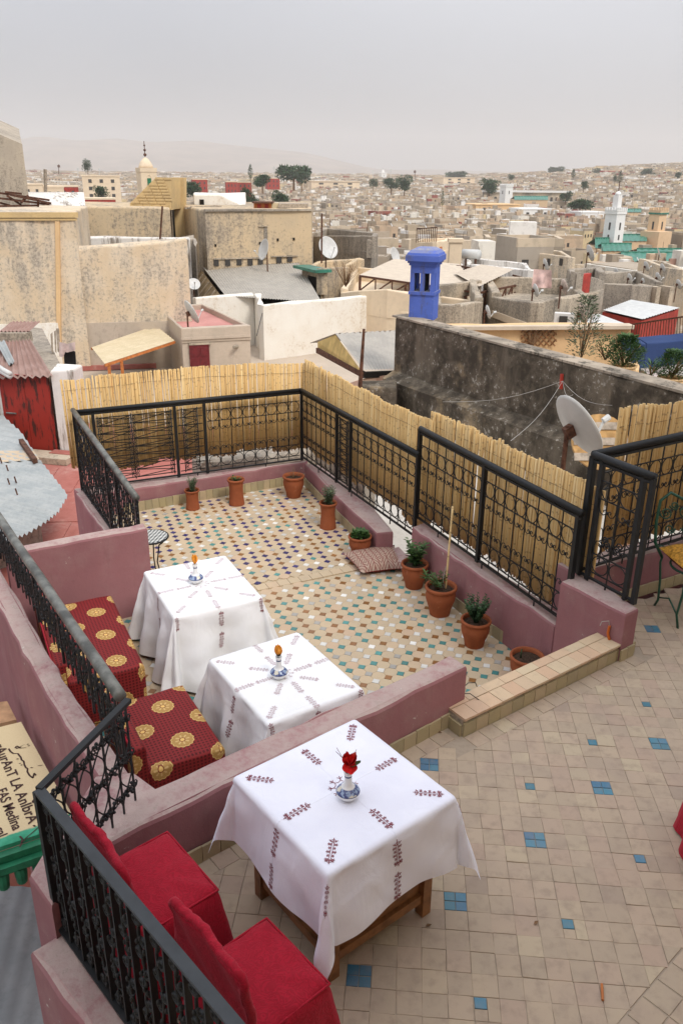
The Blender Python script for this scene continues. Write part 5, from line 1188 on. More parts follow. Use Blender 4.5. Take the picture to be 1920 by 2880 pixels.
tag(bd.build('old_planks', GREYW), 'old planks leaning behind the dark balustrade', 'planks')
# zinc sheets
zr = thing('zinc_roof', (-5.5, 12, -2.6), 'patched blue grey zinc roof with a ragged edge on the left', 'roof')
zL = [W(-160, y, -2.0) for y in (1150, 1330, 1560)]
zR = [W(x, y, -2.0) for x, y in ((10, 1170), (60, 1215), (110, 1290), (150, 1340), (192, 1393), (165, 1440), (130, 1468), (80, 1500), (30, 1520), (-20, 1545))]
corr_strip('roof_sheet', zL, zR, 34, .028, ZINC, zr, 10)
pL = [W(-160, y, -1.985) for y in (1268, 1312)]; pR = [W(96, 1268, -1.985), W(112, 1292, -1.985)]; corr_strip('rusty_patch', pL, pR, 5, .014, corr('rust stained zinc', (.46, .36, .25), (.5, .4, .28), (.38, .27, .17)), zr, 4)
MB().prism([tuple(W(-160, 1180, -2.3)[:2]), tuple(W(-160, 1540, -2.3)[:2]), tuple(W(20, 1500, -2.3)[:2]), tuple(W(110, 1440, -2.3)[:2]), tuple(W(60, 1300, -2.3)[:2])], -2.95, -2.08).build('support_wall', GREYB, zr)
MB().bar(W(60, 1240, -1.93), W(100, 1297, -1.93), .09, .09).build('batten', RUST, zr)
for x, y in ((6, 1303), (24, 1325), (47, 1358), (50, 1392), (28, 1363)): p = W(x, y, -1.98); MB().tube([p, p + V((-.02, 0, .12))], .014, 5).build('nail', RUST, zr)

# --- sign board and canopy below the left parapet
SZ = -.30; sa_, sb_, sc_, sd_ = W(60, 2030, SZ), W(-250, 2106, SZ), W(-250, 2466, SZ), W(215, 2311, SZ)
sg = thing('sign_board', sc_, 'hand painted cream and green restaurant sign board lying below the left parapet', 'sign')
def signmat():
    g = G('hand painted sign', .75, .25); p = g.pos; n1 = g.noise(9, det=4); n2 = g.noise(120, det=2); s = g.sep(p)
    bn = V((sc_.y - sd_.y, sd_.x - sc_.x)).normalized(); bn = bn if bn.y > 0 else -bn; t = g.sub(g.addm(g.mul(s[0], bn.x), g.mul(s[1], bn.y)), bn.dot(V(sd_[:2]))); edge = g.addm(t, g.mul(g.sub(n1, .5), .05)); c = g.mix(g.mul(g.step(n2, .55, .7), .5), (.62, .50, .30), (.50, .37, .2))
    gcol = g.mix(g.step(n1, .4, .65), (.03, .24, .13), (.06, .33, .2)); c = g.mix(g.step(edge, .085, .07), c, gcol); g.col(c); return g.done()
MB().prism([tuple(sd_[:2]), tuple(sa_[:2]), tuple(sb_[:2]), tuple(sc_[:2])], SZ - .03, SZ).build('board', signmat(), sg)
fd = (sd_ - sc_).normalized(); fn_ = V((fd.y, -fd.x, 0))
for k, (o_, z_) in enumerate(((.03, -.05), (.07, -.10), (.02, -.15))): MB().bar(sc_ + fn_ * o_ + V((0, 0, z_)), sd_ + fn_ * o_ + V((0, 0, z_)), .05, .045).build('trim', GREENP, sg)
b = MB()
for k in range(9): p = sc_.lerp(sd_, (k + .5) / 9) + fn_ * .05 + V((0, 0, -.19)); b.lathe([(.0, -.09), (.03, -.06), (.036, 0), (.036, .05)], p, 10)
b.build('valance', GREENP, sg)
MB().box((sd_.x - .09, sd_.y + .02, SZ - .5), (.07, .07, .8)).build('post', GREENP, sg)
# lettering (dark brown brush strokes)
INK = plain('dark brown sign paint', (.05, .022, .018), .7)
ld = (W(390 * .2125, 1950 + 1750 * .2125, SZ) - W(-75 * .2125, 1950 + 700 * .2125, SZ)).normalized(); lu = V((-ld.y, ld.x, 0)); lu = lu if lu.x > 0 else -lu                # reading direction, letter up
def lettering(txt, org, size, sx=1.0):
    cu_ = bpy.data.curves.new('lettering', 'FONT'); cu_.body = txt; cu_.size = size; cu_.space_character = 1.0; cu_.offset = .0015; to = bpy.data.objects.new('tmp', cu_); COL.objects.link(to)
    me = bpy.data.meshes.new_from_object(to.evaluated_get(bpy.context.evaluated_depsgraph_get())); bpy.data.objects.remove(to); me.materials.clear(); me.materials.append(INK); me.name = 'lettering'
    m = Matrix(((ld.x * sx, lu.x, 0, org.x), (ld.y * sx, lu.y, 0, org.y), (0, 0, 1, SZ + .003), (0, 0, 0, 1))); link('lettering', me, sg, m)
def sgp(x, y): return W(x * .2125, 1950 + y * .2125, SZ)
o1 = sgp(-75, 620); e1_ = sgp(470, 1800); lettering('rAurAnT LA AnIbrA', sgp(-75, 700), .09, 1.13)
lettering('FAS Medina', sgp(-45, 1290), .085, 1.0)
lettering('cal', sgp(-70, 1800), .08, 1.0)
b = MB()
def stroke(pts, r=.0055):
    P = [sgp(*p) for p in pts]; b.add(sum(([p + lu * r, p - lu * r] for p in P), []), [(2 * i, 2 * i + 1, 2 * i + 3, 2 * i + 2) for i in range(len(P) - 1)])
for s_ in ([(120, 735), (140, 770), (180, 800), (240, 800), (262, 830), (280, 850), (290, 885), (320, 905), (325, 945), (345, 985), (370, 1000), (365, 1040), (395, 1090), (440, 1125)], [(440, 1125), (455, 1060), (480, 1090)], [(330, 680), (290, 700), (240, 735), (205, 720), (225, 700), (280, 730), (350, 720)], [(225, 870), (248, 875)], [(262, 930), (276, 933)], [(282, 950), (297, 955)], [(410, 985), (437, 990)], [(365, 675), (378, 680)], [(378, 695), (395, 700)], [(455, 1295), (480, 1325), (505, 1330)], [(515, 1385), (460, 1400), (435, 1430), (450, 1455)], [(510, 1750), (470, 1765), (445, 1750)], [(520, 1770), (430, 1850), (330, 1930)], [(265, 1895), (300, 1930), (290, 1990), (270, 2040)], [(290, 1985), (350, 1930), (455, 1915)], [(505, 962), (565, 957)]): stroke(s_)
for p in b.v: pass
b.v = [(x, y, SZ + .003) for x, y, z in b.v]; b.build('arabic_lettering', INK, sg)
pk = [W(-150, 2000, -.42), W(22, 1978, -.42), W(48, 2030, -.42), W(-150, 2078, -.42)]; pb = MB().prism([tuple(p[:2]) for p in pk][::-1], -.45, -.40).build('plywood_panel', plain('plywood', (.42, .25, .14), .8, .2, 0, .2, 12)); tag(pb, 'plywood panel lying above the painted sign board', 'panel')
cv = MB(); cvp = [(-2.6, 1.0), (-1.0, .6), (-1.35, 2.4), (-1.75, 4.0), (-3.2, 4.2)]
P = []; n = 40
tq = [V((-4.2, .5, -1.75)), V((-.9, .5, -1.75)), V((-1.5, 4.4, -1.55)), V((-4.6, 4.6, -1.55))]
cvs = corr_strip('plastic_roof', [tq[0], tq[1]], [tq[3], tq[2]], 26, .004, corr('grey plastic sheet', (.20, .21, .215), (.26, .265, .265), (.15, .155, .16))); tag(cvs, 'dull grey ribbed plastic roof sheet in the bottom left corner', 'roof')

# --- ground far below the houses close by
# --- dark mould-stained wall with the blue chimney
w0 = W(1112, 893, .30); w1 = W(1960, 1118, .30); w0 = xy(w0); w1 = xy(w1); wb0, wb1 = off(w0, w1, -.42)
dk = wall('wall', [tuple(w0[:2]), tuple(w1[:2]), tuple(wb1[:2]), tuple(wb0[:2])], -4, .30, DARK, None, .04, 5, .02, None, .5); dk.name = 'mouldy_wall'; WM['mouldy_wall'] = Matrix(); tag(dk, 'long mould-blackened wall with the blue chimney at its end', 'wall')
cpn = MB().bar(V((*w0[:2], .32)) + V((.1, .2, 0)), V((*w1[:2], .32)) + V((.1, .2, 0)), .40, .04).build('coping', plaster('pale coping', (.42, .35, .27), (.20, .17, .135), stain=(.08, .07, .055), st=(.5, .6), scale=1.5), dk)
ed = MB(); s0, s1 = off(w0, w1, .30); MB().prism([tuple(s0[:2]), tuple(s1[:2]), tuple((w1 + v2(0, .05))[:2]), tuple((w0 + v2(0, .05))[:2])], -4, [-1.05, -.95, -.80, -.90]).build('plinth', DARK, dk)
chb = V((*w0[:2], .30)) + V((.62, .02, 0)); ch_ = thing('chimney', chb, 'bright blue square chimney with two slots standing on the mouldy wall', 'chimney'); ca_ = R(-18)
cw = .54; mwc = TR(chb, ca_)
hs0, hs1 = .62, .98                                            # slot zone
link('shaft', MB().box((0, 0, .29), (cw, cw, .62)).mesh('shaft', BLUE), ch_, mwc.copy()); link('band', MB().box((0, 0, .565), (cw + .05, cw + .05, .07)).mesh('band', BLUE), ch_, mwc.copy())
for x, w_ in ((-cw / 2 + .045, .09), (0, .09), (cw / 2 - .045, .09)):
    for y in (-1, 1): link('slot_pier', MB().box((x, y * (cw / 2 - .03), .80), (w_, .06, .40)).mesh('slot_pier', BLUE), ch_, mwc.copy())
for x in (-1, 1): link('slot_pier', MB().box((x * (cw / 2 - .03), 0, .80), (.06, .30, .40)).mesh('slot_pier', BLUE), ch_, mwc.copy())
link('flue', MB().box((0, 0, .78), (.10, .34, .5)).mesh('flue', DARKH), ch_, mwc.copy())
link('neck', MB().box((0, 0, 1.07), (cw, cw, .16)).mesh('neck', BLUE), ch_, mwc.copy())
for k, (o_, z_, h_) in enumerate(((.06, 1.17, .05), (.12, 1.22, .05), (.20, 1.30, .12))): link('cornice', MB().box((0, 0, z_), (cw + o_, cw + o_, h_)).mesh('cornice', BLUE), ch_, mwc.copy())
link('cap', MB().lathe([(.50, 0), (.47, .05), (.38, .11), (.24, .155), (.0, .17)], (0, 0, 1.36), 4, (True, False)).mesh('cap', BLUE), ch_, mwc @ Matrix.Rotation(math.pi / 4, 4, 'Z'))
lk = wall('low_wall', [tuple(W(1015, 1080, -.9)[:2]), tuple(W(1115, 1085, -.9)[:2]), tuple(W(1118, 1062, -.9)[:2]), tuple(W(1010, 1064, -.9)[:2])], -4, -.95, DARK, None, .04, 6, .02, None, .4); tag(lk, 'blackened low wall joining the mouldy wall behind the cane screen', 'wall')
# white screed roof between terraces and mouldy wall
wr_ = MB().prism([(-.2, 10.4), (.95, 7.9), (2.0, 5.85), (4.6, 7.3), (7.5, 9.5), (6, 14), (1.4, 17.4), (.3, 16.5)], -3.6, -1.75).build('roof_slab', plaster('pale roof screed', (.50, .46, .40), (.58, .54, .48), stain=(.3, .27, .23), scale=1.2)); tag(wr_, 'pale screeded roof below the cane screens on the right', kind='structure')
for k, (x, y, l_, a) in enumerate(((2.6, 9.0, 1.3, .3), (3.3, 9.5, 1.5, -.2), (3.9, 9.1, 1.2, .7), (3.1, 8.6, 1.0, 1.1), (4.2, 10.0, 1.4, .1))):
    o = MB().box((0, 0, 0), (l_, .16, .04)).build('scrap_board', GREYW if k % 2 else WOOD, None, mw=TR((x, y, -1.60 + .05 * k), a) @ Matrix.Rotation(.12 * (k - 2), 4, 'Y')); tag(o, ('scrap board lying below the large satellite dish, lowest of the heap', 'second scrap board in the heap below the large dish', 'middle scrap board in the heap below the large dish', 'scrap board leaning across the heap below the large dish', 'topmost scrap board of the heap below the large dish')[k], 'board', 'scrap boards')
wk = W(1665, 1255, -.5); cd_ = thing('cable_drum', (wk.x, wk.y, -1), 'wooden drum end leaning behind the large satellite dish', 'drum')
link('disc', MB().lathe([(.0, -.03), (.45, -.03), (.45, .03), (0, .03)], (0, 0, 0), 24).mesh('disc', plain('raw timber', (.45, .27, .11), .8, .2, 0, .25, 8)), cd_, Matrix.Translation((wk.x + .3, wk.y + .6, -.62)) @ Matrix.Rotation(1.05, 4, 'X'))
for k in range(3): link('slat', MB().box((0, -.25 + .25 * k, .04), (.85, .12, .03)).mesh('slat', GREYW), cd_, Matrix.Translation((wk.x + .3, wk.y + .6, -.62)) @ Matrix.Rotation(1.05, 4, 'X'))

# --- satellite dishes
def dish(px, py, Y, R_, az, el, label, tone=None, pole=1.0, rust=False):
    c = WY(px, py, Y); o = thing('satellite_dish', c - V((0, 0, pole)), label, 'dish', 'satellite dishes on the roofs')
    m = Matrix.Translation(c) @ Matrix.Rotation(az, 4, 'Z') @ Matrix.Rotation(R(90) - el, 4, 'X')       # local +Z is the facing direction (points -Y before az)
    m = Matrix.Translation(c) @ Matrix.Rotation(az, 4, 'Z') @ Matrix.Rotation(math.pi / 2 - el, 4, 'X')
    prof = [(R_ * t, .19 * R_ * t * t) for t in (0, .25, .5, .75, .92, 1.0)] + [(R_ * 1.01, .19 * R_ - .01), (R_ * .92, .16 * R_ - .02), (R_ * .5, .03 * R_ - .02), (0, -.02)]
    link('reflector', MB().lathe(prof, (0, 0, 0), 28, (False, False)).mesh('reflector', tone or DISHM, True), o, m)
    b = MB(); b.tube([(0, -R_ * .95, .16 * R_), (0, -R_ * .35, R_ * .95)], .018 * max(1, R_), 6); link('feed_arm', b.mesh('feed_arm', PALER), o, m.copy()); b = MB(); b.lathe([(.0, 0), (.04, 0), (.045, .10), (0, .11)], (0, -R_ * .33, R_ * .92), 8); link('feed_horn', b.mesh('feed_horn', PALER), o, m.copy())
    b = MB(); bk_ = m @ V((0, 0, -.12 * R_ - .06)); b.tube([bk_ + V((0, 0, .1)), bk_ - V((0, 0, pole))], .03 + .008 * R_, 8); b.tube([m @ V((0, 0, 0)), bk_], .05, 8); link('mast', b.mesh('mast', RUST), o); b = MB(); b.box((0, 0, -.08), (.22 * R_, .35 * R_, .12)); link('bracket', b.mesh('bracket', RUST), o, m.copy())
dish(1613, 1205, 10.4, .46, R(110), R(28), 'large pale satellite dish in front of the mouldy wall', plain('grey white dish', (.50, .49, .455), .4, .4, 0, .06, 4), 1.0)
pst = MB(); pp = W(1578, 1048, .28); q = OW(1578, 1085, w0, w1); pm = MB().bar(OW(1577, 1050, w0, w1) + V((0, -.05, 0)), OW(1574, 1092, w0, w1) + V((0, -.05, 0)), .05, .05).build('red_stake', REDP); tag(pm, 'red wooden stake fixed to the mouldy wall with wires tied to it', 'stake')
b = MB(); tp = OW(1577, 1068, w0, w1) + V((0, -.1, 0))
for i, (x, y, Y) in enumerate(((1245, 1130, 12.5), (1435, 1240, 9.0), (1720, 1140, 10.5), (1610, 1110, 10.5))):
    e = WY(x, y, Y); b = MB(); b.tube([tp.lerp(e, t / 8) - V((0, 0, .12 * math.sin(math.pi * t / 8))) for t in range(9)], .0035, 4); o = b.build('guy_wire', CABLEW); tag(o, ('wire sagging left from the red stake along the mouldy wall', 'taut wire from the red stake down to the cane screen', 'wire from the red stake to the right-hand cane screen', 'short wire from the red stake to the large dish')[i], 'wire', 'wires tied to the red stake')
p0, p1 = WY(1012, 1088, 12.5), WY(1023, 925, 12.5); pl = MB().tube([p0 - V((0, 0, 2)), p0, p1], [.035, .035, .02], 6).build('iron_stake', RUST); tag(pl, 'thin rusty iron stake standing left of the mouldy wall', 'stake')

# --- hut with the pink roof
HZ = -2.2; hq = [W(440, 860, HZ), W(509, 924, HZ), W(704, 915, HZ), W(569, 854, HZ)]
hut = thing('rooftop_hut', (hq[1].x, hq[1].y, -4.3), 'small rendered rooftop hut with a maroon door and pink sunken roof', 'hut')
HC = sum(hq, V()) / 4
def ins(p, k): return HC + (p - HC) * k
wall('wall', [tuple(ins(p, .985)[:2]) for p in hq], -4.6, HZ - .28, PINKB, hut, .03, 3, .015, None, .6)
for i in range(4):
    a, c_ = hq[i], hq[(i + 1) % 4]; ia, ic = ins(a, .90), ins(c_, .90); wall('parapet', [tuple(a[:2]), tuple(c_[:2]), tuple(ic[:2]), tuple(ia[:2])], HZ - .55, HZ, PINKB, hut, .03, 4 + i, .012, None, .5)
MB().prism([tuple(ins(p, .92)[:2]) for p in hq], HZ - .5, HZ - .22).build('roof', ROSEF, hut)
HA, HB = xy(hq[1]), xy(hq[2]); dmo = onwall('door', HA, HB, (534, 969, 589, 1035), MARO, hut, .10, .0)
for k in range(2):
    for j in range(2): onwall('door_panel', HA, HB, (540 + 24 * k, 976 + 30 * j, 560 + 24 * k, 1000 + 30 * j), MARO, dmo, .14)
onwall('lintel', HA, HB, (531, 964, 593, 969), CEMENT, hut, .14); onwall('ledge', HA, HB, (510, 945, 704, 952), PINKB, hut, .10)
MB().tube([OW(668, 975, HA, HB), OW(668, 975, HA, HB) + V((-.1, -.35, .05))], .06, 8).build('spout', CEMENT, hut)
HS = xy(hq[0]); onwall('side_opening', HS, HA, (462, 985, 468, 1030), DARKH, hut, .08)
dish(534, 880, hq[1].y + .7, .48, R(122), R(25), 'white satellite dish on the pink hut roof', None, .55)
aw = thing('awning', W(300, 1000, -3), 'yellow corrugated awning on orange posts beside the maroon-doored hut', 'awning')
a0, a1, a2, a3 = W(438, 915, -2.65), W(492, 958, -2.75), W(295, 1023, -3.0), W(258, 977, -2.9)
corr_strip('roof_sheet', [a0, a1], [a3, a2], 9, .016, YELR, aw); MB().bar(a1 - V((0, 0, .06)), a2 - V((0, 0, .06)), .06, .09).build('edge_beam', ORANGE, aw); MB().bar(a0 - V((0, 0, .06)), a3 - V((0, 0, .06)), .06, .09).build('edge_beam', ORANGE, aw)
for t in (.95, .78): p = a1.lerp(a2, t); MB().box((p.x, p.y, p.z - .9), (.09, .09, 1.7)).build('post', ORANGE, aw)
hf = MB().prism([(-12, 19.5), (2, 19.5), (9, 24), (9, 40), (-14, 40)], -5, -4.3).build('roof_terrace_floor', PINKB); tag(hf, 'rendered roof floor around the pink-roofed hut', kind='structure')

# --- white walls
WA = W(745, 1014, -4.3); WB = W(890, 994, -4.3); WA, WB = xy(WA), xy(WB); zt = OW(745, 858, WA, WB).z; WE = OW(1160, 822, WA, WB); C1 = W(716, 827, zt); C2 = W(550, 838, zt)
ww = thing('whitewashed_wall', (WA.x, WA.y, -4.3), 'long peeling whitewashed wall behind the pink-roofed hut', 'wall')
e0, e1 = off(WA, xy(WE), -.4); wall('wall', [tuple(WA[:2]), tuple(WE[:2]), tuple(e1[:2]), tuple(e0[:2])], -4.6, zt, WHITE, ww, .05, 3, .04, lambda p: zt + (WE.z - zt) * (p[0] - WA.x) / (WE.x - WA.x), .8)
wall('wall', [tuple(WA[:2]), tuple(e0[:2]), tuple((C1 + V((.3, .3, 0)))[:2]), tuple(C1[:2])], -4.6, zt, WHITE, ww, .05, 4, .03, None, .8); e0, e1 = off(xy(C2), xy(C1), -.4); wall('wall', [tuple(C2[:2]), tuple(C1[:2]), tuple(e1[:2]), tuple(e0[:2])], -4.6, zt, WHITE, ww, .05, 5, .04, None, .8)
MB().tube([OW(738, 880, WA, WA + v2(.6, 1)) , OW(722, 945, WA, WA + v2(.6, 1))], .02, 4).build('cable', CABLE, ww)
# hall with the large grey corrugated roof
hl = thing('hall', (3, 36, -5), 'hall with a large grey corrugated roof behind the whitewashed wall', 'building')
t0, t1 = WY(571, 752, 47), WY(840, 739, 47); b0, b1 = WY(634, 832, 38.5), WY(905, 850, 38.5); corr_strip('roof_sheet', [t0, t1], [b0, b1], 36, .022, FIBRE, hl, 2); l0 = WY(520, 800, 47.5)
corr_strip('roof_sheet', [t1 + V((0, .05, 0)), t0 + V((0, .05, 0))], [t1 + V((0, 7, -1.3)), t0 + V((0, 7, -1.3))], 36, .022, FIBRE, hl, 2); MB().prism([(t0.x + .5, 39.5), (t1.x + .2, 39.5), (t1.x + .2, 53), (t0.x + .5, 53)], -9, t0.z - 1.2).build('wall', DARKH, hl)  # near-black box under the roof paints the hall's shaded interior
MB().add([t0 + V((-.1, 0, -.12)), t0 + V((-1.0, .3, -1.3)), b0 + V((-1.0, 0, -1.2)), b0 + V((-.1, 0, -.15))], [(0, 1, 2, 3)]).build('gable', plain('weathered gable boards', (.26, .19, .11), .9, .1, 0, .3, 3), hl)
for k in range(8): MB().bar(t0.lerp(b0, k / 7) + V((-.15, 0, -.2)), t0.lerp(b0, k / 7) + V((-1.0, .1, -1.25)), .08, .08).build('rafter', GREYW, hl)
# hut with yellow gable and corrugated roof
yh = thing('gabled_hut', (2, 22, -4), 'small hut with a yellow gable and grey corrugated roof beside the mouldy wall', 'hut')
Yg = 21.5; rt0, rt1 = WY(943, 938, Yg), WY(1150, 928, Yg + 2.2); rb0, rb1 = WY(1022, 1040, Yg - 2.6), WY(1150, 1036, Yg - 1.6); corr_strip('roof_sheet', [rt0, rt1], [rb0, rb1], 15, .018, FIBRE, yh, 2); rl0 = WY(872, 964, Yg + 2.5); corr_strip('roof_sheet', [rt1, rt0], [rt1 + V((-2, 2, -.7)), rl0], 12, .018, FIBRE, yh, 2)
MB().add([rt0 + V((0, .12, -.05)), rb0 + V((-.05, .12, -.05)), WY(1020, 1058, Yg - 2.5), WY(893, 990, Yg + 1.5), WY(893, 962, Yg + 1.5)], [(0, 1, 2, 3, 4)]).build('gable', plain('yellow boards', (.55, .40, .15), .8, .2, 0, .2, 3), yh)
MB().bar(WY(893, 985, Yg + 1.4), WY(1025, 1055, Yg - 2.6), .1, .14).build('sill_beam', RUST, yh); MB().bar(rb0 + V((0, 0, -.12)), rb1 + V((0, 0, -.12)), .1, .14).build('eaves_beam', DARKH, yh)
yb = [WY(890, 1005, Yg + 1.6), WY(1020, 1065, Yg - 2.6), WY(1200, 1062, Yg - 1.5), WY(1200, 1000, Yg + 3)]; MB().prism([tuple(p[:2]) for p in yb], -5, [-2.6, yb[1].z, yb[1].z, -2.6]).build('wall', plaster('peach render', (.62, .42, .30), (.68, .52, .4), stain=(.5, .28, .19), scale=1), yh)

# --- big beige walls on the left
BA, BB = W(100, 1046, -4.3), W(545, 1030, -4.3); BA, BB = xy(BA), xy(BB)
ztl = OW(165, 702, BA, BB).z; e0, e1 = off(BA, BB, -1.2)
pA = OW(165, 800, BA, BB); f0, f1 = off(xy(pA), BB, -8)
lb = bld('courtyard_wall', 'big weathered beige wall with patchy render behind the awning', [BA, BB, e1, e0], ztl, -6, BEIGE, 'wall', .05, .08, 1.0, 3, ztop=lambda p: ztl + .35 * max(0, (p[0] - pA.x)) / (BB.x - pA.x))
L0 = BA + (BA - BB).normalized() * 8; le = OW(221, 700, BA, BB); Bl, Bh = off(L0, xy(le), .18); e0, e1 = off(L0, xy(le), -7); zl2 = OW(120, 598, BA, BB).z
lf = bld('corner_house', 'tall beige rendered house wall with brick coping at the left edge', [Bl, Bh, e1, e0], zl2, -6, BEIGE, 'house', .04, .06, 1.0, 5)
MB().bar(OW(163, 622, Bl, Bh), OW(168, 1000, Bl, Bh), .16, .14, (0, 1, 0)).build('pilaster', OCHRE, lf); onwall('brick_coping', Bl, Bh, (-40, 597, 220, 612), YBRICK, lf, .2); onwall('brick_coping', Bl, Bh, (-40, 614, 217, 620), YBRICK, lf, .13)
onwall('render_foot', BA, BB, (214, 905, 545, 1040), PINKB, lb, .16); onwall('whitewash_band', Bl, Bh, (-40, 910, 172, 1040), WHITE, lf, .14); onwall('red_kerb', BA, BB, (214, 1024, 440, 1036), REDF, lb, .5)
# rusty frame on the corner house roof
rfm = thing('truss_heap', (Bl.x, Bl.y + 1, zl2), 'heap of rusty iron trusses on the roof of the corner house', 'frame'); Yr = Bl.y + 1.5
for x0, y0, x1, y1 in ((-20, 540, 140, 563), (-20, 555, 140, 575), (-20, 565, 30, 578), (20, 550, 60, 576), (-10, 580, 110, 578), (15, 540, 62, 545), (30, 548, 145, 572), (60, 570, 80, 550), (108, 560, 108, 580)): MB().bar(WY(x0, y0, Yr), WY(x1, y1, Yr + .3), .07, .07).build('iron_bar', RUST, rfm)
# walls behind
Wn = bld('stained_wall', 'sloping white gable wall behind the corner house', [WY(60, 540, 44), WY(250, 660, 44), WY(250, 660, 47), WY(60, 540, 47)], 2.1, -6, WHITE2, 'wall', .02, .05, 2, 6, ztop=lambda p: WY(190, 545, 44).z - max(0, (p[0] - WY(190, 545, 44).x)) * 1.55)
s_ = bld('stained_wall', 'dark streaked ochre wall left of the big blank building', [WY(238, 584, 48), WY(480, 586, 48), WY(480, 586, 56), WY(238, 584, 56)], WY(360, 583, 48).z, -6, BEIGE2, 'wall', .05, .08, 1.5, 7)
lw2 = bld('low_wall', 'low white streaked wall behind the big beige wall', [WY(232, 658, 42), WY(535, 690, 42), WY(535, 690, 43), WY(232, 658, 43)], WY(300, 668, 42).z, -6, WHITE2, 'wall', .04, .06, 1.2, 8); lw3 = bld('low_wall', 'grey stepped wall left of the big blank building', [WY(465, 665, 44), WY(550, 678, 44), WY(552, 700, 40), WY(548, 700, 47)], WY(500, 672, 44).z, -6, GREYB, 'wall', .03, .06, 1.2, 9)
g0, g1, g2, g3 = WY(576, 590, 46), WY(876, 588, 48), WY(876, 588, 62), WY(470, 588, 58); zg = g0.z
bb = bld('blank_building', 'big blank beige building with a row of small openings', [g0, g1, g2, g3], zg, -7, BEIGE2, 'building', .05, .1, 1.5, 10); gA, gB = xy(g0), xy(g1)
for x, y in ((608, 739), (640, 738), (672, 737), (703, 737), (732, 735), (784, 730), (814, 727)): onwall('window', gA, gB, (x - 7, y - 9, x + 7, y + 9), WINDK, bb, .14)
for x, y in ((606, 690), (731, 684), (781, 674), (826, 672)): onwall('vent_hole', gA, gB, (x - 2.5, y - 3.5, x + 2.5, y + 3.5), DARKH, bb, .1)
onwall('string_course', gA, gB, (600, 724, 750, 728), CEMENT, bb, .2); onwall('string_course', gA, gB, (762, 719, 836, 722), CEMENT, bb, .2); onwall('coping', gA, gB, (576, 588, 876, 594), GREYB, bb, .25); onwall('render_patch', gA, gB, (742, 640, 752, 690), GREYB, bb, .06); onwall('ledge', gA, gB, (726, 635, 752, 637), CEMENT, bb, .2)
# brick stair heads and roof clutter
Ys = 50; z0_ = WY(400, 588, Ys).z; sA = [WY(366, 573, Ys), WY(480, 560, Ys), WY(480, 500, Ys), WY(440, 500, Ys)]
st = thing('brick_stairhouse', (sA[0].x, Ys, z0_), 'slanted yellow brick stair head left of the big blank building', 'stair house'); b = MB(); f = [V((p.x, Ys, p.z)) for p in (WY(366, 590, Ys), WY(482, 590, Ys), WY(482, 500, Ys), WY(438, 500, Ys), WY(366, 572, Ys))]; b.add(f + [p + V((.3, 3.2, 0)) for p in f], [(0, 1, 2, 3, 4), (9, 8, 7, 6, 5), (0, 5, 6, 1), (1, 6, 7, 2), (2, 7, 8, 3), (3, 8, 9, 4), (4, 9, 5, 0)]); b.build('core', YBRICK, st)
def brick_courses(parent, poly, Y, h=.16):                     # raised courses of thin bricks on the face
    me = MB().box((0, 0, 0), (.46, .05, h - .045)).mesh('brick', YBRICK); z = min(p.z for p in poly) + h / 2; k = 0
    while z < max(p.z for p in poly):
        xs = []
        for i in range(len(poly)):
            a, c_ = poly[i], poly[(i + 1) % len(poly)]
            if (a.z > z) != (c_.z > z): xs.append(a.x + (c_.x - a.x) * (z - a.z) / (c_.z - a.z))
        if len(xs) >= 2:
            x0, x1 = min(xs), max(xs); x = x0 + .25 + (.25 if k % 2 else 0)
            while x < x1 - .1: link('brick', me, parent, TR((x, Y - .02, z))); x += .5
        z += h; k += 1
brick_courses(st, f, Ys)
st2 = MB().prism([tuple(WY(484, 500, 52)[:2]), tuple(WY(517, 500, 52)[:2]), tuple(WY(517, 500, 55)[:2]), tuple(WY(484, 500, 55)[:2])], -3, WY(500, 500, 52).z).build('brick_block', YBRICK); tag(st2, 'square yellow brick block right of the slanted stair head', 'block')
whs = bld('roof_room', 'peeling cream roof room on top of the big blank building', [WY(548, 585, 54), WY(692, 588, 54), WY(692, 588, 60), WY(548, 588, 60)], WY(620, 547, 54).z, -2, WHITE, 'room', .05, .08, 1.2, 11, ztop=lambda p: WY(620, 547, 54).z - max(0, p[0] - WY(668, 550, 54).x) * 1.4)
onwall('door_opening', v2(-5, 54), v2(5, 54), (562, 561, 574, 577), DARKH, whs, .1)
shk = thing('roof_shack', WY(740, 588, 50), 'orange painted plank shack on the roof of the big blank building', 'shack'); k0, k1 = v2(-20, 49.5), v2(20, 49.5)
for x0, x1, m_ in ((716, 739, ORANGE), (740, 765, ORANGE), (766, 784, YELR)): onwall('panel', k0, k1, (x0, 570, x1, 588), m_, shk, .9)
for x in (731, 752): onwall('red_mark', k0, k1, (x - 5, 573, x + 5, 586), REDP, shk, .96)
onwall('roof', k0, k1, (712, 567, 770, 571), RUST, shk, 1.4); onwall('roof', k0, k1, (785, 572, 865, 584), GREYW, shk, 1.2); onwall('opening', k0, k1, (785, 578, 805, 588), DARKH, shk, 1.0)
pl = MB()
for k in range(7): pl.bar(WY(520 + 8 * k, 586 - k % 3 * 2, 50), WY(600 + 4 * k, 584 - k % 4 * 2, 50.5), .08, .08)
tag(pl.build('plank_heap', GREYW), 'heap of grey planks lying on the big blank building', 'planks')
tl = bld('corner_tower', 'tall pebbled tower wall cut off by the left edge', [WY(-60, 380, 40), WY(63, 405, 40), WY(60, 405, 46), WY(-60, 380, 46)], WY(63, 405, 40).z, -6, GREYB, 'tower', .02, .02, 2.5, 12, ztop=lambda p: WY(63, 405, 40).z + (WY(63, 405, 40).x - p[0]) * .40)
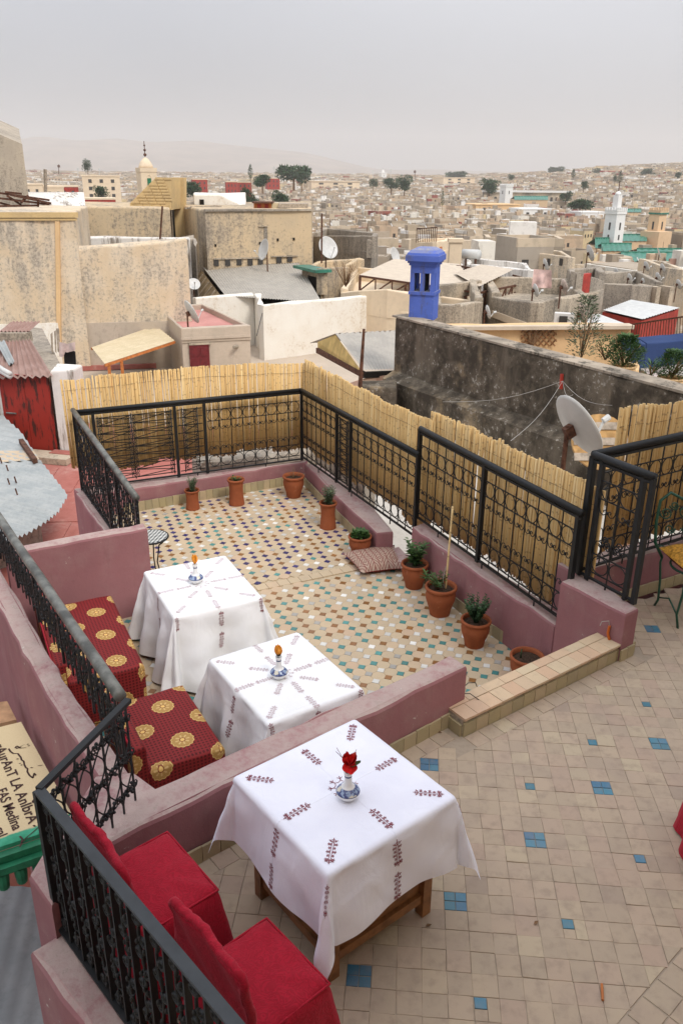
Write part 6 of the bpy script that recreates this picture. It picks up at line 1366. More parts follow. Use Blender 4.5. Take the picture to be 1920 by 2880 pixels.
# --- small beige minaret
mY = 115; mc = WY(413, 500, mY); mt = thing('minaret', (mc.x, mY, -8), 'small peach minaret with a dome and green arched openings', 'minaret'); mw_ = 2.1
MB().box((mc.x, mY, -1.0), (mw_, mw_, 2 * (mc.z + 1.0) + 1.5), .5).build('shaft', CREAM, mt); zt_ = WY(413, 473, mY).z
MB().box((mc.x, mY, zt_ - .2), (mw_ + .12, mw_ + .12, .5), .5).build('parapet', CREAM, mt); MB().lathe([(.95, 0), (.9, .3), (.7, .7), (.4, 1.05), (.12, 1.25), (0, 1.3)], (mc.x, mY, zt_ + .02), 16).build('dome', CREAM, mt, True)
b = MB(); b.tube([(mc.x, mY, zt_ + 1.2), (mc.x, mY, zt_ + 3.2)], .05, 6)
for k, r in enumerate((.22, .18, .13)): b.lathe([(0, -r), (r * .8, -r * .5), (r, 0), (r * .8, r * .5), (0, r)], (mc.x, mY, zt_ + 1.6 + .55 * k), 8)
b.build('finial', RUST, mt)
for a in (-math.pi / 2 + .5, .5): e = V((math.cos(a), math.sin(a), 0)); p = V((mc.x, mY, zt_ - 2.0)) + e * (mw_ / 2); link('arched_opening', MB().box((0, 0, 0), (.5, .1, 1.6)).lathe([(.25, -.05), (.25, .05)], (0, 0, 0), 3).mesh('arched_opening', GREENP), mt, TR(p, a + math.pi / 2)); link('arch_frame', MB().tube([(-.33, 0, -.8), (-.33, 0, .7), (-.2, 0, 1.05), (0, 0, 1.2), (.2, 0, 1.05), (.33, 0, .7), (.33, 0, -.8)], .07, 4).mesh('arch_frame', CREAM), mt, TR(p, a + math.pi / 2))

# --- unseen taller house added behind the viewpoint to shade the near terrace
hh_ = MB(); hh_.prism([(-2.6, -1.0), (-2.6, -7), (9, -7), (9, 3.6), (4.7, 3.6), (4.7, -1.0)], -12, 7.6); ho = hh_.build('shade_house', CREAM); tag(ho, 'unseen taller house added behind the viewpoint to shade the upper terrace', 'house')

rbw = wall('rubble_wall', [(-2.0, 10.75), (-.35, 11.35), (.25, 10.6), (.5, 11.2), (-.1, 12.3), (-2.2, 11.4)], -4, -.47, GREYB, None, .08, 15, .05, None, .25); tag(rbw, 'broken rubble wall seen through the far railing', 'wall')

# ------------------------------------------------------------------ right-hand middle ground
def z5(x, y): return (1240 + x * .4337, 720 + y * .4337)
def quad_bld(name, label, corners, Y0, mat, zb=-12, cat='building', seed=1, depth=None, group=None):
    """corners: photo points of the front top edge (left, [corner], right) with their distances"""
    P = [WY(x, y, Y) for x, y, Y in corners]; z = sum(p.z for p in P) / len(P)
    dv_ = V((.6, depth or 6, 0)); poly = P + [P[-1] + dv_, P[0] + dv_]; rh = .75
    o = bld(name, label, poly, z - rh, zb, mat, cat, .05, .03, 1.5, seed, group); c = sum(poly, V()) / len(poly); n = len(poly)
    for i in range(n):
        a, b_ = poly[i], poly[(i + 1) % n]; d = (b_ - a); d.z = 0; d.normalize(); nn = V((-d.y, d.x, 0)); nn = nn if nn.dot(c - a) > 0 else -nn
        wall('parapet', [tuple(a[:2]), tuple(b_[:2]), tuple((b_ + nn * .32)[:2]), tuple((a + nn * .32)[:2])], z - rh - .3, z, mat, o, .05, seed + i, .035, (lambda p, A=a, B=b_: lerp(A.z, B.z, max(0, min(1, (v2(*p) - v2(A.x, A.y)).dot(v2(B.x - A.x, B.y - A.y)) / max(.01, (v2(B.x - A.x, B.y - A.y)).length_squared))))) if i < len(P) - 1 else None, .9)
    return o, P
o, P = quad_bld('block_house', 'grey cement roof enclosure right of the pavilion', [(*z5(330, 265), 36), (*z5(625, 305), 32), (*z5(952, 243), 35.5)], 32, CEMENT, seed=21)
wl_ = P; onwall('foot_band', xy(P[0]), xy(P[1]), (1384, 895, 1510, 915), CREAM, o, .15)
o, P = quad_bld('block_house', 'cement roof wall left of the grey roof enclosure', [(*z5(-60, 312), 31), (*z5(85, 320), 30), (*z5(270, 292), 33)], 30, CEMENT, seed=22)
o, P = quad_bld('stair_house', 'pale stair house with a red door on the roofs', [(*z5(845, 108), 38.5), (*z5(875, 106), 37.5), (*z5(1060, 160), 40)], 37, GREYB, seed=23, depth=3); onwall('door', xy(P[1]), xy(P[2]), (1624, 771, 1654, 825), REDP, o, .16); onwall('step', xy(P[1]), xy(P[2]), (1612, 826, 1672, 831), CEMENT, o, .5)
o, P = quad_bld('roof_wall', 'brown streaked roof wall with buttresses behind the metal-roofed shed', [(*z5(1055, 178), 47), (*z5(1240, 188), 46), (*z5(1432, 198), 49)], 46, GREYB, seed=24)
for x in (1225, 1330, 1415): onwall('buttress', xy(P[0]), xy(P[2]), (1240 + (x - 12) * .4337, 803, 1240 + (x + 14) * .4337, 870), CEMENT, o, 1.6)
o, P = quad_bld('roof_wall', 'tall pale wall at the right edge above the roofs', [(*z5(1430, 70), 60), (*z5(1600, 90), 58)], 58, BEIGE, seed=25)
o, P = quad_bld('roof_wall', 'white parapet behind the pavilion roof', [(*z5(170, 50), 62), (*z5(590, 92), 58)], 60, WHITE2, seed=26, depth=5)
o, P = quad_bld('roof_wall', 'pale two-window wall behind the drying blanket', [(*z5(540, -30), 75), (*z5(850, 10), 70)], 70, BEIGE, seed=27); 
for x in (612, 690, 770): onwall('window', xy(P[0]), xy(P[1]), (1240 + (x) * .4337, 727, 1240 + (x + 16) * .4337, 747), WINDK, o, .2)
o, P = quad_bld('roof_wall', 'long stained wall under the green mosque roofs', [(*z5(860, 95), 70), (*z5(1180, 105), 66), (*z5(1450, 130), 72)], 70, CEMENT, seed=28)
o, P = quad_bld('roof_wall', 'grey pebbled wall with a dish at its left end', [(880, 664, 58), (1046, 664, 52)], 55, GREYB, seed=29)
o, P = quad_bld('roof_wall', 'cracked doorway wall with green roof tiles', [(850, 760, 44), (905, 756, 42), (985, 752, 46)], 44, BEIGE2, seed=30, depth=4); onwall('tile_eave', xy(P[0]), xy(P[1]), (846, 752, 910, 760), GTILE, o, .9); onwall('doorway', xy(P[0]), xy(P[1]), (868, 778, 898, 830), DARKH, o, .12)
o, P = quad_bld('roof_wall', 'cream low wall under the tan pavilion roof', [(960, 822, 40), (1090, 815, 38), (1345, 850, 36)], 38, CREAM, seed=31, depth=10)
# pavilion
pv = thing('pavilion', (8, 42, -8), 'pavilion with tan sheet roofs on rusty trusses behind the blue chimney', 'pavilion'); Yp = 42
a = [WY(1008, 774, 40), WY(1108, 728, 48), WY(1290, 742, 48), WY(1345, 820, 38)]; corr_strip('roof_sheet', [a[0], a[1]], [a[3], a[2]], 24, .02, TANR, pv)
c_ = [WY(1276, 782, 43), WY(1352, 757, 46), WY(1442, 772, 44), WY(1345, 822, 37.6)]; corr_strip('roof_sheet', [V((p.x, p.y, p.z + .25)) for p in (c_[0], c_[1])], [V((p.x, p.y, p.z + .25)) for p in (c_[3], c_[2])], 16, .02, TANR, pv)
def truss(p0, p1, h, n, w=.09):
    MB().bar(p0, p1, w, w).build('chord', RUST, pv); MB().bar(p0 - V((0, 0, h)), p1 - V((0, 0, h * .35)), w, w).build('chord', RUST, pv)
    for k in range(n):
        a_, b_ = p0.lerp(p1, k / n), p0.lerp(p1, (k + 1) / n); ha, hb = lerp(h, h * .35, k / n), lerp(h, h * .35, (k + 1) / n)
        MB().bar(a_ - V((0, 0, ha)), b_, w * .7, w * .7).build('brace', RUST, pv); MB().bar(b_, b_ - V((0, 0, hb)), w * .7, w * .7).build('brace', RUST, pv)
truss(WY(1345, 824, 37.6), WY(1505, 792, 44), 1.0, 9); truss(WY(1010, 776, 40), WY(1345, 824, 37.8), .7, 7); truss(WY(1245, 742, 48), WY(1345, 757, 46), .5, 6); truss(WY(1440, 774, 44), WY(1505, 790, 44), .6, 4)
for x, y, Y in ((1012, 778, 40), (1140, 800, 39), (1252, 815, 38.5), (1336, 824, 37.8)): p = WY(x, y, Y); MB().box((p.x, p.y, p.z - 2.2), (.12, .12, 4.4)).build('post', RUST, pv)
# drying blanket
b = MB(); P = []; Yb = 37
for i in range(13):
    for j in range(9): t, s = i / 12, j / 8; P.append(WY(lerp(1500, 1550, t) - 6 * s * (1 - t), lerp(757, 808, s) + 3 * t, Yb + .12 * math.sin(t * 10) * s))
b.add(P, [(i * 9 + j, (i + 1) * 9 + j, (i + 1) * 9 + j + 1, i * 9 + j + 1) for i in range(12) for j in range(8)]); bl_ = b.build('blanket', plain('pink patterned blanket', (.60, .42, .38), .9, .1, 0, .35, 2.2), None, True); tag(bl_, 'pink patterned blanket drying on the roof right of the pavilion', 'blanket')
# red shed with pale metal roof
rs = thing('red_shed', WY(1790, 900, 36), 'red walled shed with a pale metal roof behind the blue terrace', 'shed'); q = [WY(*z5(1050, 350), 37), WY(*z5(1230, 283), 44), WY(*z5(1545, 335), 40), WY(*z5(1305, 410), 34)]
corr_strip('roof_sheet', [q[0], q[1]], [q[3], q[2]], 14, .02, PALER, rs); MB().prism([tuple((p + V((0, .1, 0)))[:2]) for p in (q[0], q[3], q[2], q[1])], -8, [p.z - .1 for p in (q[0], q[3], q[2], q[1])]).build('wall', REDP, rs)
q = [WY(*z5(820, 450), 31), WY(*z5(1020, 375), 35), WY(*z5(1225, 450), 31), WY(*z5(1225, 462), 30)]; mp_ = MB().prism([tuple(p[:2]) for p in (q[0], q[2], q[1])], -6, [p.z for p in (q[0], q[2], q[1])]).build('metal_roof', PALER); tag(mp_, 'flat grey metal roof just behind the ochre wall', 'roof')
acu = thing('air_conditioner', WY(1585, 905, 31.5), 'white air conditioner unit behind the ochre wall', 'air conditioner'); p = WY(1584, 904, 31); MB().box(p, (.7, .35, .62), -.3).build('casing', plain('off white casing', (.66, .64, .6), .5), acu); MB().box(p - V((.08, .2, 0)), (.3, .03, .45), -.3).build('grille', WINDK, acu)
# ochre wall with trellis
oA, oB = W(1240, 915, -1.3), W(1775, 912, -1.3); oA, oB = xy(oA), xy(oB); e0, e1 = off(oA, oB, -.35); ow = bld('ochre_wall', 'ochre roof wall with a wooden trellis beyond the mouldy wall', [oA, oB, e1, e0], -1.3, -5, OCHRE, 'wall', .03, .05, .8, 33); onwall('coping', oA, oB, (1240, 914, 1775, 924), plaster('cream coping', (.6, .5, .38), (.52, .43, .33), scale=3), ow, .5)
tr_ = thing('trellis', OW(1510, 960, oA, oB), 'brown diamond trellis with a dry climber on the ochre wall', 'trellis'); od = (oB - oA).normalized(); on = V((od.y, -od.x, 0)) * .06
for k in range(-3, 8):
    for e in (-1, 1):
        x0 = 1462 + k * 16.5; pa = [(x0 + s * 46 * (1 if e > 0 else -1) + (0 if e > 0 else 46), 922 + s * 50) for s in (0, 1)]
        s0, s1 = 0, 1; xs = [p[0] for p in pa]
        def cut(x): return max(0, min(1, (x - pa[0][0]) / (pa[1][0] - pa[0][0])))
        t0, t1 = sorted((cut(1463), cut(1562)));
        if t1 - t0 > .08: u0, u1 = [(lerp(pa[0][0], pa[1][0], t), lerp(pa[0][1], pa[1][1], t)) for t in (t0, t1)]; MB().bar(OW(*u0, oA, oB) + on * (1 + .3 * e), OW(*u1, oA, oB) + on * (1 + .3 * e), .045, .02, tuple(on)).build('slat', WOOD, tr_)
rn = random.Random(12); b = MB(); c0 = OW(1492, 970, oA, oB) + on * 2
for k in range(26): e = OW(rn.uniform(1480, 1525), rn.uniform(920, 960), oA, oB) + on * 2.5; b.tube([c0, c0.lerp(e, .5) + V((rn.uniform(-.1, .1), 0, 0)), e], .012, 4)
b.build('dry_climber', DRYT, tr_)
def bush(label, px, py, Y, R_, hgt, n, L, w, mat, seed, potted=None, stems=8):
    rn = random.Random(seed); c = WY(px, py, Y); o = thing('shrub', c, label, 'shrub', 'roof garden shrubs'); b = MB(); t = stems_up(b, c, stems, R_ * .8, hgt * .9, rn, .012); b.build('stems', DRYT, o, True)
    lv = MB()
    for k in range(n):
        a = rn.uniform(0, 6.28); f = rn.random() ** .8; r = R_ * math.sqrt(rn.random()) * (.55 + .6 * math.sin(math.pi * min(1, f + .15))); r *= .8 + .3 * mn.noise(V((a * 2, f * 5, seed)))
        p = c + V((r * math.cos(a), r * math.sin(a), hgt * f)); leaf_quad(lv, p, V((math.cos(a), math.sin(a), rn.uniform(0, 1.4))), V((rn.uniform(-.4, .4), rn.uniform(-.4, .4), 1)), L * rn.uniform(.6, 1.3), w)
    tag(lv.build('leaves', mat, o), kind='stuff')
    if potted: link('pot_body', MB().lathe(pot_round(potted, potted * 1.3), (0, 0, -potted * 1.25), 20).mesh('pot_body', OCHRE, True), o, TR(c))
bush('slender olive-like shrub in front of the ochre wall', 1632, 1005, 18.5, .42, 1.35, 900, .09, .03, LEAF2, 1, None, 10); bush('thin creeping plant right of the slender shrub', 1700, 1012, 17.5, .32, .5, 260, .07, .03, LEAF, 2); bush('bushy round shrub beside the navy wall', 1752, 1028, 17, .42, .62, 2000, .075, .03, LEAF, 3, .28); bush('clipped round shrub at the right edge above the mouldy wall', 1886, 1062, 15.5, .36, .52, 2000, .06, .024, LEAF, 4, .26); bush('low spiky plant between the two round shrubs', 1828, 1058, 15.5, .16, .26, 160, .13, .02, LEAF, 5)
# blue terrace
bt_ = thing('blue_terrace', W(1850, 1010, -1.9), 'small roof terrace with navy painted parapets at the right edge', 'terrace'); zq = -1.75
MB().prism([tuple(W(1765, 1010, zq)[:2]), tuple(W(1830, 1060, zq)[:2]), tuple(W(2050, 1080, zq)[:2]), tuple(W(2050, 960, zq)[:2]), tuple(W(1860, 985, zq)[:2])], -4, zq).build('floor', plaster('pale brick paving', (.5, .42, .38), (.45, .38, .35), scale=6), bt_)
for P_, z in (([(1748, 952), (1800, 968), (1818, 966), (1790, 948)], -1.05), ([(1790, 948), (1818, 966), (2050, 945), (2050, 925)], -1.05), ([(1748, 952), (1760, 960), (1790, 1000), (1778, 1000)], -1.2)): wall('parapet', [tuple(W(x, y, z)[:2]) for x, y in P_], -4, z, NAVY, bt_, .03, 7, .01, None, .4)
wall('ochre_pier', [tuple(W(x, y, -1.3)[:2]) for x, y in ((1745, 962), (1788, 978), (1800, 1030), (1755, 1030))], -4, -1.4, OCHRE, bt_, .05, 8, .02, None, .3)
crt = thing('slatted_crate', W(1865, 1000, zq), 'pale slatted crate standing on the navy terrace', 'crate'); p = W(1865, 1002, zq)
for k in range(4):
    for e in (-1, 1): MB().box((p.x, p.y + e * .15, p.z + .06 + k * .10), (.40, .03, .07), .2).build('slat', GREYW, crt); MB().box((p.x + e * .19, p.y, p.z + .06 + k * .10), (.03, .30, .07), .2).build('slat', GREYW, crt)
brl = thing('railing', W(1850, 930, -1), 'rusty balcony railing at the right edge behind the navy terrace', 'railing'); r0, r1 = WY(1778, 912, 27), WY(1960, 885, 25); k0_, k1_ = WY(1770, 955, 27), WY(1960, 935, 25); MB().bar(r0, r1, .05, .05).build('handrail', RUST, brl); MB().bar(k0_, k1_, .04, .04).build('bottom_bar', RUST, brl)
for k in range(25): MB().bar(r0.lerp(r1, k / 24), k0_.lerp(k1_, k / 24), .018, .018).build('baluster', RUST, brl)
# cream block with rail, water tank and others near the centre
o, P = quad_bld('roof_room', 'cream roof room with a railed top behind the blue chimney', [(1170, 682, 72), (1226, 680, 70), (1256, 676, 73)], 71, CREAM, -12, 'room', 34, 3)
for k in range(12): p = P[0].lerp(P[1], k / 11); MB().box((p.x, p.y, p.z + .55), (.06, .06, 1.1)).build('baluster', RUST, o)
MB().bar(P[0] + V((0, 0, 1.1)), P[1] + V((0, 0, 1.1)), .08, .08).build('top_rail', RUST, o); onwall('window', xy(P[0]), xy(P[1]), (1188, 692, 1193, 700), WINDK, o, .15); onwall('window', xy(P[0]), xy(P[1]), (1200, 693, 1205, 701), WINDK, o, .15); onwall('door', xy(P[1]), xy(P[2]), (1229, 695, 1240, 716), ORANGE, o, .15)
wt = thing('water_tank', WY(1325, 720, 66), 'horizontal pale water tank on a stand among the roofs', 'tank'); t0, t1 = WY(1302, 714, 66), WY(1346, 716, 65); MB().tube([t0, t0.lerp(t1, .5), t1], .36, 14).build('tank', PALER, wt, True)
for t in (.2, .8): p = t0.lerp(t1, t); MB().box((p.x, p.y, p.z - .9), (.1, .6, 1.2)).build('stand', RUST, wt)
pch = thing('chimney', WY(1278, 740, 64), 'slim cream chimney right of the blue one', 'chimney'); p = WY(1278, 715, 64); MB().box((p.x, p.y, p.z - 1.5), (.9, .9, 5)).build('shaft', CREAM, pch); MB().box((p.x, p.y, p.z + 1.0), (1.1, 1.1, .25)).build('cap', CREAM, pch)
DL = 'satellite dish '
for px_, py_, Y, R_, az, el, lab, pl_ in ((745, 703, 45, .55, -60, 15, 'edge-on satellite dish left of the grey pebbled wall', 1.2), (920, 698, 44, .58, 40, 25, 'white satellite dish in front of the grey pebbled wall', 1.2), (545, 800, 39, .3, 20, 40, 'small tilted dish left of the grey hall roof', .5), (1369, 878, 29, .24, 98, 15, 'grey dish on the cement roof wall', .8), (1503, 817, 33, .26, 100, 15, 'dark dish beneath the drying blanket', .8), (1582, 808, 33, .30, 100, 12, 'orange dish right of the drying blanket', .8), (1632, 884, 30, .43, 96, 12, 'big rust-streaked dish behind the ochre wall', .9), (1655, 713, 60, .58, 98, 20, 'large dish on a mast before the green roofs', 1.5), (1531, 745, 62, .45, 98, 20, 'pale dish above the drying blanket', 1.2), (1768, 784, 52, .32, 98, 20, 'left of the dishes above the metal-roofed shed', 1), (1730, 768, 56, .34, 98, 20, 'dish left above the brown buttressed wall', 1), (1847, 782, 52, .34, 98, 20, 'right of the dishes above the metal-roofed shed', 1), (1806, 792, 52, .22, 98, 20, 'small dish between two larger ones above the metal-roofed shed', 1), (1860, 756, 60, .36, 98, 20, 'dish near the right edge below the green roofs', 1), (1814, 750, 60, .36, 98, 20, 'dish on the pale wall below the tan minaret', 1), (1905, 800, 50, .3, 98, 20, 'dish at the far right roof edge', 1), (1108, 720, 60, .6, 60, 20, 'dish half hidden left of the blue chimney', .8)):
    dish(px_, py_, Y, R_, R(az), R(el), lab, plain('rust streaked dish', (.5, .4, .33), .6, .3, 0, .5, 3) if 'rust' in lab or 'orange' in lab else None, pl_)

# ------------------------------------------------------------------ minarets and mosque
def minaret(name, label, px, ytop, ybase, Y, w, rot, mat, lantern=True, base=False):
    p = WY(px, ytop, Y); b0 = WY(px, ybase, Y); o = thing(name, (p.x, Y, b0.z), label, 'minaret'); h = p.z - b0.z; rt2 = rot
    MB().box((p.x, Y, b0.z + h / 2 - 3), (w, w, h + 6), rt2, .94).build('shaft', mat, o)
    MB().box((p.x, Y, p.z - .2), (w * 1.04, w * 1.04, 1.1), rt2).build('parapet', mat, o)
    for k in range(5):
        for s in range(4):
            a = rt2 + s * math.pi / 2; e = V((math.cos(a), math.sin(a), 0)); t = V((-e.y, e.x, 0)); q = V((p.x, Y, p.z + .6)) + e * (w * .5) + t * (k - 2) * w * .22; MB().box(q, (w * .1, w * .1, .9), rt2).build('merlon', mat, o)
    if lantern:
        MB().box((p.x, Y, p.z + 2.2), (w * .42, w * .42, 4.2), rt2).build('lantern', mat, o); MB().lathe([(w * .23, 0), (w * .2, .5), (w * .1, .9), (0, 1.1)], (p.x, Y, p.z + 4.3), 10).build('lantern_dome', mat, o, True); MB().tube([(p.x, Y, p.z + 5.2), (p.x, Y, p.z + 8)], .12, 5).build('finial', RUST, o)
    for a in (rt2 - math.pi / 2, rt2 - math.pi, rt2): e = V((math.cos(a), math.sin(a), 0)); link('window', MB().box((0, 0, 0), (.6, .2, 2.0)).mesh('window', WINDK), o, TR(V((p.x, Y, p.z - 4)) + e * (w * .472), a + math.pi / 2)); link('window', MB().box((0, 0, 0), (.5, .2, 1.4)).mesh('window', WINDK), o, TR(V((p.x, Y, b0.z + h * .35)) + e * (w * .488), a + math.pi / 2))
    return o
WPURE = plaster('clean whitewash', (.80, .79, .76), (.76, .75, .72), scale=.15, bumpd=.01); PEACH = plaster('peach render', (.70, .50, .31), (.64, .46, .29), stain=(.5, .36, .24), st=(.62, .76), scale=.12, bumpd=.01)
minaret('minaret', 'white square minaret rising over the green mosque roofs', 1731, 594, 705, 250, 4.2, .62, WPURE)
mo = minaret('minaret', 'tan square minaret right of the white one', 1851, 594, 662, 270, 3.9, .62, PEACH, False); pb = WY(1844, 655, 268); MB().box((pb.x, 268, pb.z - 8), (6.6, 6.6, 17), .62).build('base', PEACH, mo); pt = WY(1851, 600, 270); MB().box((pt.x, 270, pt.z), (4.3, 4.3, .5), .62).build('green_band', GTILE, mo)
def gable(name, label, x0, x1, ytop, ybot, Y, dY, wallh=5, grp='green tiled mosque roofs'):
    a, b_ = WY(x0, ytop, Y + dY), WY(x1, ytop, Y + dY); c_, d_ = WY(x0, ybot, Y), WY(x1, ybot, Y); o = thing(name, (c_.x, Y, c_.z - wallh), label, 'roof', grp)
    corr_strip('roof_sheet', [c_, d_], [a, b_], 2, .01, GTILE, o, 2) if False else None
    n_ = max(6, int((d_ - c_).length / 1.6)); corr_strip('tiled_slope', [a, b_], [c_, d_], n_, .10, GTILE, o, 1); MB().prism([(c_.x, Y + .3), (d_.x, Y + .3), (b_.x, Y + dY * 2), (a.x, Y + dY * 2)], c_.z - 12, [c_.z - .1, d_.z - .1, c_.z, c_.z]).build('wall', PEACH, o); corr_strip('tiled_slope', [b_, a], [b_ + V((0, dY, c_.z - a.z)), a + V((0, dY, c_.z - a.z))], n_, .10, GTILE, o, 1); MB().bar(a, b_, .5, .5).build('ridge', GTILE, o)
gable('mosque_roof', 'green tiled mosque roof between the white and tan minarets', 1745, 1818, 660, 678, 262, 8); gable('mosque_roof', 'green tiled mosque roof left of the white minaret', 1672, 1712, 670, 698, 240, 8); gable('mosque_roof', 'green tiled mosque roof at the foot of the white minaret', 1690, 1775, 685, 706, 232, 7); gable('mosque_roof', 'long green tiled mosque roof below the tan minaret, lower of two', 1745, 1925, 710, 735, 190, 8); gable('mosque_roof', 'long green tiled mosque roof below the tan minaret, upper of two', 1790, 1925, 700, 716, 215, 6); gable('mosque_roof', 'distant green tiled roof beside the small white minaret', 1445, 1540, 552, 562, 520, 12); gable('mosque_roof', 'distant green tiled roof behind the white minaret', 1752, 1802, 588, 597, 420, 8)
minaret('minaret', 'distant small white minaret above the centre right of the city', 1424, 522, 552, 560, 6, .5, WPURE, False); minaret('minaret', 'tiny white minaret on the far skyline right of centre', 1076, 487, 500, 1500, 10, .4, WPURE)
ar = WY(1600, 550, 620); arc = thing('arcaded_building', (ar.x, 620, -10), 'long white building with an arcade on the far slope', 'building'); aw_ = 62; MB().box((ar.x - 30, 626, ar.z - 5), (aw_, 10, 14)).build('wall', BEIGE, arc); MB().box((ar.x - 30, 620.6, ar.z + 2.4), (aw_ + 1, 2, 1.4)).build('cornice', WPURE, arc)
for k in range(17): MB().box((ar.x - 30 - aw_ / 2 + 2 + k * 3.6, 620.9, ar.z - 3), (1.6, .4, 3.4)).build('arch', WINDK, arc)

# ------------------------------------------------------------------ terrain and the medina
def smooth(a, b, x): t = max(0, min(1, (x - a) / (b - a))); return t * t * (3 - 2 * t)
RLV = [(0, -6), (50, -5.5), (90, -9), (140, -12), (220, -14.5), (400, -16), (650, -15), (900, -11), (1200, -6.5), (1600, -2.0), (2200, 1.2), (4000, 6), (9000, 15)]
def roofl(x, y):
    for (a, za), (b_, zb) in zip(RLV[:-1], RLV[1:]):
        if y <= b_: z = lerp(za, zb, (y - a) / (b_ - a)); break
    else: z = RLV[-1][1]
    k = x / max(y, 1.0); z += 27 * smooth(.09, .42, k) * smooth(650, 1700, y) + 5 * smooth(.15, .5, k) * smooth(250, 600, y); z += 3.0 * mn.noise(V((x * .012, y * .012, 0))) * smooth(60, 200, y) + 1.6 * mn.noise(V((x * .03, y * .03, 3)))
    return z
def groundl(x, y): return roofl(x, y) - 7.5
b = MB(); P = []; ys = [12 * 1.075 ** k for k in range(96)]; ys = [y for y in ys if y < 11000]; nx_ = 64
for y in ys:
    for i in range(nx_ + 1): x = (i / nx_ * 2 - 1) * (y * .85 + 40); P.append((x, y, groundl(x, y) if y < 3000 else groundl(x * 3000 / y, 3000)))
b.add(P, [(r * (nx_ + 1) + i, r * (nx_ + 1) + i + 1, (r + 1) * (nx_ + 1) + i + 1, (r + 1) * (nx_ + 1) + i) for r in range(len(ys) - 1) for i in range(nx_)])
gm = G('dry earth with scrub', .95, .1); n1 = gm.noise(.02, det=6); gm.col(gm.mix(gm.step(n1, .45, .6), (.30, .235, .165), (.17, .155, .09))); gd = b.build('ground', gm.done(), None, True); tag(gd, 'ground of the valley and hills under the old city', kind='structure')
gp_ = MB().prism([(-60, -40), (60, -40), (60, 12.5), (-60, 12.5)], -16, -13).build('street_ground', gm.m); tag(gp_, 'ground far below the terrace', kind='structure')
# mountains in the haze
b = MB(); P = []
for i in range(81):
    x = -4200 + i * 90; K_ = 1.5
    for j, (yy, k) in enumerate(((4600, 0), (5200, .55), (5900, 1.0), (6800, .2))):
        hgt = 205 * math.exp(-((x + 1750) / 900) ** 2) + 120 * math.exp(-((x + 600) / 700) ** 2) + 60; hgt *= .85 + .3 * mn.noise(V((x * .0021, yy * .001, 1))); P.append((x * K_, yy * K_, (-30 + hgt * k * 1.05) * K_))
b.add(P, [(i * 4 + j, (i + 1) * 4 + j, (i + 1) * 4 + j + 1, i * 4 + j + 1) for i in range(80) for j in range(3)]); mtn = b.build('mountains', plain('bare mountain', (.22, .17, .13), .95, .1, 0, .3, .004), None, True); tag(mtn, 'bare mountains fading into the haze on the left skyline', kind='structure')
# houses
def housemat(name, cols):
    g = G(name, .92, .12); r = g.rnd; n1 = g.noise(.35, g.sc(g.pos, (1, 1, .5)), 5, .6); n2 = g.noise(2.2, det=3); c = g.ramp(r, cols, True); c = g.mix(g.mul(g.step(n1, .48, .66), .45), c, (.30, .25, .19)); c = g.mix(g.mul(g.step(n2, .5, .75), .25), c, (.22, .18, .14)); g.col(c); return g.done()
HMAT = housemat('medina house walls', [(0, (.42, .34, .245)), (.14, (.50, .41, .30)), (.28, (.33, .275, .21)), (.42, (.56, .46, .34)), (.54, (.44, .33, .23)), (.64, (.70, .66, .58)), (.73, (.52, .385, .265)), (.80, (.38, .33, .27)), (.87, (.76, .73, .68)), (.945, (.27, .085, .065)), (.97, (.62, .50, .30))])
RMAT = housemat('medina flat roofs', [(0, (.40, .335, .26)), (.3, (.32, .27, .215)), (.52, (.47, .40, .32)), (.72, (.70, .66, .59)), (.86, (.36, .20, .155)), (.93, (.5, .42, .33))])
KEEPOUT = [(1731, 245, 14), (1851, 265, 14), (1780, 255, 22), (1830, 195, 26), (1690, 236, 16), (1430, 545, 30), (1490, 515, 30), (413, 100, 16), (1600, 615, 45), (1780, 416, 14)]
KO = [(WY(px_, 600, Y).x, Y, r) for px_, Y, r in KEEPOUT]
houses = []; rn = random.Random(77); y = 66.0
while y < 2300:
    s = 5.4 if y < 160 else 6.2 if y < 420 else 8.0 if y < 900 else 11 if y < 1500 else 15
    x = -.50 * y - 15
    while x < .50 * y + 15:
        w_, d_ = s * rn.uniform(.55, 1.35), s * rn.uniform(.6, 1.2); cx, cy = x + w_ / 2, y + rn.uniform(-.3, .3) * s; h_ = rn.choice((0, 0, .6, 1.5, 3, -2, -1.2, 4.5, 2.2)) * min(1, .55 + 60 / y) * rn.uniform(.6, 1.1)
        zt_ = roofl(cx, cy) + h_
        pc = PX((cx, cy, zt_))
        if 1640 < pc[0] < 1940 and cy < 262: zt_ = min(zt_, WY(pc[0], 712 if cy > 188 else 748, cy).z)
        if 1685 < pc[0] < 1778 and 186 < cy < 250: x += w_; continue
        bad = any((cx - a) ** 2 + (cy - b_) ** 2 < r * r for a, b_, r in KO) or (y < 85 and abs(cx) < 14 and cx < 6)
        if not bad and rn.random() > .05: houses.append((cx, cy, w_, d_, zt_, rn.uniform(-.35, .35) + .35 * math.sin(cx * .01 + cy * .004), rn.random()))
        x += w_ * rn.uniform(.85, 1.12)
    y += s * rn.uniform(.8, 1.05)
def vis_house(h):
    p = PX((h[0], h[1], h[4]))
    if not (-20 < p[0] < 1940): return False
    lim = 575 if p[0] < 470 else 580 if p[0] < 880 else 655 if p[0] < 1045 else 715 if p[0] < 1350 else 735
    return p[1] < lim
houses.sort(key=lambda h: (0 if vis_house(h) else 1, h[1]))
CUBE = MB().box((0, 0, -.5), (1, 1, 1)).mesh('walls', HMAT); PRP = []
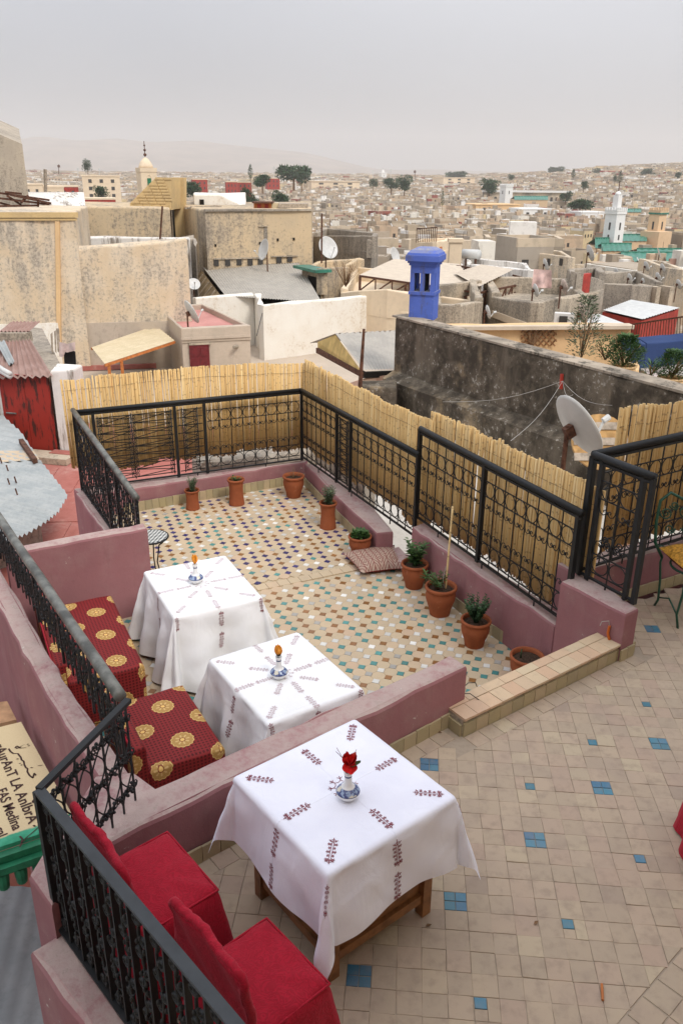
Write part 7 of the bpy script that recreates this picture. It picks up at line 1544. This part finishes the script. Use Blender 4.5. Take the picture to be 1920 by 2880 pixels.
def parapet_mesh():
    b = MB(); t = .06
    for c_, d_ in (((0, -.5 + t / 2, 0), (1.02, t, 1)), ((0, .5 - t / 2, 0), (1.02, t, 1)), ((-.5 + t / 2, 0, 0), (t, 1 - 2 * t, 1)), ((.5 - t / 2, 0, 0), (t, 1 - 2 * t, 1))): b.box(c_, d_)
    return b.mesh('parapet', HMAT)
PARM = parapet_mesh(); ROOFM = MB().box((0, 0, 0), (.9, .9, 1)).mesh('roof', RMAT); WINM = MB().box((0, 0, 0), (1, 1, 1)).mesh('window', WINDK); SHM = MB().box((0, 0, 0), (1, 1, 1)).mesh('stair_box', HMAT)
LOOK = ('low', 'wide', 'tall', 'narrow'); mass = MB(); wmass = MB(); rmass = MB()
for n_, (cx, cy, w_, d_, zt_, rz_, rv) in enumerate(houses):
    hh = 9 if cy < 1000 else 7; rr2 = random.Random(n_)
    if n_ < 300:
        px_, py_ = PX((cx, cy, zt_)); band = 'nearest' if cy < 140 else 'middle' if cy < 240 else 'farther'; side = 'below the tan minaret' if px_ > 1780 else 'below the white minaret' if px_ > 1560 else 'above the pavilion' if px_ > 1250 else 'above the blue chimney' if px_ > 1080 else 'behind the grey pebbled wall' if px_ > 880 else 'beyond the big blank building'
        look = 'tall' if zt_ - roofl(cx, cy) > 1.2 else 'low' if zt_ - roofl(cx, cy) < -.6 else 'wide' if w_ > 7 else 'narrow' if w_ < 5 else 'plain'
        o = thing('medina_house', (cx, cy, zt_ - hh), '%s flat-roofed house in the %s rows of the city, %s' % (look, band, side), 'house', 'medina houses, %s rows %s, %s' % (band, side, look)); m = TR((cx, cy, zt_), rz_)
        link('walls', CUBE, o, m @ Matrix.Diagonal((w_, d_, hh, 1))); link('parapet', PARM, o, m @ Matrix.Translation((0, 0, .35)) @ Matrix.Diagonal((w_, d_, .72, 1))); link('roof', ROOFM, o, m @ Matrix.Translation((0, 0, .02)) @ Matrix.Diagonal((w_, d_, .06, 1)))
        k = rr2.randint(1, 3)
        if rr2.random() < .3: link('courtyard_shade', WINM, o, m @ Matrix.Translation((rr2.uniform(-.15, .15) * w_, rr2.uniform(-.1, .2) * d_, .07)) @ Matrix.Diagonal((w_ * .35, d_ * .35, .1, 1)))  # flat dark box on the roof painted as a shaded courtyard opening
        for j in range(k): link('window', WINM, o, m @ Matrix.Translation(((j + .5) / k * w_ - w_ / 2 + rr2.uniform(-.3, .3), -d_ / 2, -1.5 - rr2.choice((0, 0, 1.6)))) @ Matrix.Diagonal((.6, .12, .95, 1)))
        if rr2.random() < .35: link('stair_box', SHM, o, m @ Matrix.Translation((rr2.uniform(-.25, .25) * w_, .2 * d_, 1.0)) @ Matrix.Diagonal((w_ * .35, d_ * .35, 2.0, 1)))
    else:
        mass.box((cx, cy, zt_ - hh / 2), (w_, d_, hh), rz_)
        if cy < 900:
            rmass.box((cx, cy, zt_ + .02), (w_ * .86, d_ * .86, .1), rz_)
            if rr2.random() < .4: mass.box((cx + rr2.uniform(-.2, .2) * w_, cy, zt_ + .8), (w_ * .35, d_ * .35, 2.2), rz_)
        if rr2.random() < .85:
            ca, sa = math.cos(rz_), math.sin(rz_); k = rr2.randint(1, 4)
            for j in range(k): lx, ly = (j + .5) / k * w_ - w_ / 2, -d_ / 2; wmass.box((cx + lx * ca - ly * sa, cy + lx * sa + ly * ca, zt_ - 1.6 - rr2.choice((0, 1.8))), (.8 if cy < 600 else 1.3, .16, 1.1 if cy < 600 else 1.5), rz_)
        if cy < 1300 and rr2.random() < .35: wmass.box((cx + rr2.uniform(-.2, .2) * w_, cy + rr2.uniform(-.2, .2) * d_, zt_ + .06), (w_ * rr2.uniform(.25, .5), d_ * rr2.uniform(.25, .5), .14), rz_)  # dark roof patches painted as shaded courtyard wells, joined with the window boxes
        if cy < 1300 and rr2.random() < .4: mass.box((cx + rr2.uniform(-.35, .35) * w_, cy + rr2.uniform(-.3, .3) * d_, zt_ + .5), (w_ * rr2.uniform(.12, .3), d_ * rr2.uniform(.12, .3), rr2.uniform(1.2, 3.2)), rz_ + rr2.uniform(-.2, .2))
        if rr2.random() < .3: rmass.box((cx, cy, zt_ + .5), (w_ * rr2.uniform(.3, .9), .3, .9), rz_)
mm = mass.build('distant_houses', HMAT); tag(mm, 'mass of distant flat-roofed houses of the old city', 'houses', None, 'stuff')
rd = random.Random(5); dm_ = MB(); pm_ = MB()
for (cx, cy, w_, d_, zt_, rz_, rv) in houses:
    if cy < 330 and rd.random() < .45:
        q = V((cx + rd.uniform(-.35, .35) * w_, cy - d_ * rd.uniform(.1, .4), zt_ + rd.uniform(.9, 1.6))); r_d = rd.uniform(.4, .6); a = rd.uniform(.6, 1.3); nrm = V((math.sin(a), -math.cos(a) * .6, .45)).normalized(); u_ = nrm.orthogonal().normalized(); v_ = nrm.cross(u_)
        dm_.add([q - nrm * .08] + [q + (u_ * math.cos(k * .785) + v_ * math.sin(k * .785)) * r_d for k in range(8)], [(0, k + 1, (k + 1) % 8 + 1) for k in range(8)]); pm_.bar(q - V((0, 0, 1.7)), q, .06, .06)
    if cy < 500 and rd.random() < .18: q = V((cx, cy, zt_)); pm_.bar(q, q + V((rd.uniform(-.2, .2), 0, rd.uniform(2, 4))), .07, .07)
tag(dm_.build('small_dishes', DISHM, mm), kind='stuff'); tag(pm_.build('poles', RUST, mm), kind='stuff')
tag(wmass.build('windows_and_roof_shade', WINDK, mm), kind='stuff'); tag(rmass.build('roofs', RMAT, mm), kind='stuff')
# red painted and white landmark houses
for i, (px_, py_, Y, w_, h_, m_, lab) in enumerate(((110, 525, 300, 9, 6, REDP, 'leftmost red house on the left skyline'), (180, 525, 320, 10, 7, REDP, 'second red house on the left skyline'), (80, 520, 290, 9, 7, CREAM, 'yellow house beside the pebbled tower'), (140, 527, 295, 9, 5, CREAM, 'low yellow and white house between two red ones'), (280, 560, 260, 9, 5, REDP, 'red house left of the brick stair head'), (283, 496, 420, 17, 12, CREAM, 'pale apartment block left of the peach minaret'), (560, 505, 600, 10, 8, REDP, 'red walled house left of centre on the skyline'), (650, 512, 560, 7, 10, REDP, 'red walled house above the cream roof room'), (685, 513, 570, 9, 10, REDP, 'red walled house right of the cream roof room'), (766, 502, 700, 10, 8, REDP, 'red house below the radio mast'), (1710, 480, 1300, 30, 24, REDP, 'red building high on the right hill'), (1768, 480, 1300, 20, 24, REDP, 'second red building high on the right hill'), (1275, 500, 1100, 42, 14, CREAM, 'large cream building on the skyline right of centre'), (1375, 575, 480, 26, 10, OCHRE, 'yellow ochre building in the middle of the slope'), (928, 510, 900, 50, 14, CREAM, 'long pale building on the skyline in the centre'), (1650, 597, 400, 12, 9, WPURE, 'white villa left of the white minaret'), (1490, 588, 430, 16, 7, WPURE, 'white house under the distant green roof'))):
    p = WY(px_, py_, Y); o = thing('painted_house', (p.x, Y, p.z - h_), lab, 'house', 'painted houses'); MB().box((p.x, Y, p.z - h_ / 2), (w_, w_ * .8, h_), .3).build('walls', m_, o); MB().box((p.x, Y, p.z + .2), (w_ * 1.03, w_ * .83, .5), .3).build('parapet', CREAM if m_ is REDP else m_, o)
    for k in range(3):
        for j in range(max(1, int(h_ / 4))): q = TR((p.x, Y, p.z - 2 - 3.2 * j), .3) @ V(((k - 1) * w_ * .3, -w_ * .4, 0)); link('window', WINM, o, TR(q, .3) @ Matrix.Diagonal((w_ * .09, .3, 1.5, 1)))
# antenna masts
for i, (px_, y0, y1, Y, lab) in enumerate(((771, 466, 500, 800, 'tall white radio mast on the centre skyline'), (166, 462, 490, 700, 'radio mast on the left skyline'), (220, 470, 500, 650, 'white mast left of the lone skyline tree'), (280, 472, 500, 650, 'white mast above the pale apartment block'), (1048, 478, 500, 1300, 'left thin mast near the tiny white minaret'), (1098, 474, 500, 1300, 'right thin mast near the tiny white minaret'), (1166, 478, 503, 1300, 'dark thin mast on the skyline right of centre'))):
    a, c_ = WY(px_, y0, Y), WY(px_, y1, Y); o = thing('radio_mast', c_, lab, 'mast', 'masts on the skyline'); MB().bar(c_, a, Y * .0006, Y * .0006).build('pole', PALER if 'white' in lab else RUST, o); MB().bar(a.lerp(c_, .2) + V((-Y * .0012, 0, 0)), a.lerp(c_, .2) + V((Y * .0012, 0, 0)), Y * .0015, Y * .0025).build('antenna', PALER if 'white' in lab else RUST, o)
pa, pb_ = WY(450, 680, 42), WY(457, 580, 42); o = MB().tube([pa, pb_], .05, 6).build('iron_pole', RUST); tag(o, 'rusty antenna pole in front of the dark streaked wall', 'pole'); pa, pb_ = WY(904, 740, 43), WY(905, 600, 43); o = MB().tube([pa, pb_], .045, 6).build('iron_pole', RUST); tag(o, 'thin pole beside the dish on the pebbled wall', 'pole'); o = MB().tube([WY(243, 640, 45), WY(243, 582, 45)], .05, 6).build('iron_pole', RUST); tag(o, 'pole at the end of the white gable wall', 'pole'); o = MB().tube([WY(129, 540, 43), WY(128, 476, 43)], .09, 6).build('iron_pole', GREYW); tag(o, 'stout wooden pole behind the corner house', 'pole')

# ------------------------------------------------------------------ trees among the houses
def tree(label, px_, py_, Y, w_, h_, seed, cyp=False):
    w_ *= .5; h_ *= .55
    rn = random.Random(seed); base = WY(px_, py_, Y); o = thing('tree', base - V((0, 0, h_ * .4)), label, 'tree', 'trees in the city'); b = MB(); b.tube([base - V((0, 0, h_ * .8)), base + V((0, 0, h_ * .1)), base + V((.05 * w_, 0, h_ * .5))], [.04 * w_, .03 * w_, .012 * w_], 6)
    for k in range(5): a = k * 1.3; b.tube([base + V((0, 0, h_ * (.0 + .08 * k))), base + V((math.cos(a) * w_ * .3, math.sin(a) * w_ * .3, h_ * (.35 + .08 * k)))], [.016 * w_, .006 * w_], 5)
    b.build('trunk', DRYT, o); lv = MB(); lobes = [(V((0, 0, h_ * .5)), w_ * .32, h_ * .45)] if cyp else [(V((rn.uniform(-.32, .32) * w_, rn.uniform(-.3, .3) * w_, h_ * rn.uniform(.0, .75))), w_ * rn.uniform(.18, .30), h_ * rn.uniform(.2, .34)) for _ in range(11)]
    L = w_ * (.16 if cyp else .075)
    for c_, ra, rb in lobes:
        for k in range(260 if cyp else 170):
            d = V((rn.gauss(0, 1), rn.gauss(0, 1), rn.gauss(0, 1))).normalized() * rn.random() ** .35; tp_ = (1 - .8 * max(0, d.z)) if cyp else 1; p = base + c_ + V((d.x * ra * tp_, d.y * ra * tp_, d.z * rb)); leaf_quad(lv, p, d + V((rn.uniform(-.6, .6), rn.uniform(-.6, .6), rn.uniform(-.2, .6))), V((rn.uniform(-1, 1), rn.uniform(-1, 1), 1)), L * rn.uniform(.7, 1.4), L * .7)
    tag(lv.build('crown', LEAF3, o), kind='stuff')
for i, (px_, py_, Y, w_, h_, c_, lab) in enumerate(((826, 505, 560, 42, 15, 0, 'broad dark trees on the skyline right of the radio mast'), (848, 512, 540, 16, 13, 0, 'tree just right of the broad skyline trees'), (705, 505, 560, 9, 17, 1, 'dark conifer on the skyline left of the radio mast'), (863, 503, 560, 6, 12, 1, 'cypress right of the broad skyline trees'), (248, 485, 600, 13, 16, 0, 'lone tree on the left skyline'), (738, 520, 430, 19, 9, 0, 'green tree above the cream roof room'), (705, 570, 300, 12, 9, 0, 'tree right of the cream roof room'), (785, 565, 320, 14, 6, 0, 'low tree behind the orange shack'), (550, 545, 330, 16, 7, 0, 'tree right of the brick block'), (287, 552, 300, 11, 6, 0, 'bush left of the brick stair head'), (1137, 530, 620, 24, 17, 0, 'round dark tree in the centre of the city'), (1100, 525, 640, 24, 12, 0, 'paler tree left of the round dark tree'), (1050, 522, 700, 14, 10, 0, 'small tree left of centre in the city'), (1243, 580, 420, 5, 13, 1, 'slim dark cypress in the middle of the city'), (1741, 515, 800, 12, 20, 1, 'cypress high on the right slope'), (1728, 508, 800, 9, 10, 0, 'tree beside the cypress on the right slope'), (1640, 527, 700, 14, 9, 0, 'tree on the right slope above the white villa'), (1375, 535, 620, 30, 14, 0, 'trees left of the distant green roof'), (1590, 560, 560, 16, 8, 0, 'tree below the arcaded building'), (1630, 582, 420, 22, 6, 0, 'hedge of trees behind the white villa'), (1610, 500, 950, 12, 16, 1, 'dark conifer below the right hill buildings'), (1436, 504, 1000, 14, 10, 0, 'tree on the skyline right of the cream building'), (1818, 492, 1150, 34, 14, 0, 'dark grove high on the right hill'), (1675, 488, 1250, 22, 12, 0, 'small grove beside the red hill buildings'), (1280, 497, 1400, 60, 12, 0, 'skyline grove left of the right hill'), (1560, 482, 1600, 60, 12, 0, 'skyline grove on the crest of the right hill'), (1905, 500, 1000, 22, 10, 0, 'dark trees on the slope at the right edge'))): tree(lab, px_, py_, Y, w_, h_, i + 3, bool(c_))

# dried shrub beside the pebbled wall
bush('dried brown shrub on the ledge before the pebbled wall', 972, 806, 39, .9, 1.3, 60, .12, .02, DRYT, 41, None, 40)

# ------------------------------------------------------------------ air
hz = MB().box((0, 5000, 190), (22000, 12000, 500)).build('haze', None); tag(hz, 'thin dusty haze over the city', 'haze', None, 'stuff')
hm = bpy.data.materials.new('haze'); hm.use_nodes = True; t = hm.node_tree; t.nodes.clear(); oo = t.nodes.new('ShaderNodeOutputMaterial'); pvn = t.nodes.new('ShaderNodeVolumePrincipled'); pvn.inputs['Color'].default_value = (.84, .815, .80, 1); pvn.inputs['Density'].default_value = .00017; pvn.inputs['Anisotropy'].default_value = 0.0; t.links.new(pvn.outputs[0], oo.inputs['Volume']); hz.data.materials.append(hm)
